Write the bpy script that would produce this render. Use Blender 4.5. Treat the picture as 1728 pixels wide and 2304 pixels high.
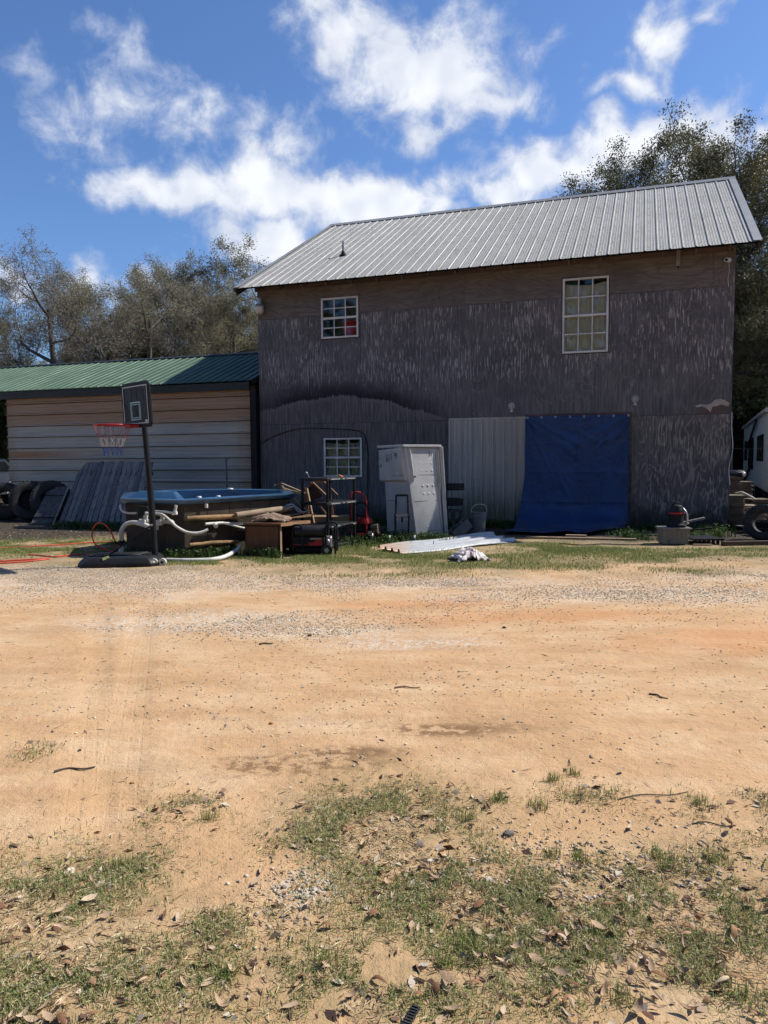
import bpy, bmesh, math, random
import numpy as np
from mathutils import Vector, Matrix, Quaternion
R = math.radians
for o in list(bpy.data.objects):
    bpy.data.objects.remove(o, do_unlink=True)
S = bpy.context.scene
C = S.collection
random.seed(7)
RNG = np.random.default_rng(11)

# ---------------------------------------------------------------- camera
cam_d = bpy.data.cameras.new('camera')
cam = bpy.data.objects.new('camera', cam_d)
C.objects.link(cam)
cam_d.sensor_fit = 'HORIZONTAL'; cam_d.sensor_width = 36.0; cam_d.lens = 35.0
cam_d.clip_start = 0.05; cam_d.clip_end = 2000.0
_p, _r = R(-4.059), R(-0.4234)
_f = Vector((0, math.cos(_p), math.sin(_p))); _x = Vector((1, 0, 0)); _y = _x.cross(_f)
_xr = _x * math.cos(_r) + _y * math.sin(_r); _yr = -_x * math.sin(_r) + _y * math.cos(_r)
cam.matrix_world = Matrix(((_xr.x, _yr.x, -_f.x, 0), (_xr.y, _yr.y, -_f.y, 0), (_xr.z, _yr.z, -_f.z, 1.45), (0, 0, 0, 1)))
S.camera = cam

# ---------------------------------------------------------------- world, sun, exposure
SUN = Vector((0.862, 0.244, 1.0)).normalized()
SUN_EL = math.asin(SUN.z); SUN_AZ = math.atan2(SUN.x, SUN.y)      # azimuth from +Y towards +X
S.view_settings.view_transform = 'Standard'; S.view_settings.look = 'None'
S.view_settings.exposure = 0.45; S.view_settings.gamma = 1.0
S.view_settings.use_curve_mapping = False

sd = bpy.data.lights.new('sun', 'SUN'); sd.energy = 5.0; sd.angle = R(0.55); sd.color = (1.0, 0.95, 0.86)
so = bpy.data.objects.new('sun', sd); C.objects.link(so)
so.rotation_euler = SUN.to_track_quat('Z', 'Y').to_euler()

W = bpy.data.worlds.new('World'); S.world = W; W.use_nodes = True
wt = W.node_tree; wt.nodes.clear()

class NT:
    """small helper for building node trees"""
    def __init__(s, tree): s.t = tree
    def n(s, kind, **kw):
        nd = s.t.nodes.new(kind)
        for k, v in kw.items(): setattr(nd, k, v)
        return nd
    def put(s, sock, v):
        if v is None: return
        if hasattr(v, 'is_output') or isinstance(v, bpy.types.NodeSocket): s.t.links.new(v, sock)
        else: sock.default_value = v
    def math(s, op, a, b=None, c=None, clamp=False):
        nd = s.n('ShaderNodeMath', operation=op, use_clamp=clamp)
        for i, v in enumerate((a, b, c)): s.put(nd.inputs[i], v)
        return nd.outputs[0]
    def vec(s, op, a, b=None, scale=None):
        nd = s.n('ShaderNodeVectorMath', operation=op)
        s.put(nd.inputs[0], a); s.put(nd.inputs[1], b)
        if scale is not None: s.put(nd.inputs['Scale'], scale)
        return nd.outputs['Value'] if op in ('LENGTH', 'DOT_PRODUCT', 'DISTANCE') else nd.outputs['Vector']
    def sep(s, v):
        nd = s.n('ShaderNodeSeparateXYZ'); s.put(nd.inputs[0], v); return nd.outputs
    def comb(s, x=0.0, y=0.0, z=0.0):
        nd = s.n('ShaderNodeCombineXYZ')
        for i, v in enumerate((x, y, z)): s.put(nd.inputs[i], v)
        return nd.outputs[0]
    def noise(s, v, scale, detail=4.0, rough=0.55, dist=0.0, col=False):
        nd = s.n('ShaderNodeTexNoise'); s.put(nd.inputs['Vector'], v); s.put(nd.inputs['Scale'], scale)
        nd.inputs['Detail'].default_value = detail; nd.inputs['Roughness'].default_value = rough
        nd.inputs['Distortion'].default_value = dist
        return nd.outputs['Color'] if col else nd.outputs[0]
    def voro(s, v, scale, feat='F1', out='Distance', rand=1.0):
        nd = s.n('ShaderNodeTexVoronoi', feature=feat); s.put(nd.inputs['Vector'], v); s.put(nd.inputs['Scale'], scale)
        nd.inputs['Randomness'].default_value = rand
        return nd.outputs[out]
    def step(s, v, a, b, lo=0.0, hi=1.0):
        nd = s.n('ShaderNodeMapRange', interpolation_type='SMOOTHSTEP')
        s.put(nd.inputs['Value'], v)
        for k, x in (('From Min', a), ('From Max', b), ('To Min', lo), ('To Max', hi)): s.put(nd.inputs[k], x)
        return nd.outputs[0]
    def lin(s, v, a, b, lo=0.0, hi=1.0, clamp=True):
        nd = s.n('ShaderNodeMapRange', clamp=clamp); s.put(nd.inputs['Value'], v)
        for k, x in (('From Min', a), ('From Max', b), ('To Min', lo), ('To Max', hi)): s.put(nd.inputs[k], x)
        return nd.outputs[0]
    def mix(s, fac, a, b, blend='MIX'):
        nd = s.n('ShaderNodeMix', data_type='RGBA', blend_type=blend)
        s.put(nd.inputs[0], fac)
        for i, v in ((6, a), (7, b)):
            if isinstance(v, tuple) and len(v) == 3: v = (*v, 1.0)
            s.put(nd.inputs[i], v)
        return nd.outputs[2]
    def coords(s, which='Object'):
        return s.n('ShaderNodeTexCoord').outputs[which]

k = NT(wt)
sky = k.n('ShaderNodeTexSky', sky_type='NISHITA')
sky.sun_disc = False; sky.sun_elevation = SUN_EL; sky.sun_rotation = SUN_AZ
sky.altitude = 50.0; sky.air_density = 1.0; sky.dust_density = 0.6; sky.ozone_density = 3.0
d = k.vec('NORMALIZE', k.coords('Generated'))
dx, dy, dz = k.sep(d)
az = k.math('ARCTAN2', dx, dy); el = k.math('ARCSINE', dz)
pos = k.comb(az, el, 0.0)
# cloud banks, placed by direction (azimuth, elevation, half widths, weight); more banks all round the horizon
BANKS = [(-0.341, 0.402, 0.075, 0.033, 0.52), (-0.308, 0.462, 0.055, 0.028, 0.40), (-0.246, 0.417, 0.055, 0.036, 0.56), (-0.355, 0.374, 0.036, 0.028, 0.45), (-0.22, 0.377, 0.034, 0.024, 0.4), (-0.408, 0.444, 0.029, 0.014, 0.25), (-0.265, 0.326, 0.077, 0.027, 1.0), (-0.149, 0.323, 0.115, 0.037, 1.2), (-0.023, 0.32, 0.11, 0.035, 1.2), (-0.125, 0.387, 0.055, 0.033, 0.62), (0.07, 0.311, 0.046, 0.02, 0.9), (-0.034, 0.355, 0.046, 0.029, 0.5), (-0.032, 0.493, 0.069, 0.045, 0.9), (0.059, 0.466, 0.102, 0.047, 1.0), (0.15, 0.426, 0.061, 0.022, 0.8), (0.059, 0.412, 0.023, 0.028, 0.6), (-0.077, 0.521, 0.045, 0.016, 0.6), (-0.09, 0.448, 0.034, 0.018, 0.45), (0.312, 0.435, 0.041, 0.015, 0.8), (0.352, 0.465, 0.025, 0.036, 0.8), (0.41, 0.489, 0.024, 0.014, 0.6), (0.303, 0.376, 0.077, 0.027, 1.3), (0.223, 0.35, 0.076, 0.031, 1.2), (0.162, 0.325, 0.067, 0.022, 1.0), (0.369, 0.381, 0.035, 0.027, 1.0), (0.385, 0.333, 0.058, 0.041, 1.2), (0.457, 0.35, 0.018, 0.022, 1.0), (0.463, 0.304, 0.027, 0.036, 1.0), (-0.456, 0.22, 0.038, 0.02, 0.8), (-0.3, 0.215, 0.11, 0.022, 0.5), (-0.139, 0.266, 0.092, 0.026, 1.0), (-0.383, 0.215, 0.03, 0.02, 0.6)]
_rb = random.Random(3)
for i in range(9):                                    # the same broken cloud goes on outside the view
    a = 0.75 + (2 * math.pi - 1.5) * (i + 0.5) / 9 + _rb.uniform(-.1, .1)
    if a > math.pi: a -= 2 * math.pi
    BANKS.append((a, _rb.uniform(.25, .7), _rb.uniform(.14, .22), _rb.uniform(.04, .08), _rb.uniform(.8, 1.2)))
w1 = k.noise(d, 7.0, 1.0, 0.55, col=True)
w2 = k.noise(d, 24.0, 1.0, 0.62, col=True)
warp = k.vec('ADD', k.vec('SCALE', k.vec('SUBTRACT', w1, (0.5, 0.5, 0.5)), scale=0.08),
             k.vec('SCALE', k.vec('SUBTRACT', w2, (0.5, 0.5, 0.5)), scale=0.06))
wpos = k.vec('MULTIPLY', k.vec('ADD', pos, warp), (1.0, 1.0, 0.0))
acc = None
for (a, e, ra, re, wgt) in BANKS:
    nd = k.n('ShaderNodeVectorMath', operation='MULTIPLY_ADD')
    k.put(nd.inputs[0], wpos); nd.inputs[1].default_value = (0.72 / ra, 0.72 / re, 0.0); nd.inputs[2].default_value = (-a * 0.72 / ra, -e * 0.72 / re, 0.0)
    b = k.math('MULTIPLY_ADD', k.vec('LENGTH', nd.outputs[0]), -wgt, 1.25 * wgt)
    acc = b if acc is None else k.math('SMOOTH_MAX', acc, b, 0.12)
fine = k.noise(d, 17.0, 8.0, 0.62, 0.25)
den = k.math('ADD', acc, k.math('MULTIPLY', k.math('SUBTRACT', fine, 0.5), 2.2))
cover = k.step(den, 0.10, 0.92)
cover = k.math('MULTIPLY', cover, k.step(el, 0.02, 0.12))
thick = k.step(den, 0.3, 1.25)
shade = k.step(k.sep(w2)[2], 0.35, 0.7)
ccol = k.mix(thick, (4.3, 4.9, 6.4), (8.6, 8.7, 8.8))
ccol = k.mix(k.math('MULTIPLY', shade, 0.45), ccol, (5.2, 5.6, 6.6))
skyc = k.mix(1.0, sky.outputs[0], (0.74, 0.93, 1.20), 'MULTIPLY')
final = k.mix(k.math('MULTIPLY', cover, 0.88), skyc, ccol)
bg = k.n('ShaderNodeBackground'); k.put(bg.inputs[0], final); bg.inputs[1].default_value = 0.092
wo = k.n('ShaderNodeOutputWorld'); wt.links.new(bg.outputs[0], wo.inputs[0])
W.cycles.sampling_method = 'MANUAL'; W.cycles.sample_map_resolution = 512

S.render.engine = 'CYCLES'
cy = S.cycles
cy.max_bounces = 5; cy.diffuse_bounces = 3; cy.glossy_bounces = 2; cy.transmission_bounces = 2; cy.transparent_max_bounces = 8
cy.use_adaptive_sampling = True; cy.adaptive_threshold = 0.028; cy.adaptive_min_samples = 12
cy.use_denoising = True; cy.denoiser = 'OPENIMAGEDENOISE'; cy.denoising_prefilter = 'ACCURATE'; cy.caustics_reflective = False; cy.caustics_refractive = False

# ---------------------------------------------------------------- helpers
def tag(o, label=None, cat=None, group=None, kind=None):
    if label: o['label'] = label
    if cat: o['category'] = cat
    if group: o['group'] = group
    if kind: o['kind'] = kind
    return o

def empty(name, loc=(0, 0, 0), rz=0.0, label=None, cat=None, group=None):
    o = bpy.data.objects.new(name, None); C.objects.link(o)
    o.empty_display_size = 0.1
    o.location = loc; o.rotation_euler = (0, 0, rz)
    return tag(o, label, cat, group)

def mesh_arrays(name, V, F, smooth=False):
    """mesh from numpy arrays: V (n,3), F (m,k)"""
    V = np.asarray(V, np.float32); F = np.asarray(F, np.int32)
    me = bpy.data.meshes.new(name)
    m, kk = F.shape
    me.vertices.add(len(V)); me.vertices.foreach_set('co', V.ravel())
    me.loops.add(m * kk); me.loops.foreach_set('vertex_index', F.ravel())
    me.polygons.add(m)
    me.polygons.foreach_set('loop_start', np.arange(0, m * kk, kk, dtype=np.int32))
    me.polygons.foreach_set('loop_total', np.full(m, kk, np.int32))
    if smooth: me.polygons.foreach_set('use_smooth', np.ones(m, bool))
    me.update(calc_edges=True)
    return me

def link(name, me, m=None, parent=None, loc=None, rot=None):
    o = bpy.data.objects.new(name, me); C.objects.link(o)
    if m is not None and not me.materials: me.materials.append(m)
    if parent is not None: o.parent = parent
    if loc is not None: o.location = loc
    if rot is not None: o.rotation_euler = rot
    return o

class MB:
    """collects simple solids and builds them as ONE mesh object"""
    def __init__(s): s.v = []; s.f = []
    def add(s, vs, fs):
        b = len(s.v); s.v += [tuple(p) for p in vs]; s.f += [tuple(b + i for i in f) for f in fs]; return s
    def box(s, c, size, rot=None):
        hx, hy, hz = (t / 2 for t in size)
        P = [Vector((x * hx, y * hy, z * hz)) for z in (-1, 1) for y in (-1, 1) for x in (-1, 1)]
        if rot is not None:
            M3 = rot if isinstance(rot, Matrix) else Matrix.Rotation(rot, 3, 'Z')
            P = [M3 @ p for p in P]
        P = [p + Vector(c) for p in P]
        return s.add(P, [(0, 2, 3, 1), (4, 5, 7, 6), (0, 1, 5, 4), (2, 6, 7, 3), (0, 4, 6, 2), (1, 3, 7, 5)])
    def bb(s, a, b):
        return s.box([(p + q) / 2 for p, q in zip(a, b)], [abs(q - p) for p, q in zip(a, b)])
    def bar(s, p, q, w, t=None, up=(0, 0, 1)):
        p, q = Vector(p), Vector(q); d = q - p; L = d.length
        if L < 1e-6: return s
        d /= L; u = Vector(up)
        if abs(d.dot(u)) > .98: u = Vector((0, 1, 0))
        x = d.cross(u).normalized(); z = x.cross(d)
        M3 = Matrix((x, d, z)).transposed()
        return s.box((p + q) / 2, (w, L, t if t else w), M3)
    def tube(s, path, r, seg=8, caps=True, closed=False):
        P = [Vector(p) for p in path]; n = len(P)
        rr = list(r) if hasattr(r, '__len__') else [r] * n
        T = []
        for i in range(n):
            if closed: t = P[(i + 1) % n] - P[i - 1]
            else: t = P[min(i + 1, n - 1)] - P[max(i - 1, 0)]
            T.append(t.normalized() if t.length > 1e-9 else Vector((0, 0, 1)))
        ref = Vector((0, 0, 1)) if abs(T[0].z) < .9 else Vector((1, 0, 0))
        x = T[0].cross(ref).normalized(); vs = []
        for i in range(n):
            if i:
                x = (x - T[i] * x.dot(T[i]))
                x = x.normalized() if x.length > 1e-6 else T[i].orthogonal().normalized()
            y = T[i].cross(x)
            for j in range(seg):
                a = 2 * math.pi * j / seg
                vs.append(P[i] + (x * math.cos(a) + y * math.sin(a)) * rr[i])
        fs = []
        m = n if closed else n - 1
        for i in range(m):
            i2 = (i + 1) % n
            for j in range(seg):
                j2 = (j + 1) % seg
                fs.append((i * seg + j, i * seg + j2, i2 * seg + j2, i2 * seg + j))
        if caps and not closed:
            fs.append(tuple(range(seg))[::-1]); fs.append(tuple((n - 1) * seg + j for j in range(seg)))
        return s.add(vs, fs)
    def cyl(s, p, q, r, seg=12, r2=None):
        return s.tube([p, q], [r, r if r2 is None else r2], seg)
    def lathe(s, prof, c=(0, 0, 0), seg=24, rot=None, closed=False):
        n = len(prof); vs = []
        for (r, z) in prof:
            for j in range(seg):
                a = 2 * math.pi * j / seg
                p = Vector((r * math.cos(a), r * math.sin(a), z))
                if rot is not None: p = rot @ p
                vs.append(p + Vector(c))
        fs = []
        for i in range(n if closed else n - 1):
            i2 = (i + 1) % n
            for j in range(seg):
                j2 = (j + 1) % seg
                fs.append((i * seg + j, i * seg + j2, i2 * seg + j2, i2 * seg + j))
        if not closed:
            if prof[0][0] > 1e-5: fs.append(tuple(range(seg))[::-1])
            if prof[-1][0] > 1e-5: fs.append(tuple((n - 1) * seg + j for j in range(seg)))
        return s.add(vs, fs)
    def prism(s, poly, z0, z1, top=None):
        n = len(poly); top = top or poly
        vs = [(x, y, z0) for x, y in poly] + [(x, y, z1) for x, y in top]
        return s.add(vs, [tuple(range(n))[::-1], tuple(range(n, 2 * n))] + [(i, (i + 1) % n, n + (i + 1) % n, n + i) for i in range(n)])
    def loft(s, rings, cap0=True, cap1=True):
        n = len(rings[0]); vs = [p for r in rings for p in r]; fs = []
        for i in range(len(rings) - 1):
            for j in range(n):
                j2 = (j + 1) % n
                fs.append((i * n + j, i * n + j2, (i + 1) * n + j2, (i + 1) * n + j))
        if cap0: fs.append(tuple(range(n))[::-1])
        if cap1: fs.append(tuple((len(rings) - 1) * n + j for j in range(n)))
        return s.add(vs, fs)
    def mesh(s, name, smooth=False, bevel=0.0, bseg=1):
        me = bpy.data.meshes.new(name); me.from_pydata([tuple(p) for p in s.v], [], s.f)
        bm = bmesh.new(); bm.from_mesh(me)
        bmesh.ops.recalc_face_normals(bm, faces=bm.faces)
        if bevel:
            ed = [e for e in bm.edges if len(e.link_faces) == 2 and e.calc_face_angle(0) > R(30)]
            bmesh.ops.bevel(bm, geom=ed, offset=bevel, segments=bseg, affect='EDGES', profile=.6, clamp_overlap=True)
        bm.to_mesh(me); bm.free()
        if smooth:
            me.polygons.foreach_set('use_smooth', np.ones(len(me.polygons), bool))
            if smooth != 'all':
                me.set_sharp_from_angle(angle=R(smooth if not isinstance(smooth, bool) else 40))
        me.update()
        return me
    def build(s, name, m, parent=None, smooth=False, bevel=0.0, bseg=1):
        return link(name, s.mesh(name, smooth, bevel, bseg), m, parent)

def arc(c, r, a0, a1, n, plane='xz'):
    out = []
    for i in range(n + 1):
        a = a0 + (a1 - a0) * i / n
        ca, sa = r * math.cos(a), r * math.sin(a)
        out.append((c[0] + ca, c[1], c[2] + sa) if plane == 'xz' else ((c[0] + ca, c[1] + sa, c[2]) if plane == 'xy' else (c[0], c[1] + ca, c[2] + sa)))
    return out

def spline(pts, n=8):
    """Catmull-Rom through the points"""
    P = [Vector(p) for p in pts]; out = []
    for i in range(len(P) - 1):
        a = P[max(i - 1, 0)]; b = P[i]; c = P[i + 1]; d_ = P[min(i + 2, len(P) - 1)]
        for j in range(n):
            t = j / n
            out.append(0.5 * ((2 * b) + (c - a) * t + (2 * a - 5 * b + 4 * c - d_) * t * t + (3 * b - a - 3 * c + d_) * t ** 3))
    out.append(P[-1]); return out

def rect_minus(outer, holes):
    x0, x1, y0, y1 = outer
    xs = sorted({x0, x1, *[min(max(h[i], x0), x1) for h in holes for i in (0, 1)]})
    ys = sorted({y0, y1, *[min(max(h[i], y0), y1) for h in holes for i in (2, 3)]})
    out = []
    for a, b in zip(xs, xs[1:]):
        for c, d_ in zip(ys, ys[1:]):
            mx, my = (a + b) / 2, (c + d_) / 2
            if not any(h[0] < mx < h[1] and h[2] < my < h[3] for h in holes): out.append((a, b, c, d_))
    return out

def vnoise(x, y, seed=0):
    """smooth value noise on arrays"""
    xi = np.floor(x).astype(np.int64); yi = np.floor(y).astype(np.int64); fx = x - xi; fy = y - yi
    def h(a, b):
        n_ = (a * 374761393 + b * 668265263 + seed * 974634) & 0x7fffffff
        n_ = ((n_ ^ (n_ >> 13)) * 1274126177) & 0x7fffffff
        return ((n_ ^ (n_ >> 16)) & 0xffff) / 65535.0
    sx = fx * fx * (3 - 2 * fx); sy = fy * fy * (3 - 2 * fy)
    return (h(xi, yi) * (1 - sx) + h(xi + 1, yi) * sx) * (1 - sy) + (h(xi, yi + 1) * (1 - sx) + h(xi + 1, yi + 1) * sx) * sy
def fbm(x, y, oct=4, seed=0):
    t = 0; a = .5; tot = 0
    for i in range(oct):
        t = t + a * vnoise(x * 2 ** i, y * 2 ** i, seed + i * 17); tot += a; a *= .5
    return t / tot

# ---------------------------------------------------------------- materials
MATS = {}
def new_mat(name):
    m = bpy.data.materials.new(name); m.use_nodes = True; t = m.node_tree; t.nodes.clear()
    kk = NT(t); b = kk.n('ShaderNodeBsdfPrincipled'); o = kk.n('ShaderNodeOutputMaterial')
    t.links.new(b.outputs[0], o.inputs[0]); MATS[name] = m
    return m, kk, b
def bump(kk, b, h, strength=0.3, dist=0.01):
    n_ = kk.n('ShaderNodeBump'); n_.inputs['Strength'].default_value = strength; n_.inputs['Distance'].default_value = dist
    kk.put(n_.inputs['Height'], h); kk.t.links.new(n_.outputs[0], b.inputs['Normal'])
def mat(name, c, c2=None, rough=.6, metal=0.0, scale=6.0, bs=40.0, bst=.15, stretch=(1, 1, 1), dirt=None, dscale=2.5, damt=.5, spec=.3, rvar=.15):
    """general worn material: two tones mixed by noise, dirt patches, fine relief"""
    if name in MATS: return MATS[name]
    m, kk, b = new_mat(name)
    c2 = c2 or tuple(x * .72 for x in c)
    inf = kk.n('ShaderNodeObjectInfo')
    p = kk.vec('ADD', kk.vec('MULTIPLY', kk.coords(), stretch), kk.vec('SCALE', (7.3, 3.1, 5.7), scale=inf.outputs['Random']))
    n1 = kk.noise(p, scale, 6, .6)
    col = kk.mix(kk.step(n1, .3, .7), c, c2)
    if dirt:
        n2 = kk.noise(kk.vec('ADD', p, (4.2, 1.7, 9.1)), dscale, 7, .65)
        col = kk.mix(kk.math('MULTIPLY', kk.step(n2, .46, .68), damt), col, dirt)
    kk.put(b.inputs['Base Color'], col)
    n3 = kk.noise(p, bs, 4, .6)
    kk.put(b.inputs['Roughness'], kk.lin(n3, .3, .7, max(.04, rough - rvar), min(1, rough + rvar)))
    b.inputs['Metallic'].default_value = metal; b.inputs['Specular IOR Level'].default_value = spec
    if bst: bump(kk, b, n3, bst, .006)
    return m

# ================================================================ GROUND
def ground_z(x, y):
    x = np.asarray(x, float); y = np.asarray(y, float)
    near = np.clip((14 - y) / 6, 0, 1)
    z = (fbm(x * .55 + 9, y * .8 + 3, 3, 5) - .5) * .05 * near
    z += (fbm(x * 4 + 1, y * 4 + 7, 3, 9) - .5) * .016 * np.clip((9 - y) / 5, .15, 1)
    z += (fbm(x * 17, y * 17, 2, 21) - .5) * .008 * np.clip((7 - y) / 4, .0, 1)
    z += (fbm(x * 1.3 + 2, y * 6.5, 3, 77) - .5) * .022 * np.clip((y - 3.2) / 1.2, 0, 1) * np.clip((9.5 - y) / 2, 0, 1)      # ridges left by turning wheels
    for b0, b1, wd in ((.25, .29, .11), (.12, .37, .10)):      # shallow wheel ruts
        d_ = x + b0 + b1 * y
        z -= .009 * np.exp(-(d_ / wd) ** 4) * np.clip((8.3 - y) / 1.2, 0, 1) * np.clip((y - 2.2) / .6, 0, 1)
    return z

def grid_lines(*segs):
    out = []
    for a, b, st in segs: out += list(np.arange(a, b - 1e-6, st))
    out.append(segs[-1][1]); return np.array(out)
gx = grid_lines((-320, -40, 40), (-40, -12, 4), (-12, -4, .25), (-4, 4, .025), (4, 12, .25), (12, 40, 4), (40, 320, 40))
gy = grid_lines((-120, -20, 20), (-20, 0, 2), (0, 1.5, .1), (1.5, 4.2, .018), (4.2, 8, .045), (8, 14, .12), (14, 24, .8), (24, 60, 4), (60, 500, 40))
GX, GY = np.meshgrid(gx, gy)
GZ = ground_z(GX, GY)
nx, ny = len(gx), len(gy)
idx = np.arange(nx * ny).reshape(ny, nx)
GF = np.stack([idx[:-1, :-1], idx[:-1, 1:], idx[1:, 1:], idx[1:, :-1]], -1).reshape(-1, 4)
gm = mesh_arrays('ground', np.stack([GX, GY, GZ], -1).reshape(-1, 3), GF, True)


# ground cover masks, kept per vertex (soil kinds and darker ground)
gwob = (fbm(GX * 2.6, GY * 2.6, 4, 41) - .5) * 2.0
def gblob(cx, cy, rx, ry, soft=.9):
    L = np.hypot((GX - cx) / rx, (GY - cy) / ry) + gwob * .5
    t = np.clip((1.0 + soft * .5 - L) / (soft * 1.2), 0, 1); return t * t * (3 - 2 * t)
def gmax(L): return np.maximum.reduce([gblob(*q) for q in L])
g_clay = gmax([(1.3, 6.75, 1.5, .32), (2.9, 5.8, 1.1, .4), (.4, 7.4, .8, .25), (4.6, 6.1, 1.6, .5), (-5, 5, 1.5, .6)])
g_damp = gmax([(-.45, 3.48, .42, .13), (-.2, 3.6, .3, .08), (.3, 3.9, .5, .1), (1.3, 8.85, .35, .12)])
THATCH = [(-1.05, 2.25, .5, .55), (.0, 2.9, .5, .5), (.6, 2.15, .75, .45), (1.1, 2.2, .5, .6), (-.6, 1.95, .7, .3), (.1, 1.8, .6, .3), (-2.2, 2.2, 1, .6), (2.2, 2.3, 1, .7), (0, .8, 4, .8)]
g_thatch = gmax(THATCH)
g_gravel = gmax([(-3.4, 8.9, 3.2, 1.1), (.4, 8.6, 2.2, .5), (-1.6, 6.6, 1.3, .5), (-.5, 6.2, .8, .3), (2.9, 7.9, 2.2, .5), (-.27, 2.45, .12, .1), (5, 9, 2, .6), (.2, 5.8, .7, .2)])
g_verge = np.clip((GY + gwob * 1.6 - 8.9) / 1.7, 0, 1)
g_dark = np.maximum(np.clip((1.15 - np.hypot((GX + 7.4) / 3.6, (GY - 15.9) / 2.3) - gwob * .3) / .3, 0, 1), np.clip(((GX + 2.894) * .3176 + (GY - 17.785) * .9483 + 2.9 + gwob * .5) / .9, 0, 1))  # darker ground before the shed and along the barn front
for nm, chans in (('soil_a', (g_clay, g_thatch, g_gravel, g_damp)), ('soil_b', (g_verge, g_dark, fbm(GX * 2.2 + 4, GY * 4.5, 6, 88), g_dark * 0 + 1))):
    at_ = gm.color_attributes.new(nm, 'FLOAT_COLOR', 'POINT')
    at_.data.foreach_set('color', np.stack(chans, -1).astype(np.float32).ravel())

m, kk, b = new_mat('sandy_dirt')
P = kk.coords(); X, Y, Z = kk.sep(P)
P2 = kk.comb(X, Y, 0.0)
def attr(nm):
    a_ = kk.n('ShaderNodeAttribute', attribute_name=nm)
    q_ = kk.n('ShaderNodeSeparateColor'); kk.t.links.new(a_.outputs['Color'], q_.inputs[0])
    return q_.outputs[0], q_.outputs[1], q_.outputs[2], a_.outputs['Alpha']
clay, thatch, gv, damp = attr('soil_a'); verge, dark_gr, mott, _v = attr('soil_b')
mid = kk.noise(P2, 1.7, 5, .62); fin = kk.noise(P2, 16, 4, .66); grit = kk.noise(P2, 130, 2, .7)
sx = kk.noise(kk.comb(kk.math('MULTIPLY', X, .5), kk.math('MULTIPLY', Y, 2.4), 0.0), 1.6, 4, .62)      # drag streaks across the drive
col = kk.mix(kk.step(mid, .42, .72), (.458, .286, .152), (.505, .345, .205))
col = kk.mix(kk.step(sx, .46, .70, 0, .6), col, (.37, .225, .115))
col = kk.mix(kk.step(fin, .52, .72, 0, .4), col, (.36, .235, .12))
col = kk.mix(kk.step(mott, .50, .70, 0, .36), col, (.37, .225, .115))
col = kk.mix(kk.step(mott, .46, .30, 0, .32), col, (.53, .39, .25))
col = kk.mix(kk.math('MULTIPLY', clay, .45), col, (.46, .20, .075))
col = kk.mix(kk.math('MULTIPLY', damp, kk.step(kk.math('ADD', fin, kk.math('MULTIPLY', mott, .4)), .62, .76, .12, .95)), col, (.19, .11, .055))
col = kk.mix(kk.math('MULTIPLY', thatch, kk.step(fin, .3, .62, .15, .62)), col, (.235, .185, .095))
vn = kk.n('ShaderNodeTexVoronoi'); kk.put(vn.inputs['Vector'], P2); vn.inputs['Scale'].default_value = 55
vr = kk.sep(vn.outputs['Color'])[0]
gmask = kk.math('MULTIPLY', gv, kk.step(kk.math('ADD', vr, kk.math('MULTIPLY', fin, .6)), .72, .95))
col = kk.mix(kk.math('MULTIPLY', gmask, .8), col, kk.mix(vr, (.20, .185, .17), (.56, .50, .42)))
col = kk.mix(kk.math('MULTIPLY', verge, kk.step(fin, .28, .58, .45, .95)), col, kk.mix(kk.step(mid, .38, .66), (.17, .145, .075), (.30, .225, .13)))
col = kk.mix(dark_gr, col, kk.mix(kk.step(fin, .4, .65), (.026, .020, .016), (.075, .060, .045)))
col = kk.mix(kk.step(grit, .58, .78, 0, .45), col, (.22, .15, .085))
col = kk.mix(kk.step(grit, .42, .25, 0, .35), col, (.60, .45, .28))
def track(b0, b1, y0, y1):                               # tread pressed into the sand
    dl = kk.math('ADD', kk.math('ADD', X, b0), kk.math('MULTIPLY', Y, b1))
    m_ = kk.math('MULTIPLY', kk.step(kk.math('ABSOLUTE', dl), .125, .10), kk.math('MULTIPLY', kk.step(Y, y0, y0 + .7), kk.step(Y, y1, y1 - 1.6)))
    g1 = kk.step(kk.math('SINE', kk.math('MULTIPLY', dl, 105)), .55, .9)
    g2 = kk.step(kk.math('SINE', kk.math('ADD', kk.math('MULTIPLY', Y, 165), kk.math('MULTIPLY', dl, 40))), .6, .95)
    return kk.math('MULTIPLY', m_, kk.math('MAXIMUM', g1, kk.math('MULTIPLY', g2, .8)))
tr = kk.math('MAXIMUM', track(.25, .29, 2.3, 8.4), track(.12, .37, 2.4, 5.2))
kk.put(b.inputs['Base Color'], col)
b.inputs['Roughness'].default_value = .95; b.inputs['Specular IOR Level'].default_value = .15
h = kk.math('ADD', kk.math('ADD', kk.math('MULTIPLY', fin, .9), kk.math('MULTIPLY', sx, 1.3)), kk.math('MULTIPLY', grit, .28))
h = kk.math('SUBTRACT', h, kk.math('MULTIPLY', kk.math('MULTIPLY', tr, kk.step(fin, .44, .62)), .17))
bump(kk, b, h, .75, .022)
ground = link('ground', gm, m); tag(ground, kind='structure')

# ================================================================ BARN
BA = Vector((-2.894, 17.785, 0)); PSI = R(18.516); BW = 10.139
UX = Vector((math.cos(PSI), -math.sin(PSI), 0)); NX = Vector((math.sin(PSI), math.cos(PSI), 0))
def wl(u, n_=0.0, z=0.0): return BA + UX * u + NX * n_ + Vector((0, 0, z))       # barn-local to world

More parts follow.
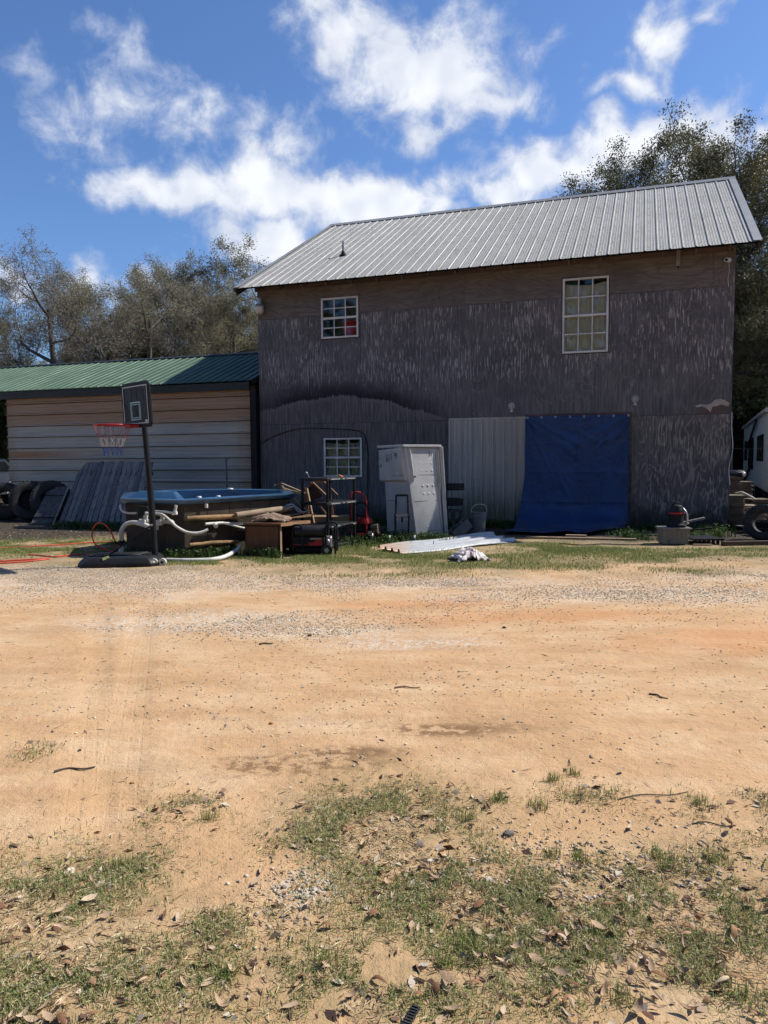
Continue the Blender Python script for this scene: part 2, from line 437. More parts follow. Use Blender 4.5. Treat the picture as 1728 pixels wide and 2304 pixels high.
# -- weathered plywood: vertical grain, flaking grey-violet paint, mildew
def ply_material(name, mode):
    m, kk, b = new_mat(name)
    inf = kk.n('ShaderNodeObjectInfo'); rnd = inf.outputs['Random']
    P = kk.coords(); X, Y, Z = kk.sep(P)
    off = kk.vec('SCALE', (13.1, 0, 7.7), scale=rnd)
    Q = kk.vec('ADD', P, off)
    qx, qy, qz = kk.sep(Q)
    if mode == 'top': along, across = qx, qz
    else: along, across = qz, qx
    A = kk.comb(kk.math('MULTIPLY', across, 1.0), 0.0, kk.math('MULTIPLY', along, .22))
    # cathedral grain from contour lines of stretched noise
    f1 = kk.noise(kk.comb(across, 0.0, kk.math('MULTIPLY', along, .33)), 1.5 if mode != 'top' else 1.9, 3, .5, .4)
    rings = kk.math('SINE', kk.math('MULTIPLY', f1, 150.0 if mode == 'low' else 85.0))
    strk = kk.noise(kk.comb(across, 0.0, kk.math('MULTIPLY', along, .07)), 26, 5, .65)
    fib = kk.noise(kk.comb(across, 0.0, kk.math('MULTIPLY', along, .05)), 120, 4, .6)
    if mode == 'up': c0, c1, lite = (.091, .090, .101), (.157, .153, .163), (.43, .41, .42)
    elif mode == 'top': c0, c1, lite = (.130, .116, .114), (.180, .160, .154), (.28, .25, .235)
    else: c0, c1, lite = (.090, .087, .092), (.152, .145, .145), (.36, .34, .325)
    col = kk.mix(kk.step(strk, .35, .68), c0, c1)
    big = kk.noise(Q, .9, 5, .6)
    col = kk.mix(kk.step(big, .38, .68, 0, .55), col, tuple(x * .72 for x in c0))
    if mode == 'top':
        col = kk.mix(kk.step(rings, .1, .95, 0, .5), col, (.095, .078, .076))
        spots = kk.voro(kk.comb(kk.math('MULTIPLY', qx, 1.4), 0.0, kk.math('MULTIPLY', qz, 2.6)), 1.7)
        col = kk.mix(kk.step(spots, .075, .03, 0, .85), col, (.03, .024, .024))
        col = kk.mix(kk.step(big, .5, .7, 0, .45), col, (.10, .088, .10))
        ht = kk.math('MULTIPLY', rings, .4)
    else:
        # flakes: short upright chips where paint has lifted
        fl = kk.noise(kk.comb(kk.math('MULTIPLY', X, 1.0), 0.0, kk.math('MULTIPLY', Z, .10)), 36, 3, .62)
        flb = kk.noise(kk.vec('ADD', P, (3, 0, 1)), 1.25, 4, .6)
        if mode == 'up':
            zone = kk.math('MULTIPLY', kk.step(Z, 2.5, 3.5, .25, 1.0), kk.step(flb, .28, .66, .25, 1.0))
            
            rg = kk.math('MULTIPLY', kk.step(rings, .6, .99), .09)
        else:
            zone = kk.math('MULTIPLY', kk.step(X, 8.2, 8.9, .18, 1.0), kk.step(flb, .3, .6, .25, 1.0))
            rg = kk.math('MULTIPLY', kk.math('MULTIPLY', kk.step(rings, .45, .99), kk.step(strk, .3, .6, .3, 1.0)), kk.step(X, 8.2, 8.7, .05, .42))
        thr = kk.lin(zone, 0, 1, .70, .51)
        chips = kk.step(kk.math('SUBTRACT', fl, thr), .0, .05)
        col = kk.mix(rg, col, lite)
        col = kk.mix(kk.math('MULTIPLY', chips, kk.lin(fib, .3, .7, .35, .85)), col, lite)
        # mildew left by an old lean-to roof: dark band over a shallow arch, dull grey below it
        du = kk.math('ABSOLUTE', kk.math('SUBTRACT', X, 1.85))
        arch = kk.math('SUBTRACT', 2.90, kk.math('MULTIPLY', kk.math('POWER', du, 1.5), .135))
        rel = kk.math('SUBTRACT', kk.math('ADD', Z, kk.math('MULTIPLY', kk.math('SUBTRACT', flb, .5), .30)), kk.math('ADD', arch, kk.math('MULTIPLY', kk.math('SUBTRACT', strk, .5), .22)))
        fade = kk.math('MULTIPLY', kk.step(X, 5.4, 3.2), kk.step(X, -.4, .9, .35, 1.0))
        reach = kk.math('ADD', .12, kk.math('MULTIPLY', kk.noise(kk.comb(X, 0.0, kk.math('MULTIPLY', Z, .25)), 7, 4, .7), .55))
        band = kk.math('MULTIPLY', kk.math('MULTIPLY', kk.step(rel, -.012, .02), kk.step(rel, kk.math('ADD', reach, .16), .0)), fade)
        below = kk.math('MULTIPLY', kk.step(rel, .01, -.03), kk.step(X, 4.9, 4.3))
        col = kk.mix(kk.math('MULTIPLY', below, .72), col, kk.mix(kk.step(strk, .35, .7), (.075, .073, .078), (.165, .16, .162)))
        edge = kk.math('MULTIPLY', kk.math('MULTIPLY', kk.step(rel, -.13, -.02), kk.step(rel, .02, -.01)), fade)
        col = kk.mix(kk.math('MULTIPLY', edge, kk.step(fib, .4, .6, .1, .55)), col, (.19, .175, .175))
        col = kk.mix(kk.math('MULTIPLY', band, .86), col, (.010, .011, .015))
        # rot and splashed soil at the foot
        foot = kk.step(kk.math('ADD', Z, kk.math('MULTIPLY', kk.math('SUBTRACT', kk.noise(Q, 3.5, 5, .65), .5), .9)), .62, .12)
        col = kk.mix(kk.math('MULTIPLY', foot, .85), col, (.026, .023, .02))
        sp = kk.voro(kk.comb(X, 0.0, Z), 3.3); 
        col = kk.mix(kk.step(sp, .05, .03, 0, .85), col, (.018, .016, .018))
        sp2 = kk.voro(kk.comb(kk.math('ADD', X, 5.0), 0.0, Z), 2.1)
        col = kk.mix(kk.step(sp2, .026, .018, 0, .9), col, (.55, .55, .55))
        ht = kk.math('ADD', kk.math('MULTIPLY', chips, -.5), kk.math('MULTIPLY', strk, .5))
    kk.put(b.inputs['Base Color'], col); b.inputs['Roughness'].default_value = .88; b.inputs['Specular IOR Level'].default_value = .2
    bump(kk, b, kk.math('ADD', ht, kk.math('MULTIPLY', fib, .5)), .5, .004)
    return m
PLY_UP, PLY_TOP, PLY_LOW = ply_material('plywood_flaking', 'up'), ply_material('plywood_bare', 'top'), ply_material('plywood_lower', 'low')
M_DARKWOOD = mat('dark_framing', (.05, .04, .036), (.03, .025, .024), .9, scale=9, stretch=(1, 1, .2))
M_FASCIA = mat('fascia_wood', (.115, .085, .08), (.06, .045, .045), .9, scale=5, stretch=(.3, 1, 2))
M_VINYL = mat('white_vinyl', (.62, .62, .62), (.5, .5, .51), .45, scale=3, bst=.03, dirt=(.25, .23, .2), damt=.25)
M_BLACK = mat('black_paint', (.009, .010, .014), (.014, .015, .018), .55, scale=6, bst=.05, spec=.15)
M_INSIDE = mat('interior_dark', (.05, .05, .05), (.03, .03, .03), .95, bst=0)

def metal_sheet_mat(name, c, c2, stain, rough=.38, metal=.75, vert='y', samt=.35, sc=1.0):
    m, kk, b = new_mat(name)
    inf = kk.n('ShaderNodeObjectInfo')
    P = kk.coords(); X, Y, Z = kk.sep(P)
    st = {'y': (1, .12, .12), 'z': (1, 1, .1), 'x': (.08, 1, 1)}[vert]
    Q = kk.vec('MULTIPLY', P, st)
    n1 = kk.noise(Q, 5 * sc, 6, .65); n2 = kk.noise(P, 1.3 * sc, 5, .6); n3 = kk.noise(P, 70, 3, .6); n4 = kk.noise(Q, 28 * sc, 5, .7)
    col = kk.mix(kk.step(n2, .35, .65), c, c2)
    col = kk.mix(kk.lin(inf.outputs['Random'], 0, 1, 0, .22), col, tuple(x * .7 for x in c))
    col = kk.mix(kk.math('MULTIPLY', kk.step(n1, .5, .72), samt), col, stain)
    col = kk.mix(kk.math('MULTIPLY', kk.step(n4, .56, .76), samt * .8), col, tuple(x * .5 for x in stain))
    kk.put(b.inputs['Base Color'], col); b.inputs['Metallic'].default_value = metal
    kk.put(b.inputs['Roughness'], kk.lin(n1, .3, .7, rough + .05, rough + .3)); b.inputs['Specular IOR Level'].default_value = .25
    bump(kk, b, kk.math('ADD', kk.math('MULTIPLY', n3, .25), n2), .12, .012)
    return m
M_ROOF = metal_sheet_mat('galvalume_roof', (.325, .32, .30), (.29, .285, .27), (.17, .163, .15), .5, .2, 'y', .3)
M_TRIM = mat('galvalume_trim', (.30, .30, .29), (.26, .26, .255), .5, .2, scale=3, bst=.05)

barn = empty('barn', BA, -PSI, 'two storey barn of weathered grey plywood with a metal roof', 'barn')
WINS = [(1.59, 2.49, 4.185, 5.093), (6.95, 7.857, 3.58, 5.09), (1.612, 2.546, 1.045, 1.94)]
DOOR = (6.215, 8.30, -.1, 2.315)
HOLES = WINS + [DOOR]
Z1, Z2, Z3 = 2.275, 4.715, 5.40
rs = random.Random(5)
def ply_sheet(u0, u1, z0, z1, m_):
    mb = MB(); t = rs.uniform(.010, .014); pr = rs.uniform(0, .003)
    for (a, b_, c_, d_) in rect_minus((u0 + .003, u1 - .003, z0 + .004, z1 - .004), HOLES):
        mb.bb((a, -t - pr, c_), (b_, -pr, d_))
    if mb.v: mb.build('plywood_sheet', m_, barn)
cw = BW / 8
for i in range(8):
    ply_sheet(i * cw, (i + 1) * cw, -.02, Z1, PLY_LOW)
    ply_sheet(i * cw, (i + 1) * cw, Z1, Z2, PLY_UP)
tops = [0, 2.46, 4.9, 7.34, 9.78, BW]
for a, b_ in zip(tops, tops[1:]): ply_sheet(a, b_, Z2, Z3, PLY_TOP)
# inner wall with the openings cut, end walls, rear wall, floors
mb = MB()
for (a, b_, c_, d_) in rect_minus((.01, BW - .01, -.05, 5.5), HOLES): mb.bb((a, .004, c_), (b_, .09, d_))
mb.build('wall_framing', M_INSIDE, barn)
DEP = 8.5
mb = MB()
for u in (0.0, BW - .06):
    mb = MB(); mb.add([(u, .095, -.05), (u, DEP, -.05), (u, DEP, 5.5), (u, 4.3, 7.9), (u, .095, 5.5),
            (u + .06, .095, -.05), (u + .06, DEP, -.05), (u + .06, DEP, 5.5), (u + .06, 4.3, 7.9), (u + .06, .095, 5.5)],
           [(0, 1, 2, 3, 4), (9, 8, 7, 6, 5), (0, 5, 6, 1), (1, 6, 7, 2), (2, 7, 8, 3), (3, 8, 9, 4), (4, 9, 5, 0)])
    mb.build('end_wall', PLY_UP, barn)
MB().bb((.07, DEP - .06, -.05), (BW - .07, DEP, 5.5)).build('rear_wall', PLY_UP, barn)
MB().bb((.1, .12, 2.5), (BW - .1, DEP - .1, 2.62)).build('upper_floor', M_INSIDE, barn)
# edge battens
MB().bb((BW - .004, -.02, -.02), (BW + .022, .08, 5.42)).build('corner_board', PLY_UP, barn)
MB().bb((-.022, -.018, -.02), (.004, .08, 5.42)).build('corner_board', PLY_UP, barn)

# -- roof: ribbed panels, nine inch ribs; eave and ridge ends as measured
EV = ((-.36, -.52, 5.36), (10.55, -.52, 5.37)); RG = ((-.16, 4.85, 8.28), (10.53, 3.75, 7.95))
def roof_pt(s, t, h=0.0):
    e = Vector(EV[0]).lerp(Vector(EV[1]), s); g_ = Vector(RG[0]).lerp(Vector(RG[1]), s)
    p = e.lerp(g_, t)
    dn = (g_ - e).normalized(); nn = Vector((1, 0, 0)).cross(dn).normalized()
    return p + nn * h
def rib_profile(pitch, nr, rib_h=.019, minor=.0035):
    """one panel: (offset along width, height) pairs"""
    pr = []
    for i in range(nr):
        o = i * pitch
        pr += [(o + .0, 0), (o + .010, rib_h), (o + .030, rib_h), (o + .042, 0)]
        for q in (.085, .135, .185):
            f = q / .2286 * pitch
            pr += [(o + f - .010, 0), (o + f - .005, minor), (o + f + .005, minor), (o + f + .010, 0)]
    pr.append((nr * pitch, 0)); return pr
NP = 12; RL = EV[1][0] - EV[0][0]; PWD = RL / NP
for i in range(NP):
    mb = MB(); prof = rib_profile(PWD / 4, 4, .015, .003)
    if i < NP - 1: prof = prof + [(PWD + .010, .0165), (PWD + .030, .0165)]
    lift = .001 * (i % 2)
    rows = [0, .33, .66, 1.0]; V = []; n_ = len(prof)
    for t in rows:
        for (o, h_) in prof: V.append(roof_pt((i * PWD + o) / RL, t, h_ + .004 + lift))
    for t in rows:
        for (o, h_) in prof: V.append(roof_pt((i * PWD + o) / RL, t, h_ + .0025 + lift))
    F = []; B0 = n_ * len(rows)
    for r_ in range(len(rows) - 1):
        for j in range(n_ - 1):
            a = r_ * n_ + j
            F += [(a, a + 1, a + n_ + 1, a + n_), (B0 + a, B0 + a + n_, B0 + a + n_ + 1, B0 + a + 1)]
    for j in range(n_ - 1): F.append((j, B0 + j, B0 + j + 1, j + 1))
    mb.add(V, F); mb.build('roof_panel', M_ROOF, barn)
# screws: small heads on the flats
mb = MB()
for i in range(NP * 4):
    for t in np.linspace(.04, .96, 9):
        p = roof_pt((i + .42) / (NP * 4), t, .006)
        if rs.random() < .9: mb.box(p, (.014, .014, .008))
o = mb.build('screw', mat('screw_grey', (.22, .21, .2), None, .5), barn); tag(o, kind='stuff')
# rear slope, deck, ridge cap, rake trim
def slab(name, m_, pts, th):
    mb = MB(); a = [Vector(p) for p in pts]; nn = (a[1] - a[0]).cross(a[2] - a[0]).normalized()
    mb.add(a + [p - nn * th for p in a], [(0, 1, 2, 3), (7, 6, 5, 4), (0, 4, 5, 1), (1, 5, 6, 2), (2, 6, 7, 3), (3, 7, 4, 0)])
    return mb.build(name, m_, barn)
mb = MB()
V = [roof_pt(.003 + .994 * i / 24, .004 + .993 * j / 8, -.02) for j in range(9) for i in range(25)]
V += [p - Vector((0, 0, .016)) for p in V]
F = [(j * 25 + i, j * 25 + i + 1, (j + 1) * 25 + i + 1, (j + 1) * 25 + i) for j in range(8) for i in range(24)]
F += [tuple(225 + q for q in f[::-1]) for f in F]
mb.add(V, F).build('roof_deck', M_DARKWOOD, barn)
slab('rear_roof', M_ROOF, [Vector(RG[0]) + Vector((0, .02, .0)), Vector(RG[1]) + Vector((0, .02, 0)), Vector((10.55, 8.9, 5.3)), Vector((-.36, 8.9, 5.3))], .02)
mb = MB()
for s0, s1 in ((0, .34), (.336, .67), (.666, 1.0)):
    a0, a1 = roof_pt(s0, .972, .027), roof_pt(s1, .972, .027); r0, r1 = roof_pt(s0, 1, .05), roof_pt(s1, 1, .05)
    b0, b1 = r0 + Vector((0, .14, -.07)), r1 + Vector((0, .14, -.07))
    dd = Vector((0, 0, .003))
    mb.add([a0, a1, r1, r0, b1, b0, a0 - dd, a1 - dd], [(0, 1, 2, 3), (3, 2, 4, 5), (0, 6, 7, 1)])
mb.build('ridge_cap', M_TRIM, barn)
for s0, s1, sg in ((0.0, .012, -1), (.9865, 1.0, 1)):
    mb = MB()
    for t0, t1 in ((0.0, .52), (.515, .99)):
        e = .006 * sg
        P_ = [roof_pt(s0, t0, .028), roof_pt(s1, t0, .028), roof_pt(s1, t1, .028), roof_pt(s0, t1, .028)]
        oi = 0 if sg < 0 else 1
        edge = [P_[oi] + Vector((e, 0, 0)), P_[3 - oi] + Vector((e, 0, 0))]
        low = [p - Vector((0, 0, .12)) for p in edge]
        mb.add(P_ + edge + low, [(0, 1, 2, 3), (4, 5, 7, 6)])
    mb.build('rake_trim', M_TRIM, barn)
for s in (.004, .996):
    p, q = roof_pt(s, .0, -.09), roof_pt(s, .99, -.09)
    MB().bar(p, q, .04, .13).build('rake_board', M_DARKWOOD, barn)
# rafter tails and frieze under the eave
for i in range(18):
    u = .12 + i * (BW - .24) / 17
    s = (u - EV[0][0]) / RL
    p, q = roof_pt(s, .015, -.085), roof_pt(s, .16, -.085)
    MB().bar(p, q, .04, .12).build('rafter_tail', M_FASCIA, barn)
for a, b_ in ((0.0, 3.6), (3.604, 7.2), (7.204, BW)):
    MB().bb((a, -.034, 5.36), (b_, -.0165, 5.56)).build('frieze_board', M_FASCIA, barn)
# vent pipe through the roof
mb = MB(); p = roof_pt(.175, .36, .0)
mb.cyl(p - Vector((0, 0, .05)), p + Vector((0, 0, .34)), .03, 12)
vp = mb.build('vent_pipe', mat('grey_pvc', (.36, .36, .37), None, .5), barn, 40)
mb = MB(); mb.lathe([(.10, -.02), (.095, .01), (.055, .035), (.042, .09), (.036, .1)], p, 16)
mb.build('pipe_boot', M_BLACK, vp, 40)

# -- windows: frame, sash rail, muntins, pane, blind
m, kk, b = new_mat('window_glass')
kk.t.nodes.remove(b)
gl = kk.n('ShaderNodeBsdfGlossy'); gl.inputs['Roughness'].default_value = .03; gl.inputs['Color'].default_value = (.9, .95, 1, 1)
tp = kk.n('ShaderNodeBsdfTransparent'); tp.inputs['Color'].default_value = (.95, .97, .96, 1)
fr = kk.n('ShaderNodeFresnel'); fr.inputs['IOR'].default_value = 1.5
mx = kk.n('ShaderNodeMixShader'); kk.t.links.new(fr.outputs[0], mx.inputs[0])
kk.t.links.new(tp.outputs[0], mx.inputs[1]); kk.t.links.new(gl.outputs[0], mx.inputs[2])
kk.t.links.new(mx.outputs[0], [n for n in kk.t.nodes if n.type == 'OUTPUT_MATERIAL'][0].inputs[0]); M_GLASS = m
M_BLIND = mat('beige_blind', (.60, .60, .47), (.52, .52, .41), .8, scale=3, stretch=(2, 1, .4))
M_BLIND2 = mat('green_blind', (.40, .43, .33), (.33, .36, .28), .8, scale=3)
M_RED = mat('red_cloth', (.60, .03, .045), (.45, .02, .03), .8, scale=4)
def window(u0, u1, z0, z1, blind, lab):
    w = MB()
    t = .042
    for a, b_ in (((u0, -.045, z0), (u0 + t, .01, z1)), ((u1 - t, -.045, z0), (u1, .01, z1)), ((u0 + t, -.045, z1 - t), (u1 - t, .01, z1)), ((u0 + t, -.05, z0), (u1 - t, .01, z0 + t))):
        w.bb(a, b_)
    wo_ = w.build('window', M_VINYL, barn, bevel=.004); wo_['label'] = lab
    zm = (z0 + z1) / 2
    MB().bb((u0 + t, -.038, zm - .026), (u1 - t, .004, zm + .022)).build('sash_rail', M_VINYL, wo_, bevel=.003)
    for (za, zb) in ((z0 + t, zm - .026), (zm + .022, z1 - t)):
        yy = -.012 if za > zm else -.022
        MB().bb((u0 + t, yy, za), (u1 - t, yy + .004, zb)).build('pane', M_GLASS, wo_)
        wi = u1 - u0 - 2 * t
        for j in (1, 2):
            uu = u0 + t + wi * j / 3
            MB().bb((uu - .011, yy - .008, za), (uu + .011, yy - .001, zb)).build('muntin', M_VINYL, wo_)
        zz = (za + zb) / 2
        MB().bb((u0 + t, yy - .0095, zz - .011), (u1 - t, yy - .002, zz + .011)).build('muntin', M_VINYL, wo_)
    tr = MB()                                                # dark gap of caulk round the frame
    g_ = .016
    for a, b_ in (((u0 - g_, -.0165, z0 - g_), (u0 - .001, .003, z1 + g_)), ((u1 + .001, -.0165, z0 - g_), (u1 + g_, .003, z1 + g_)), ((u0 - .001, -.0165, z1 + .001), (u1 + .001, .003, z1 + g_)), ((u0 - .001, -.0165, z0 - g_), (u1 + .001, .003, z0 - .001))):
        tr.bb(a, b_)
    tr.build('window_trim', M_BLACK, wo_)
    if blind:
        n_ = 40; V = []; F = []
        for i in range(n_ + 1):
            u = u0 + .03 + (u1 - u0 - .06) * i / n_
            for z_, sg in ((z0 + .02, 1.0), ((z0 + z1) / 2, .8), (z1 - .09 - .05 * math.sin(3.1 * i / n_), .35)):
                V.append((u, .06 + .007 * sg * math.sin(i * 1.15) + .006 * math.sin(i * .37), z_))
        for i in range(n_):
            for j in (0, 1): a = i * 3 + j; F.append((a, a + 3, a + 4, a + 1))
        MB().add(V, F).build('window_curtain', blind, wo_, True)
    return wo_
w0 = window(*WINS[0], None, 'small white upper window with red cloth and a lit lamp behind it')
window(*WINS[1], M_BLIND, 'tall white upper window with a pale beige curtain')
window(*WINS[2], M_BLIND2, 'white ground floor window with a dull green curtain')
# behind the small upper window: a red cloth and a lit ceiling lamp
MB().bb((1.98, .30, 3.9), (2.75, .33, 4.62)).build('red_cloth', M_RED, w0)
MB().bb((1.2, .9, 3.5), (2.9, .93, 5.3)).build('room_partition', mat('green_wall', (.12, .17, .15), None, .9), w0)
mb = MB(); mb.lathe([(.0, .02), (.05, .02), (.085, 0.0), (.05, -.012), (0, -.014)], (2.38, .55, 5.015), 16)
m, kk, b = new_mat('lit_lamp'); b.inputs['Base Color'].default_value = (.9, .7, .4, 1)
b.inputs['Emission Color'].default_value = (1, .72, .35, 1); b.inputs['Emission Strength'].default_value = 3.0
mb.build('ceiling_lamp', m, w0, True)

# -- sliding door of ribbed metal beside the tarp
m, kk, b = new_mat('door_metal')
P = kk.coords(); X, Y, Z = kk.sep(P)
st = kk.noise(kk.vec('MULTIPLY', P, (1, 1, .06)), 22, 6, .65); bg_ = kk.noise(P, 1.6, 5, .6); fi = kk.noise(P, 60, 5, .7)
col = kk.mix(kk.step(st, .35, .7), (.40, .40, .38), (.30, .305, .29))
col = kk.mix(kk.math('MULTIPLY', kk.step(X, 5.0, 6.0), kk.step(fi, .42, .62, .2, .55)), col, (.19, .19, .19))
col = kk.mix(kk.math('MULTIPLY', kk.step(kk.math('ADD', Z, kk.math('MULTIPLY', bg_, -.7)), .75, -.25), kk.step(st, .3, .6, .5, .95)), col, (.085, .10, .055))
kk.put(b.inputs['Base Color'], col); b.inputs['Roughness'].default_value = .55; b.inputs['Metallic'].default_value = .1
bump(kk, b, bg_, .1, .02); M_DOOR = m
sdoor = MB().bb((4.565, -.052, 2.275), (6.215, -.040, 2.318)).build('sliding_door', M_DOOR, barn); sdoor['label'] = 'pale ribbed metal door panels left of the blue tarp'
NR = 7; wd_ = 6.21 - 4.565
for i in range(NR):
    mb = MB(); p0 = 4.565 + wd_ * i / NR; p_ = wd_ / NR
    prof = [(0, 0), (.002, .05), (.034, .05), (.042, 0), (.08, 0), (.085, .005), (.1, .005), (.105, 0), (.15, 0), (.155, .005), (.17, .005), (.175, 0), (p_, 0)]
    V = [(p0 + o_, -.036 - h_, z_) for z_ in (-.03, 2.275) for (o_, h_) in prof] + [(p0 + o_, -.034 - h_, z_) for z_ in (-.03, 2.275) for (o_, h_) in prof]
    n_ = len(prof); F = []
    for j in range(n_ - 1): F += [(j, j + 1, n_ + j + 1, n_ + j), (2 * n_ + j, 3 * n_ + j, 3 * n_ + j + 1, 2 * n_ + j + 1)]
    mb.add(V, F); mb.build('door_panel', M_DOOR, sdoor)
MB().bb((6.2, -.035, 2.318), (8.34, -.014, 2.36)).build('door_header', M_FASCIA, barn)
MB().bb((8.292, -.03, -.02), (8.345, -.016, 2.318)).build('door_jamb', M_FASCIA, barn)

# -- things fixed to the wall
M_ALU = mat('cast_aluminium', (.45, .46, .47), (.33, .34, .35), .4, .6, scale=12)
M_LENS = mat('frosted_lens', (.55, .53, .48), (.45, .43, .39), .35, bst=.02)
lamp = empty('dusk_lamp', wl(.09, -.02, 5.0), -PSI, 'grey dusk-to-dawn lamp on the upper left corner of the barn', 'lamp')
mb = MB(); mb.lathe([(.03, .20), (.055, .19), (.062, .06), (.10, .03), (.11, 0.0), (.10, -.01)], (0, -.12, 0), 18); mb.build('lamp_housing', M_ALU, lamp, 40)
mb = MB(); mb.lathe([(.098, -.011), (.10, -.08), (.085, -.15), (.05, -.175), (0, -.18)], (0, -.12, 0), 18); mb.build('lamp_shade', M_LENS, lamp, 40)
MB().bb((-.03, -.09, .05), (.03, -.002, .13)).build('bracket', M_ALU, lamp)
def pulley(u, z, lab):
    e = empty('door_pulley', wl(u, -.02, z), -PSI, lab, 'pulley', 'round pulleys above the door')
    rot = Matrix.Rotation(R(90), 3, 'X')
    mb = MB(); mb.lathe([(.0, .05), (.012, .05), (.014, .035), (.068, .03), (.074, .018), (.06, .01), (.074, .002), (.068, -.006), (0, -.006)], (0, -.012, 0), 22, rot); mb.build('pulley_wheel', mat('dull_white', (.34, .34, .33), (.24, .24, .235), .6, scale=12), e, 40)
    mb = MB(); mb.lathe([(0, .056), (.02, .054), (.022, .046), (0, .045)], (0, -.012, 0), 12, rot); mb.build('hub', M_ALU, e, 40)
    mb = MB(); mb.cyl((0, -.03, -.07), (0, -.03, -.115), .018, 10, .028); mb.cyl((0, -.03, -.115), (0, -.03, -.125), .034, 10); mb.build('cord_knob', M_VINYL, e, 40)
    return e
pulley(5.923, 2.545, 'round white pulley over the ribbed metal door')
pulley(8.39, 2.615, 'round white pulley over the right edge of the blue tarp')
e = empty('vent_duct', wl(9.14, -.10, 5.12), -PSI, 'ribbed grey vent hose hanging under the eave at right', 'duct')
mb = MB(); pth = [(.0, -.05 * (1 - t) ** 2, .36 * t) for t in np.linspace(0, 1, 22)]
mb.tube(pth, [.034 + .006 * (i % 2) for i in range(22)], 12); mb.build('hose', mat('foil_hose', (.42, .38, .34), (.3, .27, .24), .5, .2), e, 50)
mb = MB(); mb.cyl((0, -.052, -.012), (0, -.049, .004), .026, 12); mb.build('hose_mouth', M_BLACK, e)
e = empty('security_camera', wl(10.05, -.02, 5.19), -PSI, 'small white security camera at the top right corner of the barn', 'camera')
mb = MB(); mb.cyl((.0, -.03, 0), (-.06, -.15, -.02), .042, 14); mb.build('camera_body', M_VINYL, e, 40)
mb = MB(); mb.cyl((-.0595, -.149, -.02), (-.064, -.157, -.0215), .028, 14); mb.build('lens', M_BLACK, e, 40)
mb = MB(); mb.cyl((0, -.002, 0), (0, -.02, 0), .045, 14); mb.cyl((0, -.02, 0), (0, -.05, 0), .02, 10); mb.build('mount', M_VINYL, e, 40)
mb = MB(); mb.tube(spline([(0, -.01, -.04), (.01, -.015, -.2), (-.01, -.012, -.34), (.005, -.012, -.5)], 6), .004, 5); mb.build('camera_wire', M_VINYL, e)
mb = MB(); mb.tube(spline([wl(u, -.03, z) for u, z in ((-.02, 1.82), (.25, 1.96), (.547, 2.069), (.938, 2.155), (1.344, 2.177), (2.0, 2.135), (2.4, 2.1), (2.56, 2.04), (2.65, 1.881), (2.69, 1.6), (2.68, 1.2), (2.674, .4), (2.67, .02))], 6), .009, 6)
tag(mb.build('cable', M_BLACK, None, True), 'black cable looping over the ground floor window of the barn', 'cable')
# torn house wrap on the right edge
m_wrap = mat('torn_wrap', (.42, .385, .335), (.28, .25, .22), .8, scale=9)
mb = MB()
pts = [(9.50, 2.44), (9.60, 2.475), (9.70, 2.46), (9.80, 2.485), (9.86, 2.555), (9.95, 2.57), (10.04, 2.535), (10.13, 2.475), (10.10, 2.41), (10.05, 2.43), (9.98, 2.455), (9.9, 2.43), (9.82, 2.42), (9.79, 2.31), (9.72, 2.385), (9.63, 2.43), (9.55, 2.415)]
V = [(u, -.020 - .022 * rs.random(), z) for u, z in pts]; n_ = len(V)
V += [(u, v - .003, z) for u, v, z in V]
mb.add(V, [tuple(range(n_)), tuple(range(2 * n_ - 1, n_ - 1, -1))] + [(i, (i + 1) % n_, n_ + (i + 1) % n_, n_ + i) for i in range(n_)])
o = mb.build('torn_house_wrap', m_wrap, barn)
o['label'] = 'torn pale flap on the bare wood at the right edge'
MB().bb((9.53, -.0185, 2.284), (10.12, -.0155, 2.43)).build('bare_wood_strip', mat('bare_strip', (.13, .095, .085), None, .9, stretch=(.2, 1, 1)), barn)
# white cord down the right edge
mb = MB(); mb.tube(spline([(BW + .03, -.02, 2.3), (BW + .035, -.03, 1.95), (BW + .06, -.03, 1.6), (BW + .0, -.03, 1.2), (BW + .03, -.03, .9)], 6), .006, 5)
mb.build('cord', M_VINYL, barn)

# -- blue tarp over the doorway
NS, NTT = 110, 150
V = []
sv, tv = np.meshgrid(np.linspace(0, 1, NS), np.linspace(0, 1, NTT))
drop = np.clip(tv / .80, 0, 1); tail = np.clip((tv - .80) / .20, 0, 1)
zz = 2.315 * (1 - drop) * 1.0 + .02
sag = .035 * np.sin(np.pi * np.clip(sv * 3, 0, 1)) * 0
uL = 6.215 - .02 * drop - .10 * np.clip((drop - .55) / .45, 0, 1) - .05 * tail; uR = 8.292 + .0 * drop + .02 * tail - .25 * tail
uu = uL + (uR - uL) * sv
fwd = .05 + .10 * drop ** 2 + .65 * np.clip((drop - .80) / .20, 0, 1) ** 1.8 + 1.0 * tail
fwd = fwd * (1 - .80 * np.clip((sv - .72) / .28, 0, 1) ** 1.5 * np.clip((drop - .3) / .7, 0, 1))
zz = np.maximum(zz, .02) + .10 * tail * (fbm(sv * 9, tv * 40, 3, 4)) * np.exp(-tail * .3)
zz += .16 * np.exp(-((drop - .97) / .035) ** 2) * np.clip(fbm(sv * 5 + 3, tv * 3, 2, 8) - .35, 0, 1)
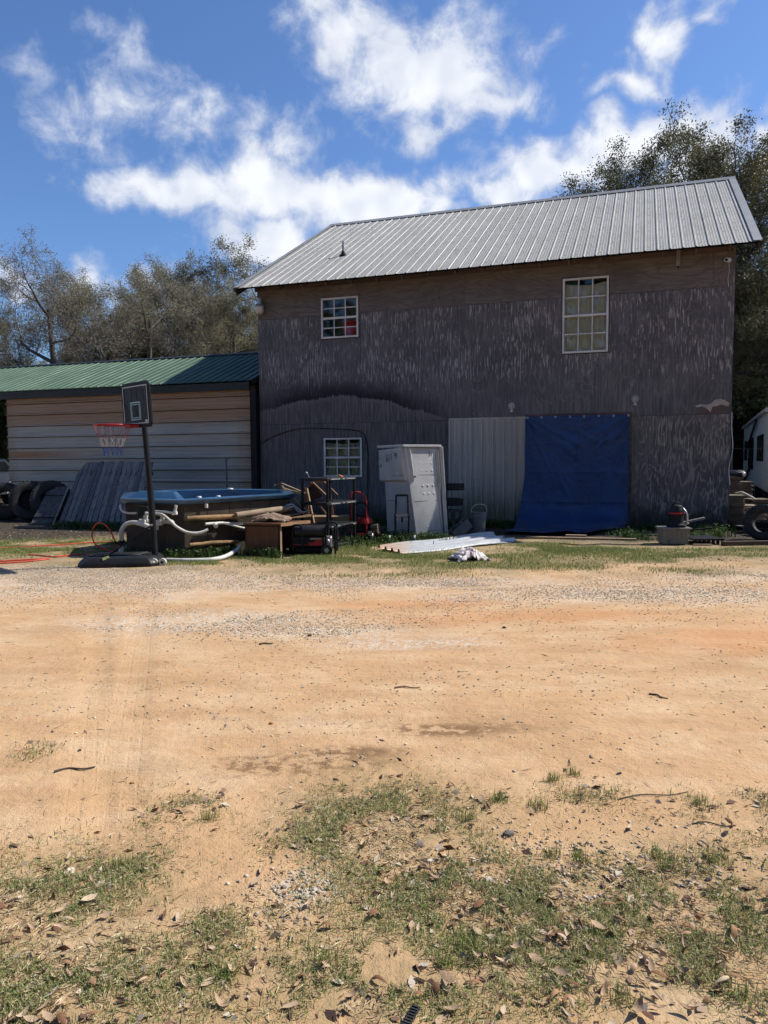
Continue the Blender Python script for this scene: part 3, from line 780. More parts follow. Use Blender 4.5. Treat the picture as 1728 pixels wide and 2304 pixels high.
# folds: pulls from the upper corners, pleats, crinkle
ang = np.arctan2(2.315 * tv * .8, (sv) * 2.1 + .05); r_ = np.hypot(sv * 2.1, 2.3 * tv * .8)
ang2 = np.arctan2(2.315 * tv * .8, (1.04 - sv) * 2.1); r2 = np.hypot((1 - sv) * 2.1, 2.3 * tv * .8)
fold = .075 * (fbm(ang * 9, r_ * .8, 3, 31) - .5) * np.exp(-r_ * .75) * 2 + .085 * (fbm(ang2 * 9 + 4, r2 * .8, 3, 37) - .5) * np.exp(-r2 * .75) * 2
fold += .085 * (fbm(sv * 5 + 2, tv * 1.3, 3, 12) - .5) * np.clip(drop * 1.6, 0.1, 1)
fold += .034 * (fbm(sv * 13 + tv * 6, tv * 16 - sv * 5, 3, 3) - .5) + .012 * (fbm(sv * 45, tv * 60, 2, 6) - .5)
swag = .03 * np.exp(-((tv - .10 - .09 * (1 - (2 * np.clip(sv, .5, 1) - 1.5) ** 2 * 4)) / .02) ** 2) * (sv > .5)
for c_, a_ in ((.26, sv), (.52, sv), (.77, sv), (.2, tv), (.41, tv), (.62, tv)): fold += .012 * np.clip(1 - np.abs(a_ - c_) / .012, 0, 1)     # creases from having been folded
nn = -(fwd + fold + swag)
nn = np.minimum(nn, -.03)
zz[0, :] = 2.325 - .015 * np.sin(np.linspace(0, 5 * np.pi, NS)) ** 2
V = np.stack([uu, nn, zz], -1).reshape(-1, 3)
idx = np.arange(NS * NTT).reshape(NTT, NS)
F = np.stack([idx[:-1, :-1], idx[:-1, 1:], idx[1:, 1:], idx[1:, :-1]], -1).reshape(-1, 4)
m, kk, b = new_mat('blue_tarp')
P = kk.coords(); n1 = kk.noise(P, 2.2, 6, .62); n2 = kk.noise(kk.vec('MULTIPLY', P, (1, 1, 3.5)), 14, 5, .65); wv = kk.noise(P, 150, 2, .5)
col = kk.mix(kk.step(n1, .35, .68), (.010, .048, .165), (.008, .036, .12))
col = kk.mix(kk.math('MULTIPLY', kk.step(n2, .55, .75), .35), col, (.018, .07, .20))
X, Y, Z = kk.sep(P)
col = kk.mix(kk.math('MULTIPLY', kk.step(Z, .28, .02), kk.step(n1, .3, .6, .25, .75)), col, (.035, .05, .085))
kk.put(b.inputs['Base Color'], col); b.inputs['Roughness'].default_value = .42; b.inputs['Specular IOR Level'].default_value = .5
bump(kk, b, kk.math('ADD', n2, kk.math('MULTIPLY', wv, .3)), .8, .03)
tm = mesh_arrays('tarp', V, F, True)
tarp = link('tarp', tm, m); tarp.location = BA; tarp.rotation_euler = (0, 0, -PSI)
tag(tarp, 'blue plastic tarp hanging over the barn doorway down to the ground', 'tarp')
for i in range(8):
    mb = MB(); mb.lathe([(.010, 0), (.020, .004), (.022, 0), (.020, -.004)], (6.26 + i * .287, -.075, 2.29), 12, Matrix.Rotation(R(90), 3, 'X'), closed=True); mb.build('grommet', M_ALU, tarp, True)

# ================================================================ SHED with open carport bay
shed = empty('shed', wl(-7.5, -.10), -PSI, 'long low shed with stained horizontal metal siding and a green roof', 'shed')
SL = 7.32
m, kk, b = new_mat('shed_siding')
P = kk.coords(); X, Y, Z = kk.sep(P)
n1 = kk.noise(kk.vec('MULTIPLY', P, (.18, 1, 1)), 2.2, 6, .62); n2 = kk.noise(kk.vec('MULTIPLY', P, (.10, 1, 2.5)), 6, 5, .65); n3 = kk.noise(P, 50, 4, .65)
nv = kk.noise(kk.vec('MULTIPLY', P, (3, 1, .3)), 3, 5, .6)
col = kk.mix(kk.step(n1, .35, .68), (.35, .35, .333), (.285, .288, .277))
col = kk.mix(kk.step(n2, .48, .7, 0, .45), col, (.20, .185, .155))
zw = kk.math('ADD', Z, kk.math('MULTIPLY', kk.math('SUBTRACT', n1, .5), .25))
tan_ = kk.step(zw, 2.30, 2.50)
col = kk.mix(kk.math('MULTIPLY', tan_, kk.step(n2, .25, .6, .72, .95)), col, (.30, .178, .10))
rb_ = kk.math('MULTIPLY', kk.step(kk.math('ABSOLUTE', kk.math('SUBTRACT', Z, 1.63)), .12, .05), kk.step(kk.math('ADD', X, kk.math('MULTIPLY', n2, 1.5)), 4.4, 1.2))
col = kk.mix(kk.math('MULTIPLY', rb_, .85), col, (.27, .12, .04))
ends = kk.math('MAXIMUM', kk.step(kk.math('ADD', X, kk.math('MULTIPLY', nv, .7)), .75, .2), kk.step(kk.math('SUBTRACT', X, kk.math('MULTIPLY', nv, .7)), 6.35, 7.0))
col = kk.mix(kk.math('MULTIPLY', ends, kk.step(n2, .3, .6, .35, .8)), col, (.21, .145, .09))
lowd = kk.step(kk.math('ADD', Z, kk.math('MULTIPLY', nv, .4)), .9, .2)
col = kk.mix(kk.math('MULTIPLY', lowd, .5), col, (.17, .155, .112))
sp = kk.voro(kk.comb(X, 0.0, Z), 1.6); col = kk.mix(kk.step(sp, .035, .02, 0, .8), col, (.05, .045, .04))
kk.put(b.inputs['Base Color'], col); b.inputs['Roughness'].default_value = .5; b.inputs['Metallic'].default_value = .15
bump(kk, b, kk.math('ADD', n1, kk.math('MULTIPLY', n3, .2)), .12, .02); M_SIDING = m
ps = .2905
for i in range(11):
    z0 = .06 + i * ps
    prof = [(0, .008), (.001, .052), (.012, .055), (.028, .055), (.048, .006), (.095, .006), (.102, .012), (.118, .012), (.125, .006), (.18, .006), (.187, .012), (.203, .012), (.21, .006), (ps - .016, .006)]
    jig = random.uniform(-.012, .012)
    V = []; n_ = len(prof)
    for x_ in (0 + jig, SL * .5, SL - .02 + jig):
        for (z_, y_) in prof: V.append((x_, -y_, z0 + z_))
    for x_ in (0 + jig, SL * .5, SL - .02 + jig):
        for (z_, y_) in prof: V.append((x_, -y_ + .003, z0 + z_))
    F = []; B0 = 3 * n_
    for r_ in range(2):
        for j in range(n_ - 1):
            a = r_ * n_ + j; F += [(a, a + n_, a + n_ + 1, a + 1), (B0 + a, B0 + a + 1, B0 + a + n_ + 1, B0 + a + n_)]
    for r_ in (0, 2):
        for j in range(n_ - 1): a = r_ * n_ + j; F.append((a, a + 1, B0 + a + 1, B0 + a))
    MB().add(V, F).build('siding_strip', M_SIDING, shed)
M_GREEN = metal_sheet_mat('green_roof', (.054, .102, .066), (.047, .09, .058), (.075, .105, .075), .42, .1, 'y', .3)
M_DKGREEN = mat('dark_green_trim', (.012, .018, .020), (.02, .026, .026), .5, scale=4, bst=.05)
mb = MB(); mb.bb((0.02, .0, .03), (SL - .03, .05, 3.24)); mb.build('wall_framing', M_INSIDE, shed)
mb = MB(); mb.bb((.02, .055, 0), (.07, 5.1, 3.24)); mb.bb((SL - .08, .055, 0), (SL - .03, 5.1, 3.24)); mb.bb((.07, 5.05, 0), (SL - .08, 5.1, 3.24)); mb.build('side_wall', M_SIDING, shed)
RX0, RX1 = -4.6, SL + .10
E0, E1 = (-.16, 3.30), (2.70, 4.37)
npan = 13; pw = (RX1 - RX0) / npan
sl = math.atan2(E1[1] - E0[1], E1[0] - E0[0]); nrm = (-math.sin(sl), math.cos(sl))
for i in range(npan):
    prof = rib_profile(pw / 4, 4, .02, .003); 
    if i < npan - 1: prof = prof + [(pw + .010, .0215), (pw + .030, .0215)]
    V = []; n_ = len(prof)
    for th in (.004, .002):
        for (y_, z_) in (E0, E1):
            for (o_, h_) in prof: V.append((RX0 + i * pw + o_, y_ + nrm[0] * (h_ + th), z_ + nrm[1] * (h_ + th)))
    F = []
    for j in range(n_ - 1): F += [(j, j + 1, n_ + j + 1, n_ + j), (2 * n_ + j, 3 * n_ + j, 3 * n_ + j + 1, 2 * n_ + j + 1), (j, 2 * n_ + j, 2 * n_ + j + 1, j + 1)]
    MB().add(V, F).build('roof_panel', M_GREEN, shed)
mb = MB()
V = [(RX0, E1[0] + .01, E1[1]), (RX1, E1[0] + .01, E1[1]), (RX1, 5.5, 3.3), (RX0, 5.5, 3.3)]
mb.add(V + [(x, y, z - .02) for x, y, z in V], [(0, 1, 2, 3), (7, 6, 5, 4), (0, 4, 5, 1), (1, 5, 6, 2), (2, 6, 7, 3), (3, 7, 4, 0)]); mb.build('rear_roof', M_GREEN, shed)
mb = MB(); zc = E1[1] + .036
mb.add([(RX0, E1[0] - .16, zc - .055), (RX1, E1[0] - .16, zc - .055), (RX1, E1[0], zc), (RX0, E1[0], zc), (RX1, E1[0] + .16, zc - .055), (RX0, E1[0] + .16, zc - .055)], [(0, 1, 2, 3), (3, 2, 4, 5)]); mb.build('ridge_cap', M_DKGREEN, shed)
MB().bb((RX0 + .05, -.13, 3.10), (SL + .0, -.045, 3.275)).build('eave_beam', M_DKGREEN, shed)
# rake trim and gable flashing beside the barn
mb = MB()
for y0, y1, x_ in ((-.17, 2.7, RX1 + .004),):
    za = E0[1] + (y0 - E0[0]) * math.tan(sl); zb = E1[1]
    mb.add([(x_, y0, za + .03), (x_, y1, zb + .03), (x_, y1, zb - .10), (x_, y0, za - .10), (x_ - .12, y0, za + .03), (x_ - .12, y1, zb + .03)], [(0, 1, 2, 3), (0, 4, 5, 1)])
mb.build('rake_trim', M_DKGREEN, shed)
MB().bb((SL - .018, -.07, 0), (SL + .135, .06, 3.09)).build('gap_upright', M_BLACK, shed)  # black upright filling the gap between shed and barn
for x_ in (RX0 + .3,):
    for y_ in (-.05, 5.0): MB().bb((x_ - .06, y_ - .06, 0), (x_ + .06, y_ + .06, 3.1 if y_ < 1 else 3.2)).build('carport_post', M_BLACK, shed)

# ================================================================ TREES
def leaf_mat(name, c, c2, back=.35):
    m, kk, b = new_mat(name)
    g_ = kk.n('ShaderNodeNewGeometry')
    col = kk.mix(g_.outputs['Random Per Island'], c, c2)
    inf = kk.n('ShaderNodeObjectInfo')
    col = kk.mix(kk.lin(inf.outputs['Random'], 0, 1, 0, .3), col, tuple(x * .6 for x in c2))
    kk.put(b.inputs['Base Color'], col); b.inputs['Roughness'].default_value = .55; b.inputs['Specular IOR Level'].default_value = .3
    if back:
        tl = kk.n('ShaderNodeBsdfTranslucent'); kk.put(tl.inputs['Color'], col)
        mx_ = kk.n('ShaderNodeMixShader'); mx_.inputs[0].default_value = back
        kk.t.links.new(b.outputs[0], mx_.inputs[1]); kk.t.links.new(tl.outputs[0], mx_.inputs[2])
        kk.t.links.new(mx_.outputs[0], [n for n in kk.t.nodes if n.type == 'OUTPUT_MATERIAL'][0].inputs[0])
    return m
M_BARK = mat('grey_bark', (.12, .105, .09), (.06, .052, .045), .95, scale=5, bs=18, bst=.6, stretch=(1, 1, .25))
M_BARKD = mat('dark_bark', (.07, .06, .05), (.035, .03, .026), .95, scale=5, bs=18, bst=.6, stretch=(1, 1, .25))
L_OLIVE = leaf_mat('leaf_olive', (.29, .265, .175), (.18, .17, .105), .5)
L_GREY = leaf_mat('leaf_greybrown', (.30, .27, .21), (.20, .18, .135), .5)
L_GREEN = leaf_mat('leaf_dark_green', (.055, .085, .030), (.028, .048, .018))
L_BROWN = leaf_mat('leaf_brownish', (.125, .12, .06), (.07, .07, .034), .4)

def tree_geometry(seed, height, spread, trunk_frac, n_main, leaf_n, leaf_size, twig=True, droop=0.0, levels=4, up=.55):
    """returns (wood V, wood F, leaf V, leaf F): tapered forking limbs, leaf quads in clumps round the twig ends"""
    r = np.random.default_rng(seed)
    wv, wf = [], []; nb = [0]
    tips = []
    def tube(path, rad, seg):
        P_ = np.array(path); n_ = len(P_)
        T = np.gradient(P_, axis=0); T /= np.linalg.norm(T, axis=1)[:, None] + 1e-9
        ref = np.array([1., .3, 0]) if abs(T[0][2]) > .8 else np.array([0, 0, 1.])
        X_ = np.cross(T, ref); X_ /= np.linalg.norm(X_, axis=1)[:, None] + 1e-9; Y_ = np.cross(T, X_)
        a = np.arange(seg) * 2 * np.pi / seg
        ring = P_[:, None] + (X_[:, None] * np.cos(a)[None, :, None] + Y_[:, None] * np.sin(a)[None, :, None]) * np.asarray(rad)[:, None, None]
        b_ = nb[0]; wv.append(ring.reshape(-1, 3)); nb[0] += n_ * seg
        i, j = np.meshgrid(np.arange(n_ - 1), np.arange(seg), indexing='ij'); j2 = (j + 1) % seg
        wf.append((b_ + np.stack([i * seg + j, i * seg + j2, (i + 1) * seg + j2, (i + 1) * seg + j], -1)).reshape(-1, 4))
    def limb(p, d_, L, rad, lev):
        n_ = {0: 9, 1: 8, 2: 6}.get(lev, 4)
        pts = [p]; dd = d_ / np.linalg.norm(d_)
        for i in range(n_ - 1):
            dd = dd + r.normal(0, .16 if lev else .05, 3) + np.array([0, 0, (.06 if lev < 2 else .02) - droop * .05 * lev])
            dd /= np.linalg.norm(dd); pts.append(pts[-1] + dd * L / (n_ - 1))
        end = .35 if lev == 0 else .3
        rads = np.maximum(np.linspace(1, end, n_) * rad, .007)
        if lev == 0: rads[0] *= 1.5; rads[1] *= 1.1
        tube(pts, rads, {0: 9, 1: 7, 2: 5, 3: 4}.get(lev, 3))
        pts = np.array(pts)
        if lev >= levels:
            tips.append((pts[-1], L)); tips.append((pts[len(pts) // 2], L)); return
        nk = n_main if lev == 0 else (r.integers(3, 6) if lev < 3 else r.integers(2, 4))
        lo = trunk_frac if lev == 0 else .25
        for q in range(nk):
            t = lo + (1 - lo) * (q + r.uniform(.1, .9)) / nk
            f = t * (n_ - 1); i0 = min(int(f), n_ - 2); pp = pts[i0] + (pts[i0 + 1] - pts[i0]) * (f - i0)
            ax = pts[i0 + 1] - pts[i0]; ax /= np.linalg.norm(ax)
            side = r.normal(0, 1, 3); side -= ax * side.dot(ax); side /= np.linalg.norm(side)
            if lev == 0:
                an = q * 2.4 + r.uniform(-.5, .5); side = np.array([np.cos(an), np.sin(an), 0])
            nd = ax * r.uniform(.35, .8) * up * 1.6 + side * r.uniform(.7, 1.1)
            Ln = (spread * r.uniform(.75, 1.15) * (1.15 - .55 * t)) if lev == 0 else L * r.uniform(.42, .68)
            limb(pp, nd, Ln, rads[i0] * r.uniform(.45, .65), lev + 1)
        # the leader goes on
        if lev > 0: limb(pts[-1], dd + r.normal(0, .2, 3), L * .5, rads[-1] * .95, lev + 1)
    limb(np.zeros(3), np.array([r.normal(0, .03), r.normal(0, .03), 1.0]), height * .78, height * .022, 0)
    T = np.array([t[0] for t in tips]); Lt = np.array([t[1] for t in tips])
    per = max(1, leaf_n // len(T))
    c = np.repeat(T, per, 0); s_ = np.repeat(Lt, per)
    c = c + r.normal(0, 1, c.shape) * (s_ * .28 + .07)[:, None]
    n_ = len(c)
    a = r.normal(0, 1, (n_, 3)); a /= np.linalg.norm(a, axis=1)[:, None]
    bb = np.cross(a, r.normal(0, 1, (n_, 3))); bb /= np.linalg.norm(bb, axis=1)[:, None]
    sz = leaf_size * r.uniform(.55, 1.35, n_)[:, None]
    lv = np.stack([c - a * sz, c + bb * sz * .42, c + a * sz, c - bb * sz * .42], 1).reshape(-1, 3)
    lf = np.arange(n_ * 4).reshape(-1, 4)
    return np.concatenate(wv), np.concatenate(wf), lv, lf
TREE_LIB = {}
def tree_kind(key, bark, leaf, **kw):
    wv, wf, lv, lf = tree_geometry(**kw)
    a = mesh_arrays('trunk', wv, wf, True); a.materials.append(bark)
    c = mesh_arrays('crown', lv, lf); c.materials.append(leaf)
    TREE_LIB[key] = (a, c)
tree_kind('oak_a', M_BARK, L_GREY, seed=3, height=11.5, spread=4.4, trunk_frac=.34, n_main=8, leaf_n=46000, leaf_size=.036, levels=5)
tree_kind('oak_b', M_BARK, L_OLIVE, seed=8, height=11.0, spread=4.2, trunk_frac=.30, n_main=9, leaf_n=110000, leaf_size=.042, levels=5)
tree_kind('oak_c', M_BARK, L_OLIVE, seed=21, height=10.5, spread=4.0, trunk_frac=.28, n_main=9, leaf_n=120000, leaf_size=.042, levels=5)
tree_kind('green_a', M_BARKD, L_GREEN, seed=14, height=10.0, spread=3.4, trunk_frac=.16, n_main=11, leaf_n=110000, leaf_size=.07, levels=4)
tree_kind('brown_a', M_BARKD, L_BROWN, seed=33, height=14.0, spread=4.4, trunk_frac=.34, n_main=10, leaf_n=90000, leaf_size=.048, levels=5)
def tree(key, px, depth, top_z, label, rz=0.0, name='oak_tree', group=None, wide=1.0, base_h=None):
    x = (px - 864) / 1680.0 * depth
    H = {'oak_a': 11.5, 'oak_b': 11.0, 'oak_c': 10.5, 'green_a': 10.0, 'brown_a': 14.0}[key]
    e = empty(name, (x, depth, -.05), rz, label, 'tree', group)
    s = top_z / (H * 1.12); e.scale = (s * wide, s * wide, s)
    link('trunk', TREE_LIB[key][0], None, e); link('crown', TREE_LIB[key][1], None, e)
    return e
LT = 'trees behind the shed'; RT = 'trees behind the barn'
tree('oak_a', 128, 33, 11.6, 'sparse grey oak standing alone highest at the left behind the shed', .4, group=LT)
tree('oak_c', -60, 36, 9.5, 'olive oak cut by the left edge of the picture', 2.2, group=LT)
tree('oak_b', 268, 38, 11.6, 'leaning olive oak next right of the lone grey oak', 1.1, group=LT)
tree('oak_a', 345, 34, 11.2, 'thin twiggy oak behind the middle of the shed roof', 3.3, group=LT)
tree('oak_c', 420, 40, 13.0, 'full olive oak right of the thin twiggy oak', 5.0, group=LT)
tree('oak_b', 515, 36, 10.6, 'round crowned oak rising just left of the barn eave', 2.6, group=LT)
tree('oak_c', 610, 41, 13.6, 'olive oak partly hidden by the barn eave', .2, group=LT)
tree('oak_b', 690, 44, 14.0, 'oak whose top just shows over the left slope of the barn roof', 4.0, group=LT)
tree('oak_c', 190, 44, 9.0, 'lower olive oak filling the gap behind the lone grey oak', 4.4, group=LT)
tree('oak_b', 330, 47, 9.5, 'far olive oak low between the twiggy oaks', .9, group=LT)
tree('oak_b', 480, 50, 10.6, 'far oak low behind the round crowned oak', 5.5, group=LT)
tree('oak_c', 30, 46, 8.6, 'far oak low at the left edge behind the dark evergreen', 3.0, group=LT)
tree('green_a', 20, 30, 6.2, 'dark evergreen just above the left end of the shed roof', .5, 'evergreen_tree', LT, 1.2)
tree('green_a', 110, 34, 5.6, 'low dark evergreen right of the bigger one over the shed roof', 2.5, 'evergreen_tree', LT, 1.2)
tree('green_a', 420, 43, 6.6, 'small dark evergreen under the oaks near the barn', 1.5, 'evergreen_tree', LT, 1.3)
tree('green_a', 300, 45, 6.2, 'small dark evergreen under the oaks over the shed middle', 4.1, 'evergreen_tree', LT, 1.4)
tree('brown_a', 1425, 31, 16.0, 'brownish tree showing over the barn roof farthest left of its row', .3, 'broadleaf_tree', RT)
tree('brown_a', 1500, 34, 18.4, 'tall thin topped tree over the middle of the right roof half', 2.0, 'broadleaf_tree', RT)
tree('brown_a', 1600, 30, 16.0, 'tallest brownish tree behind the right end of the barn roof', 4.1, 'broadleaf_tree', RT)
tree('brown_a', 1740, 29, 12.6, 'brownish tree cut by the right edge of the picture', 5.3, 'broadleaf_tree', RT)
tree('green_a', 1690, 37, 11.5, 'tall dark green tree right of the barn corner', .8, 'evergreen_tree', RT, 1.1)
tree('green_a', 1755, 41, 12.5, 'dark green tree behind the white camper', 3.7, 'evergreen_tree', RT, 1.2)
tree('green_a', 1655, 39, 10.5, 'dark green tree seen in the gap between barn and camper', 2.9, 'evergreen_tree', RT, 1.2)
tree('green_a', 1640, 44, 9.0, 'far dark tree deep behind the barn corner', 1.9, 'evergreen_tree', RT, 1.4)
tree('green_a', 1720, 46, 8.5, 'far dark tree deep behind the camper', 5.9, 'evergreen_tree', RT, 1.5)
# undergrowth closing the view under the crowns
def bush_geometry(seed, n_leaf, size):
    r = np.random.default_rng(seed)
    lobes = r.uniform(-1, 1, (9, 3)) * [.7, .5, .35] + [0, 0, .55]
    i = r.integers(0, 9, n_leaf); dirs = r.normal(0, 1, (n_leaf, 3)); dirs /= np.linalg.norm(dirs, axis=1)[:, None]
    c = lobes[i] + dirs * (r.uniform(.1, 1, n_leaf) ** .4 * r.uniform(.3, .5, n_leaf))[:, None]
    c[:, 2] = np.abs(c[:, 2]); a = r.normal(0, 1, (n_leaf, 3)); a /= np.linalg.norm(a, axis=1)[:, None]
    bb = np.cross(a, r.normal(0, 1, (n_leaf, 3))); bb /= np.linalg.norm(bb, axis=1)[:, None]
    sz = size * r.uniform(.6, 1.4, n_leaf)[:, None]
    lv = np.stack([c - a * sz, c + bb * sz * .5, c + a * sz, c - bb * sz * .5], 1).reshape(-1, 3)
    return lv, np.arange(n_leaf * 4).reshape(-1, 4)
bm_ = mesh_arrays('foliage', *bush_geometry(5, 9000, .05)); bm_.materials.append(L_GREEN)
sm_ = MB()
for a in range(6):
    an = a * 1.05; sm_.tube([(0, 0, 0), (.12 * math.cos(an), .12 * math.sin(an), .35), (.4 * math.cos(an), .35 * math.sin(an), .8)], [.02, .015, .006], 5)
sm_ = sm_.mesh('stems'); sm_.materials.append(M_BARKD)
def bush(px, depth, w, h, label, rz, group):
    e = empty('shrub', ((px - 864) / 1680.0 * depth, depth, -.03), rz, label, 'shrub', group)
    e.scale = (w, w * .8, h); link('foliage', bm_, None, e); link('stems', sm_, None, e)
for i, (px, dp, w_, h_, lab) in enumerate([(1650, 38, 2.8, 2.6, 'dark shrub beside the far corner of the barn'), (1680, 38, 3.2, 2.6, 'dark shrub in the far gap left of the camper'),
        (1720, 40, 3.4, 3.0, 'dark shrub behind the camper'), (1760, 37, 3.4, 3.0, 'dark shrub behind the camper, outermost'), (1640, 42, 3.5, 3.0, 'dark shrub half hidden by the barn corner'),
        (-20, 40, 3.6, 3.4, 'dark shrub at the left edge beyond the shed'), (30, 42, 3.6, 3.4, 'dark shrub peeping past the left end of the shed')]):
    bush(px, dp, w_, h_, lab, i * 1.3, 'shrubs under the trees')

# ================================================================ YARD THINGS
class Thing:
    """an Empty at the thing's base; parts are modelled in world metres and moved into its space"""
    def __init__(s, name, loc, label, cat, group=None):
        s.loc = Vector(loc); s.e = empty(name, s.loc, 0, label, cat, group)
    def part(s, name, mb, m_, parent=None, smooth=False, bevel=0.0, bseg=1, kind=None, label=None):
        me = mb.mesh(name, smooth, bevel, bseg); me.transform(Matrix.Translation(-s.loc))
        o = link(name, me, m_, parent or s.e)
        if kind: o['kind'] = kind
        if label: o['label'] = label
        return o
M_PLASTIC_BK = mat('black_plastic', (.011, .012, .014), (.018, .019, .021), .45, scale=5, dirt=(.06, .05, .04), damt=.35, spec=.2)
M_RUBBER = mat('rubber', (.018, .018, .02), (.03, .03, .03), .8, scale=10, bst=.3, dirt=(.07, .06, .05), damt=.5)
M_PVC = mat('white_pvc', (.58, .57, .53), (.46, .45, .41), .45, scale=6, dirt=(.24, .20, .15), damt=.55)
M_CHROME = mat('worn_steel', (.45, .45, .46), (.3, .3, .31), .35, .8, scale=9)
M_WOODGREY = mat('weathered_boards', (.115, .112, .112), (.065, .063, .064), .92, scale=7, bs=35, bst=.5, stretch=(3, 3, .16), dirt=(.03, .03, .03), damt=.45)
M_WOODTAN = mat('tan_lumber', (.33, .235, .145), (.24, .165, .10), .8, scale=6, bs=30, bst=.25, stretch=(1, 1, 1), dirt=(.12, .09, .06), damt=.4)
M_WOODRED = mat('reddish_wood', (.21, .105, .055), (.13, .065, .035), .7, scale=7, bst=.2)
M_RED = mat('red_paint', (.36, .018, .022), (.26, .012, .016), .4, scale=6, dirt=(.06, .03, .025), damt=.35)
M_ORANGE = mat('orange_rubber', (.62, .075, .035), (.50, .05, .03), .45, scale=10, bst=.05)

# -- basketball hoop
T = Thing('basketball_hoop', (-3.6, 10.35, 0), 'portable basketball hoop with a tilted black backboard in front of the hot tub', 'hoop')
mb = MB()
def rr(cx, cy, hx, hy, z, c=.1, rot=0.12):
    pts = [(-hx + c, -hy), (hx - c, -hy), (hx, -hy + c), (hx, hy - c), (hx - c, hy), (-hx + c, hy), (-hx, hy - c), (-hx, -hy + c)]
    return [(cx + x * math.cos(rot) - y * math.sin(rot), cy + x * math.sin(rot) + y * math.cos(rot), z) for x, y in pts]
bx, by = -3.66, 10.38
mb.loft([rr(bx, by, .54, .34, .005), rr(bx, by, .545, .345, .05), rr(bx, by, .52, .325, .09), rr(bx, by, .47, .29, .135), rr(bx, by, .45, .26, .145)])
T.part('base', mb, M_PLASTIC_BK, smooth=50, bevel=.012, bseg=2)
for j, (o_, w_) in enumerate(((-.14, .05), (.0, .05), (.14, .05))):
    mb = MB(); a = .12
    p0 = Vector((bx - .40, by + o_ - .05, .147)); p1 = Vector((bx + .30, by + o_ + .04, .147)); mb.bar(p0, p1, .07, .026); T.part('base_rib', mb, M_PLASTIC_BK, smooth=True, bevel=.008)
for o_ in (-.0, .11):
    mb = MB(); c_ = Vector((-3.17 + o_, 10.19 + o_ * .25, .055)); mb.tube([c_ - Vector((.0, .02, 0)), c_ + Vector((0, .025, 0))], .055, 16); w_ = T.part('wheel', mb, M_PVC, smooth=40)
    mb = MB(); mb.tube([c_ - Vector((.0, .024, 0)), c_ + Vector((0, .03, 0))], .02, 10); T.part('axle', mb, M_BLACK, w_, smooth=40)
pb = Vector((-3.20, 10.36, .08)); pm = Vector((-3.245, 10.36, 1.12)); pt = Vector((-3.315, 10.36, 2.2))
mb = MB(); mb.cyl(pb, pm, .044, 16); T.part('pole', mb, M_BLACK, smooth=40)
mb = MB(); mb.cyl(pm - Vector((0, 0, .02)), pt, .037, 16); T.part('upper_pole', mb, M_BLACK, smooth=40)
mb = MB(); mb.cyl(Vector((-3.222, 10.31, .56)), Vector((-3.80, 10.17, .145)), .011, 8); T.part('brace', mb, M_BLACK, smooth=True)
mb = MB(); mb.tube([Vector((-3.222, 10.29, .56)), Vector((-3.222, 10.315, .56))], .016, 8); T.part('bolt', mb, M_CHROME)
mb = MB(); mb.bar((-3.75, 10.10, .15), (-3.82, 10.05, .12), .03, .03); T.part('clip', mb, mat('yellow_green_plastic', (.30, .32, .12), None, .5))
# backboard, facing left and a little towards the drive
bn = Vector((-.716, -.70, 0)).normalized(); bt = Vector((bn.y, -bn.x, 0)) * -1     # bt: to the right seen from the front... along the board
bt = Vector((.70, -.716, 0)).normalized(); bz = Vector((-.045, 0, 1)).normalized()
bc = Vector((-3.395, 10.32, 2.215))
def bp(a, z_, d_): return bc + bt * a + bz * z_ + bn * d_
def board_loft(hw, hz, d0, d1, c=.05):
    o_ = [(-hw + c, -hz), (hw - c, -hz), (hw, -hz + c), (hw, hz - c), (hw - c, hz), (-hw + c, hz), (-hw, hz - c), (-hw, -hz + c)]
    return MB().loft([[bp(a, z_, d0) for a, z_ in o_], [bp(a, z_, d1) for a, z_ in o_]])
bd = T.part('backboard', board_loft(.41, .31, -.03, .0), M_BLACK, bevel=.006)
T.part('board_face', board_loft(.365, .265, .0005, .004, .02), mat('smoked_panel', (.028, .028, .034), (.018, .018, .023), .5, scale=3, bst=.0, spec=.12), bd)
def outline(hw, hz, cz, w_, d_):
    mb = MB()
    for a0, a1, z0, z1 in ((-hw, hw, hz - w_, hz), (-hw, hw, -hz, -hz + w_), (-hw, -hw + w_, -hz + w_, hz - w_), (hw - w_, hw, -hz + w_, hz - w_)):
        q = [bp(a0, cz + z0, d_), bp(a1, cz + z0, d_), bp(a1, cz + z1, d_), bp(a0, cz + z1, d_)]
        mb.add(q + [p + bn * .002 for p in q], [(0, 1, 2, 3), (7, 6, 5, 4), (0, 4, 5, 1), (1, 5, 6, 2), (2, 6, 7, 3), (3, 7, 4, 0)])
    return mb
M_LINE = mat('pale_line', (.50, .56, .58), (.42, .48, .5), .5, bst=0)
T.part('board_outline', outline(.358, .258, 0, .012, .005), M_LINE, bd)
T.part('target_square', outline(.145, .125, -.085, .016, .005), mat('teal_line', (.32, .50, .52), None, .5, bst=0), bd)
T.part('target_square', outline(.115, .095, -.085, .010, .005), mat('teal_line', (.32, .50, .52), None, .5, bst=0), bd)
mb = MB()                                                     # scrawled graphic strokes on the panel
for st_ in ([(-.30, .2), (-.33, .0), (-.25, -.15), (-.31, -.24)], [(-.12, .22), (-.10, .08), (-.13, .04)], [(.06, .22), (.05, .1), (.09, .06)], [(-.06, .05), (.0, -.1), (.08, -.2)], [(.07, .04), (.02, -.1), (-.07, -.19), (-.2, -.1), (-.3, .02)], [(.2, .24), (.26, .1), (.22, .05)]):
    pts = spline([bp(a, z_, .0055) for a, z_ in st_], 5)
    for p, q in zip(pts, pts[1:]): mb.bar(p, q, .014, .002, up=bn)
T.part('board_graphic', mb, M_BLACK, bd)
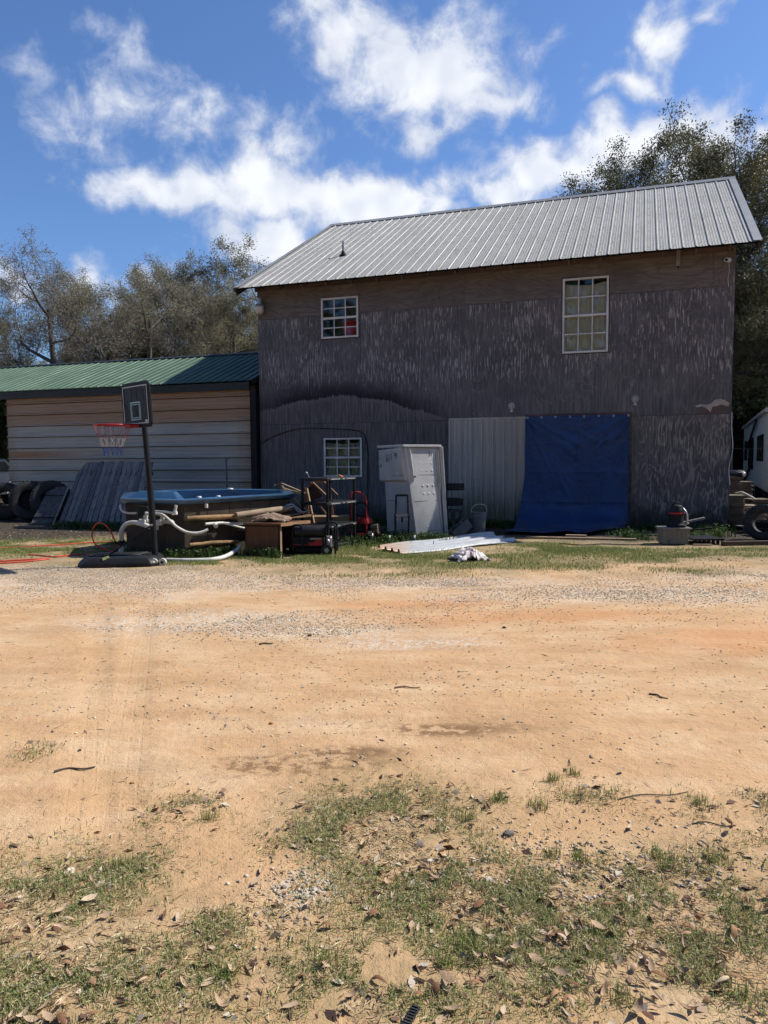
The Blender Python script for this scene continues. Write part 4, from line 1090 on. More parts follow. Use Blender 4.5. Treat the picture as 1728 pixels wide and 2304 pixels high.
mb = MB(); mb.bar(bp(.26, -.225, .006), bp(.32, -.225, .006), .028, .002, up=bn); T.part('maker_badge', mb, M_LINE, bd)
mb = MB()
for a in (-.07, .07): mb.bar(bp(a, -.20, -.03), bp(a * .3, -.28, -.07), .03, .03)
T.part('board_bracket', mb, M_BLACK)
rc = bp(0, -.285, .36); rimz = Vector((0, 0, 1))
ring = [rc + (bn * math.cos(a) + bt * math.sin(a)) * .225 for a in np.linspace(0, 2 * math.pi, 40, endpoint=False)]
mb = MB(); mb.tube(ring, .010, 8, closed=True)
rim_ = T.part('rim', mb, M_RED, smooth=True)
mb = MB(); mb.bar(bp(0, -.285, .0), bp(0, -.285, .14), .13, .05); mb.bar(bp(-.09, -.285, .02), bp(-.07, -.285, .17), .014); mb.bar(bp(.09, -.285, .02), bp(.07, -.285, .17), .014); T.part('rim_bracket', mb, M_RED, rim_, bevel=.006)
# net: crossing cords, red on top, white in the middle, blue at the foot
def netpt(i, lev):
    a = 2 * math.pi * i / 12; r_ = [.225, .20, .17, .145, .125, .118, .112][lev] ; z_ = [0, -.09, -.17, -.24, -.29, -.33, -.41][lev]
    w_ = .012 * math.sin(i * 5.1 + lev * 2)
    return rc + (bn * math.cos(a) + bt * math.sin(a)) * (r_ + w_) + Vector((0, 0, z_))
for (l0, l1, m_) in ((0, 2, mat('net_red', (.42, .10, .11), None, .8)), (2, 4, mat('net_white', (.60, .56, .47), None, .8)), (4, 6, mat('net_blue', (.03, .07, .40), None, .8))):
    mb = MB()
    for i in range(12):
        for lv in range(l0, l1):
            if l0 == 0: mb.tube([netpt(i, lv), netpt(i + (.5 if lv else 0), lv + 1)], .0035, 4)
            elif l0 == 4 : mb.tube([netpt(i, lv), netpt(i + (.2 if lv == 5 else .5), lv + 1)], .004, 4)
            else:
                mb.tube([netpt(i + .5 * (lv % 2), lv), netpt(i + .5 - .5 * (lv % 2) + .5 * (lv % 2), lv + 1)], .004, 4); mb.tube([netpt(i + .5, lv), netpt(i, lv + 1)], .004, 4)
    T.part('net', mb, m_, kind='stuff')

# -- hot tub
T = Thing('hot_tub', (-3.0, 12.2, 0), 'old blue hot tub in a dark wooden cabinet with bare pipes', 'hot tub')
RIM = [(-2.95, 10.95), (-1.50, 12.25), (-1.72, 13.25), (-2.6, 13.65), (-3.95, 13.45), (-4.38, 12.65), (-4.0, 11.42)]
TC = Vector((-2.95, 12.35, 0))
def rim_at(s, z, lift=True):
    out = []
    for x, y in RIM:
        p = TC + (Vector((x, y, 0)) - TC) * s
        out.append((p.x, p.y, z + ((y - 10.95) * .017 if lift else 0)))
    return out
m, kk, b = new_mat('blue_fibreglass'); P = kk.coords(); n1 = kk.noise(P, 3, 5, .6)
kk.put(b.inputs['Base Color'], kk.mix(kk.step(n1, .35, .7), (.030, .085, .16), (.02, .06, .12))); b.inputs['Roughness'].default_value = .28; b.inputs['Coat Weight'].default_value = .3; M_TUB = m
mb = MB()
mb.loft([rim_at(1.0, .80), rim_at(1.03, .835), rim_at(1.03, .868), rim_at(1.0, .884), rim_at(.93, .886), rim_at(.90, .872), rim_at(.86, .70), rim_at(.80, .45), rim_at(.62, .42), rim_at(.52, .14), rim_at(.3, .11)], cap0=False)
T.part('shell', mb, M_TUB, smooth=50)
# raised back at the left end
a0, a1 = Vector((-4.05, 11.40, .84)), Vector((-2.99, 10.92, .83)); dv = (a1 - a0).normalized(); inn = Vector((-dv.y, dv.x, 0))
q = [a0, a1, a1 - dv * .25 + inn * .16 + Vector((0, 0, .155)), a0 + dv * .25 + inn * .16 + Vector((0, 0, .155))]
q2 = [a0 + inn * .2, a1 + inn * .2, a1 - dv * .25 + inn * .26 + Vector((0, 0, .15)), a0 + dv * .25 + inn * .26 + Vector((0, 0, .15))]
mb = MB(); mb.add(q + q2, [(0, 1, 2, 3), (7, 6, 5, 4), (0, 4, 5, 1), (1, 5, 6, 2), (2, 6, 7, 3), (3, 7, 4, 0)]); T.part('raised_back', mb, M_TUB, smooth=40, bevel=.02, bseg=2)
M_CAB = mat('tub_cabinet', (.055, .042, .030), (.030, .024, .018), .8, scale=5, bs=25, bst=.3, stretch=(1, 1, 1), dirt=(.09, .065, .04), damt=.5)
CAB = rim_at(.97, 0, False)
for i in range(len(CAB)):
    p, q = Vector(CAB[i]), Vector(CAB[(i + 1) % len(CAB)]); dn = (q - p).normalized(); ou = Vector((dn.y, -dn.x, 0))
    nb_ = max(2, int((q - p).length / .34))
    for j in range(nb_):
        s0, s1 = p.lerp(q, j / nb_ + .002), p.lerp(q, (j + 1) / nb_ - .002); d_ = .001 * (j % 3)
        V = [s0 + ou * d_, s1 + ou * d_, s1 - ou * .02, s0 - ou * .02]
        mb = MB(); mb.add([v for v in V] + [v + Vector((0, 0, .80)) for v in V], [(0, 3, 2, 1), (4, 5, 6, 7), (0, 1, 5, 4), (1, 2, 6, 5), (2, 3, 7, 6), (3, 0, 4, 7)]); T.part('cabinet_panel', mb, M_CAB)
M_FOAM = mat('yellowed_foam', (.30, .185, .085), (.20, .12, .055), .85, scale=14, bst=.4, dirt=(.09, .06, .035), damt=.6)
ff = (Vector((-1.50, 12.25, 0)) - Vector((-2.95, 10.95, 0))).normalized(); fo = Vector((ff.y, -ff.x, 0))
def ft(s, z, o=.04): return Vector((-2.95, 10.95, z)) * 1 + ff * s + fo * o
mb = MB(); mb.tube([ft(.04, .60, .02), ft(.5, .59, .02), ft(.98, .58, .03)], [.035, .04, .038], 10); T.part('foam_strip', mb, M_FOAM, smooth=50)
mb = MB(); mb.tube([ft(.08, .20, .015), ft(.45, .205, .02), ft(.9, .185, .015)], [.03, .034, .03], 10); T.part('foam_strip', mb, M_FOAM, smooth=50)
mb = MB(); mb.tube([ft(.82, .60, .10), ft(1.3, .635, .10), ft(1.75, .66, .09), ft(1.85, .66, .08)], [.052, .05, .052, .035], 12); T.part('foam_log', mb, mat('cardboard_roll', (.30, .22, .15), (.21, .15, .10), .85, scale=10, bst=.4), smooth=50)
# plumbing on the left face
def tubes(name, pts, r_, m_=M_PVC, n=5, seg=10): mb = MB(); mb.tube(spline(pts, n), r_, seg); return T.part(name, mb, m_, smooth=50)
tubes('upper_pipe', [(-4.02, 11.36, .78), (-3.98, 11.30, .70), (-3.85, 11.22, .665), (-3.70, 11.16, .67)], .016)
mb = MB(); mb.bar((-3.66, 11.14, .70), (-3.50, 11.08, .70), .08, .15); T.part('pump_box', mb, M_BLACK, bevel=.01)
tubes('upper_pipe', [(-3.48, 11.05, .70), (-3.25, 10.96, .705), (-3.12, 10.90, .69), (-3.05, 10.87, .69)], .018)
mb = MB(); mb.cyl((-3.06, 10.87, .67), (-3.03, 10.87, .80), .022, 10); mb.cyl((-3.09, 10.87, .68), (-3.02, 10.86, .69), .028, 10); T.part('elbow', mb, M_PVC, smooth=40)
man = MB(); y0_ = 10.93
man.cyl((-3.62, 11.02, .565), (-3.06, 10.82, .555), .024, 12)
for x_ in (-3.60, -3.52, -3.13): man.cyl((x_, y0_ + .08 - (x_ + 3.6) * .36, .56), (x_ + .05, y0_ + .062 - (x_ + 3.6) * .36, .56), .033, 12)
T.part('manifold', man, M_PVC, smooth=40)
for x_, y_ in ((-3.53, 10.98), (-3.25, 10.87)):
    mb = MB(); mb.tube([(x_, y_ + .02, .555), (x_ - .02, y_ - .06, .55)], .045, 14); mb.cyl((x_, y_, .60), (x_, y_, .645), .02, 10); T.part('valve', mb, M_PVC, smooth=40)
mb = MB(); mb.cyl((-3.50, 10.97, .57), (-3.50, 10.97, .70), .022, 10); mb.cyl((-3.22, 10.86, .57), (-3.22, 10.86, .67), .022, 10); mb.cyl((-3.33, 10.90, .56), (-3.33, 10.90, .44), .024, 10); T.part('riser', mb, M_PVC, smooth=40)
tubes('hose', [(-3.50, 10.95, .67), (-3.30, 10.86, .675), (-3.20, 10.80, .66), (-3.10, 10.78, .58), (-3.0, 10.77, .49), (-2.86, 10.80, .41), (-2.72, 10.83, .395), (-2.62, 10.86, .42), (-2.58, 10.88, .445)], .021)
tubes('drain_pipe', [(-3.36, 10.88, .46), (-3.55, 10.93, .52), (-3.72, 11.0, .54), (-3.84, 11.03, .50), (-3.90, 11.04, .40), (-3.90, 11.04, .27)], .035)
mb = MB(); mb.cyl((-3.90, 11.04, .27), (-3.90, 11.04, .19), .05, 12); mb.bar((-4.0, 11.02, .235), (-3.82, 11.02, .25), .02); T.part('coupling', mb, M_BLACK, smooth=40)
mb = MB(); mb.cyl((-3.90, 11.04, .19), (-3.93, 11.04, .02), .034, 12); T.part('drain_stub', mb, M_PVC, smooth=40)
mb = MB(); mb.cyl(ft(.32, .50, .06), ft(.62, .50, .06), .022, 12); mb.tube([ft(.47, .49, .06), ft(.47, .46, .12)], .034, 12); T.part('valve', mb, M_PVC, smooth=40)
tubes('hose', [ft(.60, .50, .06), ft(.75, .485, .08), ft(.95, .47, .08), ft(1.1, .47, .08)], .018)
tubes('hose', [ft(.60, .50, .06), ft(.75, .46, .08), ft(.95, .40, .09), ft(1.12, .385, .1)], .018)
tubes('hose', [ft(.86, .38, .06), ft(.98, .365, .07), ft(1.12, .36, .08)], .012, mat('copper_pipe', (.28, .15, .09), None, .4, .3))
mb = MB(); mb.cyl(ft(.36, .74, .03), ft(.36, .80, .03), .025, 10); T.part('spout', mb, M_PVC, smooth=40)
for s_, t_ in ((.1, -.05), (.42, -.04)):
    mb = MB(); p = ft(s_ + .25, .895, -.12 + t_); mb.lathe([(0, .012), (.03, .012), (.04, 0), (.04, -.01)], p, 14); T.part('jet_knob', mb, M_VINYL, smooth=40)
mb = MB(); mb.lathe([(0, .012), (.05, .012), (.06, 0), (.06, -.01)], (-2.75, 13.35, .94), 14); T.part('jet_knob', mb, M_VINYL, smooth=40)
# thick white pipe lying on the grass in front
mb = MB(); mb.tube(spline([(-3.12, 10.62, .03), (-2.8, 10.56, .03), (-2.5, 10.60, .032), (-2.33, 10.82, .045), (-2.24, 11.2, .09), (-2.2, 11.32, .14)], 6), .032, 10)
tag(mb.build('drain_hose', M_PVC, None, True), 'thick white drain hose lying in the grass under the hot tub', 'hose')

# -- air hose, orange
mb = MB()
mb.tube(spline([(-6.9, 12.0, .02), (-6.385, 12.336, .02), (-5.675, 12.734, .02), (-5.1, 13.1, .02), (-4.6, 13.0, .03), (-4.5, 12.3, .02), (-4.35, 12.0, .02), (-4.15, 11.72, .03), (-4.18, 11.55, .2), (-4.25, 11.50, .40), (-4.38, 11.55, .49), (-4.50, 11.6, .46), (-4.60, 11.7, .30), (-4.55, 11.75, .12), (-4.3, 11.7, .03), (-4.0, 11.3, .02), (-4.2, 11.15, .02), (-4.6, 11.43, .02), (-4.82, 11.34, .02), (-4.95, 11.16, .02), (-5.2, 11.3, .02), (-5.5, 11.45, .02)], 10), .011, 7)
tag(mb.build('air_hose', M_ORANGE, None, True), 'red-orange air hose looping up beside the hot tub', 'hose')
mb = MB(); mb.tube(spline([(-6.3, 10.45, .018), (-5.446, 10.504, .018), (-5.104, 10.714, .02), (-4.95, 10.95, .018), (-5.25, 10.86, .018), (-5.7, 10.68, .018), (-6.4, 10.62, .018)], 10), .011, 7)
tag(mb.build('air_hose', M_ORANGE, None, True), 'flat loop of red-orange hose on the gravel at the left edge', 'hose')

# -- leaning fence panel
fb0, fb1 = Vector((-7.22, 16.40, .0)), Vector((-5.16, 15.85, .0)); fd = (fb1 - fb0).normalized()
tl_, tr_ = Vector((-7.15, 17.72, 1.42)), Vector((-5.22, 17.02, 1.42))
M_SLATB = mat('pale_weathered', (.24, .22, .18), (.15, .135, .11), .9, scale=9)
T = Thing('fence_panel', (fb0 + fb1) / 2, 'grey picket fence panel leaning on the shed siding', 'fence panel')
nf = 15; r_ = random.Random(4)
FENCEM = [mat('fence_grey_%d' % i, c_, tuple(v * .6 for v in c_), .92, scale=7, bs=35, bst=.5, stretch=(3, 3, .2), dirt=(.03, .03, .03), damt=.45) for i, c_ in enumerate(((.175, .172, .174), (.125, .122, .124), (.22, .214, .208)))]
for i in range(nf):
    t0, t1 = i / nf + .007, (i + 1) / nf - .007
    up_ = (tl_ - fb0).normalized(); nn_ = fd.cross(up_).normalized()
    a, b_ = fb0.lerp(fb1, t0), fb0.lerp(fb1, t1); c_, d_ = tl_.lerp(tr_, t1), tl_.lerp(tr_, t0)
    k1 = r_.uniform(-.025, .02); c_ = c_ + up_ * k1; d_ = d_ + up_ * k1; o_ = nn_ * r_.uniform(-.010, .010)
    mb = MB(); q = [a + o_, b_ + o_, c_ + o_, d_ + o_]; mb.add(q + [p + nn_ * .02 for p in q], [(0, 1, 2, 3), (7, 6, 5, 4), (0, 4, 5, 1), (1, 5, 6, 2), (2, 6, 7, 3), (3, 7, 4, 0)])
    T.part('picket', mb, FENCEM[r_.randrange(3)])
for t in (.16, .84):
    a, b_ = fb0.lerp(tl_, t), fb1.lerp(tr_, t); off = fd.cross((tl_ - fb0).normalized()).normalized() * -.045
    mb = MB(); mb.bar(a + off, b_ + off, .04, .09); T.part('rail', mb, M_WOODGREY)
mb = MB(); mb.bar(fb0 + Vector((-.10, -.02, 0)), fb0.lerp(tl_, .68) + Vector((-.06, -.06, 0)), .035, .02); tag(mb.build('board', M_SLATB), 'narrow pale board leaning at the left side of the fence panel', 'board')
# small pallet piece between tyres and panel
T = Thing('pallet', (-7.6, 16.6, 0), 'small dark pallet leaning between the tyres and the fence panel', 'pallet')
for i in range(3):
    mb = MB(); x_ = -7.78 + i * .17; mb.bar((x_, 16.50 - i * .03, .0), (x_ + .10, 17.3 - i * .03, .82), .15, .02, up=(0, -1, .6)); T.part('slat', mb, M_WOODGREY)
for z_ in (.18, .68):
    mb = MB(); y_ = 16.5 + .8 * z_ / .82 - .05; mb.bar((-7.84 + z_ * .12, y_, z_), (-7.30 + z_ * .12, y_ - .1, z_), .09, .03, up=(0, -1, .6)); T.part('crosspiece', mb, M_WOODGREY)

T.e.location += Vector((-.42, .95, 0))      # pallet_shift: back against the shed
# -- tyres
def tyre_mesh(name, R_, r_in, w):
    mb = MB(); hw = w / 2; pr = [(r_in, -hw * .75), (r_in + .03, -hw * .92), ((R_ + r_in) / 2, -hw), (R_ - .04, -hw * .95), (R_ - .012, -hw * .8), (R_, -hw * .55)]
    pr += [(R_ - .012, -hw * .35), (R_, -hw * .25), (R_, hw * .25), (R_ - .012, hw * .35), (R_, hw * .55), (R_ - .012, hw * .8), (R_ - .04, hw * .95), ((R_ + r_in) / 2, hw), (r_in + .03, hw * .92), (r_in, hw * .75), (r_in + .01, 0)]
    mb.lathe(pr, seg=40, closed=True)
    me = mb.mesh(name, 45); me.materials.append(M_RUBBER); return me
def lug_mesh(R_, w, n):
    mb = MB()
    for i in range(n):
        a = 2 * math.pi * i / n
        for s_ in (-1, 1):
            c_ = (R_ * math.cos(a), R_ * math.sin(a), s_ * w * .30); mb.box(c_, (.012, .035, w * .26), Matrix.Rotation(a, 3, 'Z') @ Matrix.Rotation(.5 * s_, 3, 'X'))
    me = mb.mesh('tread'); me.materials.append(M_RUBBER); return me
TY_A, TY_L = tyre_mesh('tyre', .46, .25, .26), lug_mesh(.462, .26, 34)
def tyre(loc, axis, R_, label, s=1.0, hub=False):
    e = empty('tyre', loc, 0, label, 'tyre', 'old tyres lying about the yard')
    q = Vector(axis).normalized().to_track_quat('Z', 'Y'); e.rotation_mode = 'QUATERNION'; e.rotation_quaternion = q; e.scale = (s, s, s)
    link('carcass', TY_A, None, e); tag(link('tread', TY_L, None, e), kind='stuff')
    if hub:
        mb = MB(); mb.lathe([(.0, .02), (.06, .02), (.08, -.02), (.2, -.03), (.245, -.02), (.25, .06), (.25, -.06)], seg=24); mb.build('rim', M_BLACK, e, 40)
    return e
tyre((-8.62, 18.22, .49), (.30, -.93, .12), .46, 'big truck tyre leaning on the left end of the shed', 1.05, True)
tyre((-8.12, 18.22, .49), (.55, -.80, .2), .46, 'truck tyre leaning behind the first one, next to the pallet', 1.05, True)
tyre((-9.35, 18.45, .47), (.25, -.95, .1), .46, 'truck tyre cut by the left edge of the picture', 1.0)
mb = MB(); mb.bar((-8.1, 16.35, .025), (-7.45, 16.22, .03), .14, .045); tag(mb.build('plank', M_WOODTAN), 'short plank on the ground below the truck tyres', 'plank')
mb = MB(); mb.bar((-7.9, 16.1, .02), (-6.6, 15.95, .02), .07, .035); tag(mb.build('plank', M_WOODGREY), 'thin grey strip of wood on the dark soil before the pallet', 'plank')
mb = MB(); mb.cyl((-3.55, 16.9, .0), (-3.55, 16.9, 1.52), .02, 8); mb.cyl((-3.55, 16.9, 1.5), (-3.47, 16.86, 1.5), .018, 8); tag(mb.build('water_pipe', mat('green_pipe', (.10, .14, .12), None, .5), None, 40), 'thin upright water pipe in front of the shed behind the hot tub', 'pipe')

# -- wooden cabinet with rags on top
T = Thing('cabinet', (-1.6, 11.4, 0), 'brown wooden cabinet with an open side in the grass', 'cabinet')
c0, cl, cr = Vector((-1.55, 11.08, 0)), Vector((-2.10, 11.22, 0)), Vector((-1.20, 11.62, 0)); cb = cl + cr - c0; H_ = .505
M_CABW = mat('brown_veneer', (.115, .052, .026), (.075, .034, .018), .5, scale=5, bs=30, bst=.1, stretch=(4, 4, .35))
M_CABD = mat('dark_veneer', (.045, .022, .014), (.03, .016, .01), .55, scale=5)
def wall_(p, q, z0, z1, th, sd=1):
    d_ = (q - p).normalized(); o_ = Vector((-d_.y, d_.x, 0)) * th * sd
    V = [p, q, q + o_, p + o_]; mb = MB()
    mb.add([v + Vector((0, 0, z0)) for v in V] + [v + Vector((0, 0, z1)) for v in V], [(0, 3, 2, 1), (4, 5, 6, 7), (0, 1, 5, 4), (1, 2, 6, 5), (2, 3, 7, 6), (3, 0, 4, 7)]); return mb
T.part('side_panel', wall_(cl, c0, 0, H_ - .03, .02), M_CABD)
T.part('door', wall_(cl.lerp(c0, .04) - Vector((.004, .016, 0)), c0.lerp(cl, .06) - Vector((.004, .016, 0)), .0, H_ - .055, .012), M_CABW)
T.part('side_panel', wall_(cb, cr, 0, H_ - .03, -.02, 1), M_CABD)
T.part('back_panel', wall_(cl, cb, 0, H_ - .03, -.012), M_CABD)
T.part('face_frame', wall_(c0, c0.lerp(cr, .06), 0, H_ - .03, .03), M_WOODTAN); T.part('face_frame', wall_(cr.lerp(c0, .06), cr, 0, H_ - .03, .03), M_CABD); T.part('divider', wall_(c0.lerp(cr, .5), c0.lerp(cr, .54), 0, H_ - .03, .25), M_CABD)
mb = MB(); mb.prism([(p.x, p.y) for p in (cl + Vector((-.02, -.02, 0)), c0 + Vector((0, -.03, 0)), cr + Vector((.03, -.01, 0)), cb)], H_ - .03, H_); T.part('top', mb, M_CABW)
T.part('top_edge', wall_(c0 + Vector((.012, -.034, 0)), cr + Vector((.042, -.014, 0)), H_ - .045, H_ + .002, -.012), mat('raw_edge', (.34, .19, .095), None, .7))

def rag(name, c, rx, ry, h, m_, label, seed, cat='rag', n=34, rz=0.0):
    s_ = np.linspace(-1, 1, n); A_, B_ = np.meshgrid(s_, s_)
    rad = np.hypot(A_, B_); k_ = 1 + .28 * (fbm(A_ * 2 + seed, B_ * 2, 3, seed) - .5) * 2
    X_ = A_ * rx * k_; Y_ = B_ * ry * k_
    Z_ = h * np.clip(1 - rad * .8, 0, 1) ** .8 * (.3 + 1.2 * fbm(A_ * 2.2 + 5, B_ * 2.2 + seed, 3, seed + 3)) + h * .5 * np.abs(np.sin(fbm(A_ * 1.6, B_ * 1.6, 2, seed + 9) * 14)) * .6
    Z_ = np.maximum(Z_, .004)
    V = np.stack([X_, Y_, Z_], -1).reshape(-1, 3); V2 = V - [0, 0, .006]
    idx = np.arange(n * n).reshape(n, n); F = np.stack([idx[:-1, :-1], idx[:-1, 1:], idx[1:, 1:], idx[1:, :-1]], -1).reshape(-1, 4)
    F2 = F[:, ::-1] + n * n
    me = mesh_arrays(name, np.concatenate([V, V2]), np.concatenate([F, F2]), True)
    o = link(name, me, m_); o.location = c; o.rotation_euler = (0, 0, rz); return tag(o, label, cat)
M_RAGT = mat('tan_cloth', (.26, .185, .13), (.18, .125, .09), .95, scale=5, bst=.3, dirt=(.10, .06, .05), damt=.5)
M_RAGW = mat('white_cloth', (.66, .63, .62), (.56, .52, .51), .95, scale=5, bst=.3, dirt=(.42, .30, .27), damt=.6)
rag('rag', (-1.72, 11.45, .508), .28, .2, .11, M_RAGT, 'crumpled tan rags heaped on the brown cabinet', 3)
rag('rag', (1.2, 10.57, .0), .23, .20, .17, M_RAGW, 'crumpled white cloth lying on the grass before the metal sheet', 8, 'cloth', 44, .3)
T = Thing('scrap_strips', (-1.4, 11.7, .5), 'loose wooden strips and metal tubing on the cabinet', 'scrap')
for p, q, w_, m_ in (((-1.95, 11.5, .52), (-1.25, 12.0, .60), .05, M_WOODRED), ((-1.8, 11.4, .53), (-1.15, 11.75, .56), .045, M_WOODTAN), ((-1.7, 11.3, .52), (-1.1, 11.9, .585), .04, M_WOODRED)):
    mb = MB(); mb.bar(p, q, w_, .015); T.part('strip', mb, m_)
mb = MB(); mb.tube(spline([(-1.85, 12.0, .58), (-1.6, 12.05, .70), (-1.48, 12.1, .72), (-1.38, 12.1, .60), (-1.2, 12.15, .62)], 6), .014, 8); T.part('bent_tube', mb, M_CHROME, smooth=True)
mb = MB(); mb.tube(spline([(-1.70, 12.0, .57), (-1.52, 12.0, .68), (-1.42, 12.0, .69), (-1.3, 12.05, .58)], 6), .012, 8); T.part('bent_tube', mb, M_CHROME, smooth=True)
mb = MB(); V = []; 
for i in range(9):
    t = i / 8; z_ = .515 - .30 * t ** 1.5; x_ = -1.33 - .05 * t - .02 * math.sin(t * 6); V += [(x_ - .045 - .01 * t, 11.44 - .02 * math.sin(t * 4), z_), (x_ + .045 + .01 * t, 11.42, z_)]
mb.add(V, [(2 * i, 2 * i + 1, 2 * i + 3, 2 * i + 2) for i in range(8)]); T.part('hanging_cloth', mb, M_RAGT, smooth=True)

# -- broken wooden chairs behind the hot tub
def chair_frame(T_, bars, m_):
    for i, (p, q, w_, t_) in enumerate(bars):
        mb = MB(); mb.bar(p, q, w_, t_); T_.part(['seat_rail', 'leg', 'back_post', 'stretcher'][i % 4], mb, m_, bevel=.004)
T = Thing('broken_chair', (-1.6, 12.95, 0), 'overturned pale wooden chair frame sticking up behind the hot tub', 'chair')
chair_frame(T, [((-1.76, 12.85, 1.045), (-1.40, 12.75, .90), .035, .025), ((-1.90, 13.0, 1.005), (-1.42, 12.9, .85), .04, .03), ((-1.78, 12.9, 1.0), (-1.68, 12.92, .86), .03, .03), ((-1.72, 12.95, .93), (-1.36, 12.9, .87), .035, .025), ((-1.66, 12.9, .86), (-1.30, 12.9, .55), .04, .03), ((-1.34, 12.95, .95), (-1.15, 12.85, .0), .04, .04), ((-1.80, 13.2, 1.0), (-1.62, 13.3, .0), .04, .04)], M_WOODTAN)
mb = MB(); mb.add([(-1.90, 12.98, 1.01), (-1.77, 12.84, 1.05), (-1.72, 12.95, 1.02), (-1.84, 13.05, 1.0), (-1.90, 12.98, 1.0), (-1.77, 12.84, 1.04), (-1.72, 12.95, 1.01), (-1.84, 13.05, .99)], [(0, 1, 2, 3), (7, 6, 5, 4), (0, 4, 5, 1), (1, 5, 6, 2), (2, 6, 7, 3), (3, 7, 4, 0)]); T.part('seat_corner', mb, M_WOODTAN)
T = Thing('broken_chair', (-1.0, 13.2, 0), 'reddish broken wooden chair seen through the black shelf', 'chair')
chair_frame(T, [((-1.26, 13.2, 1.05), (-1.02, 13.1, .83), .04, .025), ((-1.24, 13.25, 1.06), (-1.06, 13.3, 1.055), .05, .06), ((-1.07, 13.3, 1.06), (-.82, 13.2, .82), .035, .025), ((-1.27, 13.2, 1.04), (-1.40, 13.2, .9), .05, .03), ((-1.22, 13.1, .75), (-.96, 13.1, .42), .035, .03), ((-1.40, 13.25, .95), (-1.30, 13.3, .0), .04, .04), ((-.95, 13.15, .88), (-.86, 13.25, .0), .04, .04)], M_WOODRED)
mb = MB(); mb.add([(-1.36, 13.22, .95), (-1.22, 13.22, 1.03), (-1.08, 13.2, .80), (-1.30, 13.2, .70)] + [(-1.36, 13.26, .95), (-1.22, 13.26, 1.03), (-1.08, 13.24, .80), (-1.30, 13.24, .70)], [(0, 1, 2, 3), (7, 6, 5, 4), (0, 4, 5, 1), (1, 5, 6, 2), (2, 6, 7, 3), (3, 7, 4, 0)]); T.part('back_panel', mb, M_CABD)
mb = MB(); mb.bb((-1.38, 12.95, .32), (-.62, 13.3, .46)); tag(mb.build('crate_board', M_WOODTAN, None, bevel=.004), 'wide weathered board lying behind the black shelf', 'board')
for x_, lab in ((-1.30, 'left wooden block under the wide board behind the shelf'), (-.72, 'right wooden block under the wide board behind the shelf')): mb = MB(); mb.bb((x_ - .07, 13.0, 0), (x_ + .07, 13.25, .318)); tag(mb.build('block', M_WOODGREY), lab, 'block')

# -- black plastic shelf unit
T = Thing('shelf_unit', (-.92, 12.4, 0), 'black plastic shelf unit standing in front of the lower window', 'shelf')
SC = [Vector((-.90, 11.92, 0)), Vector((-.50, 12.62, 0)), Vector((-.93, 12.88, 0)), Vector((-1.33, 12.18, 0))]
for p in SC: mb = MB(); mb.cyl(p, p + Vector((0, 0, 1.10)), .024, 10); T.part('post', mb, M_BLACK, smooth=40)
cc = sum(SC, Vector()) / 4
for z_ in (1.11, .715, .345, .03):
    mb = MB(); pts = [cc + (p - cc) * 1.1 for p in SC]; mb.prism([(p.x, p.y) for p in pts], z_, z_ + .045); sh_ = T.part('shelf', mb, M_PLASTIC_BK, bevel=.008)
    if z_ > .1:
        for a, b_ in ((.12, .42), (.50, .58), (.64, .94)):
            d_ = (pts[1] - pts[0]); o_ = Vector((d_.y, -d_.x, 0)).normalized() * .003
            mb = MB(); mb.bar(pts[0].lerp(pts[1], a) + o_ + Vector((0, 0, z_ + .022)), pts[0].lerp(pts[1], b_) + o_ + Vector((0, 0, z_ + .022)), .004, .016); T.part('edge_slot', mb, mat('pale_slot', (.30, .31, .32), None, .4), sh_)
mb = MB(); mb.bar((-.72, 12.3, 1.175), (-.68, 12.27, 1.162), .05, .03); mb.bar((-.74, 12.31, 1.19), (-.705, 12.29, 1.178), .035, .02); tag(mb.build('orange_tool', mat('orange_paint', (.55, .20, .06), None, .5)), 'small orange tool on top of the black shelf', 'tool')
mb = MB(); mb.cyl((-1.22, 12.22, 1.158), (-1.25, 12.2, 1.23), .01, 8); mb.cyl((-1.25, 12.2, 1.23), (-1.27, 12.19, 1.24), .016, 8); tag(mb.build('tap', M_CHROME), 'little metal tap on the left end of the black shelf', 'tap')

# -- generator
T = Thing('generator', (-1.1, 11.85, 0), 'black generator with a red panel in a tube frame beside the cabinet', 'generator')
gx0, gx1, gy0, gy1 = -1.46, -.82, 11.66, 12.08
for y_ in (gy0, gy1):
    for x_ in (gx0 + .02, gx1 - .12):
        mb = MB(); mb.tube(spline([(x_, y_, .02), (x_, y_, .40), (x_ + .02, y_, .46), (x_ + .12, y_, .46), (x_ + .14, y_, .40), (x_ + .14, y_, .02)], 4), .016, 8); T.part('frame_hoop', mb, M_BLACK, smooth=50)
mb = MB(); mb.tube([(gx0 + .03, 11.72 , .36), (gx0 + .05, 11.72, .36), (gx1 - .14, 11.72, .36), (gx1 - .12, 11.72, .36)], [.03, .085, .085, .03], 16); tk = T.part('fuel_tank', mb, M_PLASTIC_BK, smooth=50)
mb = MB(); mb.bb((gx0 + .03, 11.72, .30), (gx1 - .13, 12.02, .44)); T.part('tank_body', mb, M_PLASTIC_BK, tk, bevel=.03, bseg=3)
mb = MB(); mb.cyl((-1.31, 11.8, .43), (-1.31, 11.8, .47), .035, 12); T.part('fuel_cap', mb, M_BLACK, tk, smooth=40)
mb = MB(); mb.bb((gx0 + .02, 11.655, .14), (gx1 - .16, 11.98, .285)); pn = T.part('control_panel', mb, M_BLACK, bevel=.006)
mb = MB(); mb.add([(-1.20, 11.652, .15), (-.995, 11.652, .15), (-.995, 11.652, .24), (-1.07, 11.652, .235), (-1.13, 11.652, .205), (-1.20, 11.652, .195)], [(0, 1, 2, 3, 4, 5)]); T.part('red_label', mb, M_RED, pn)
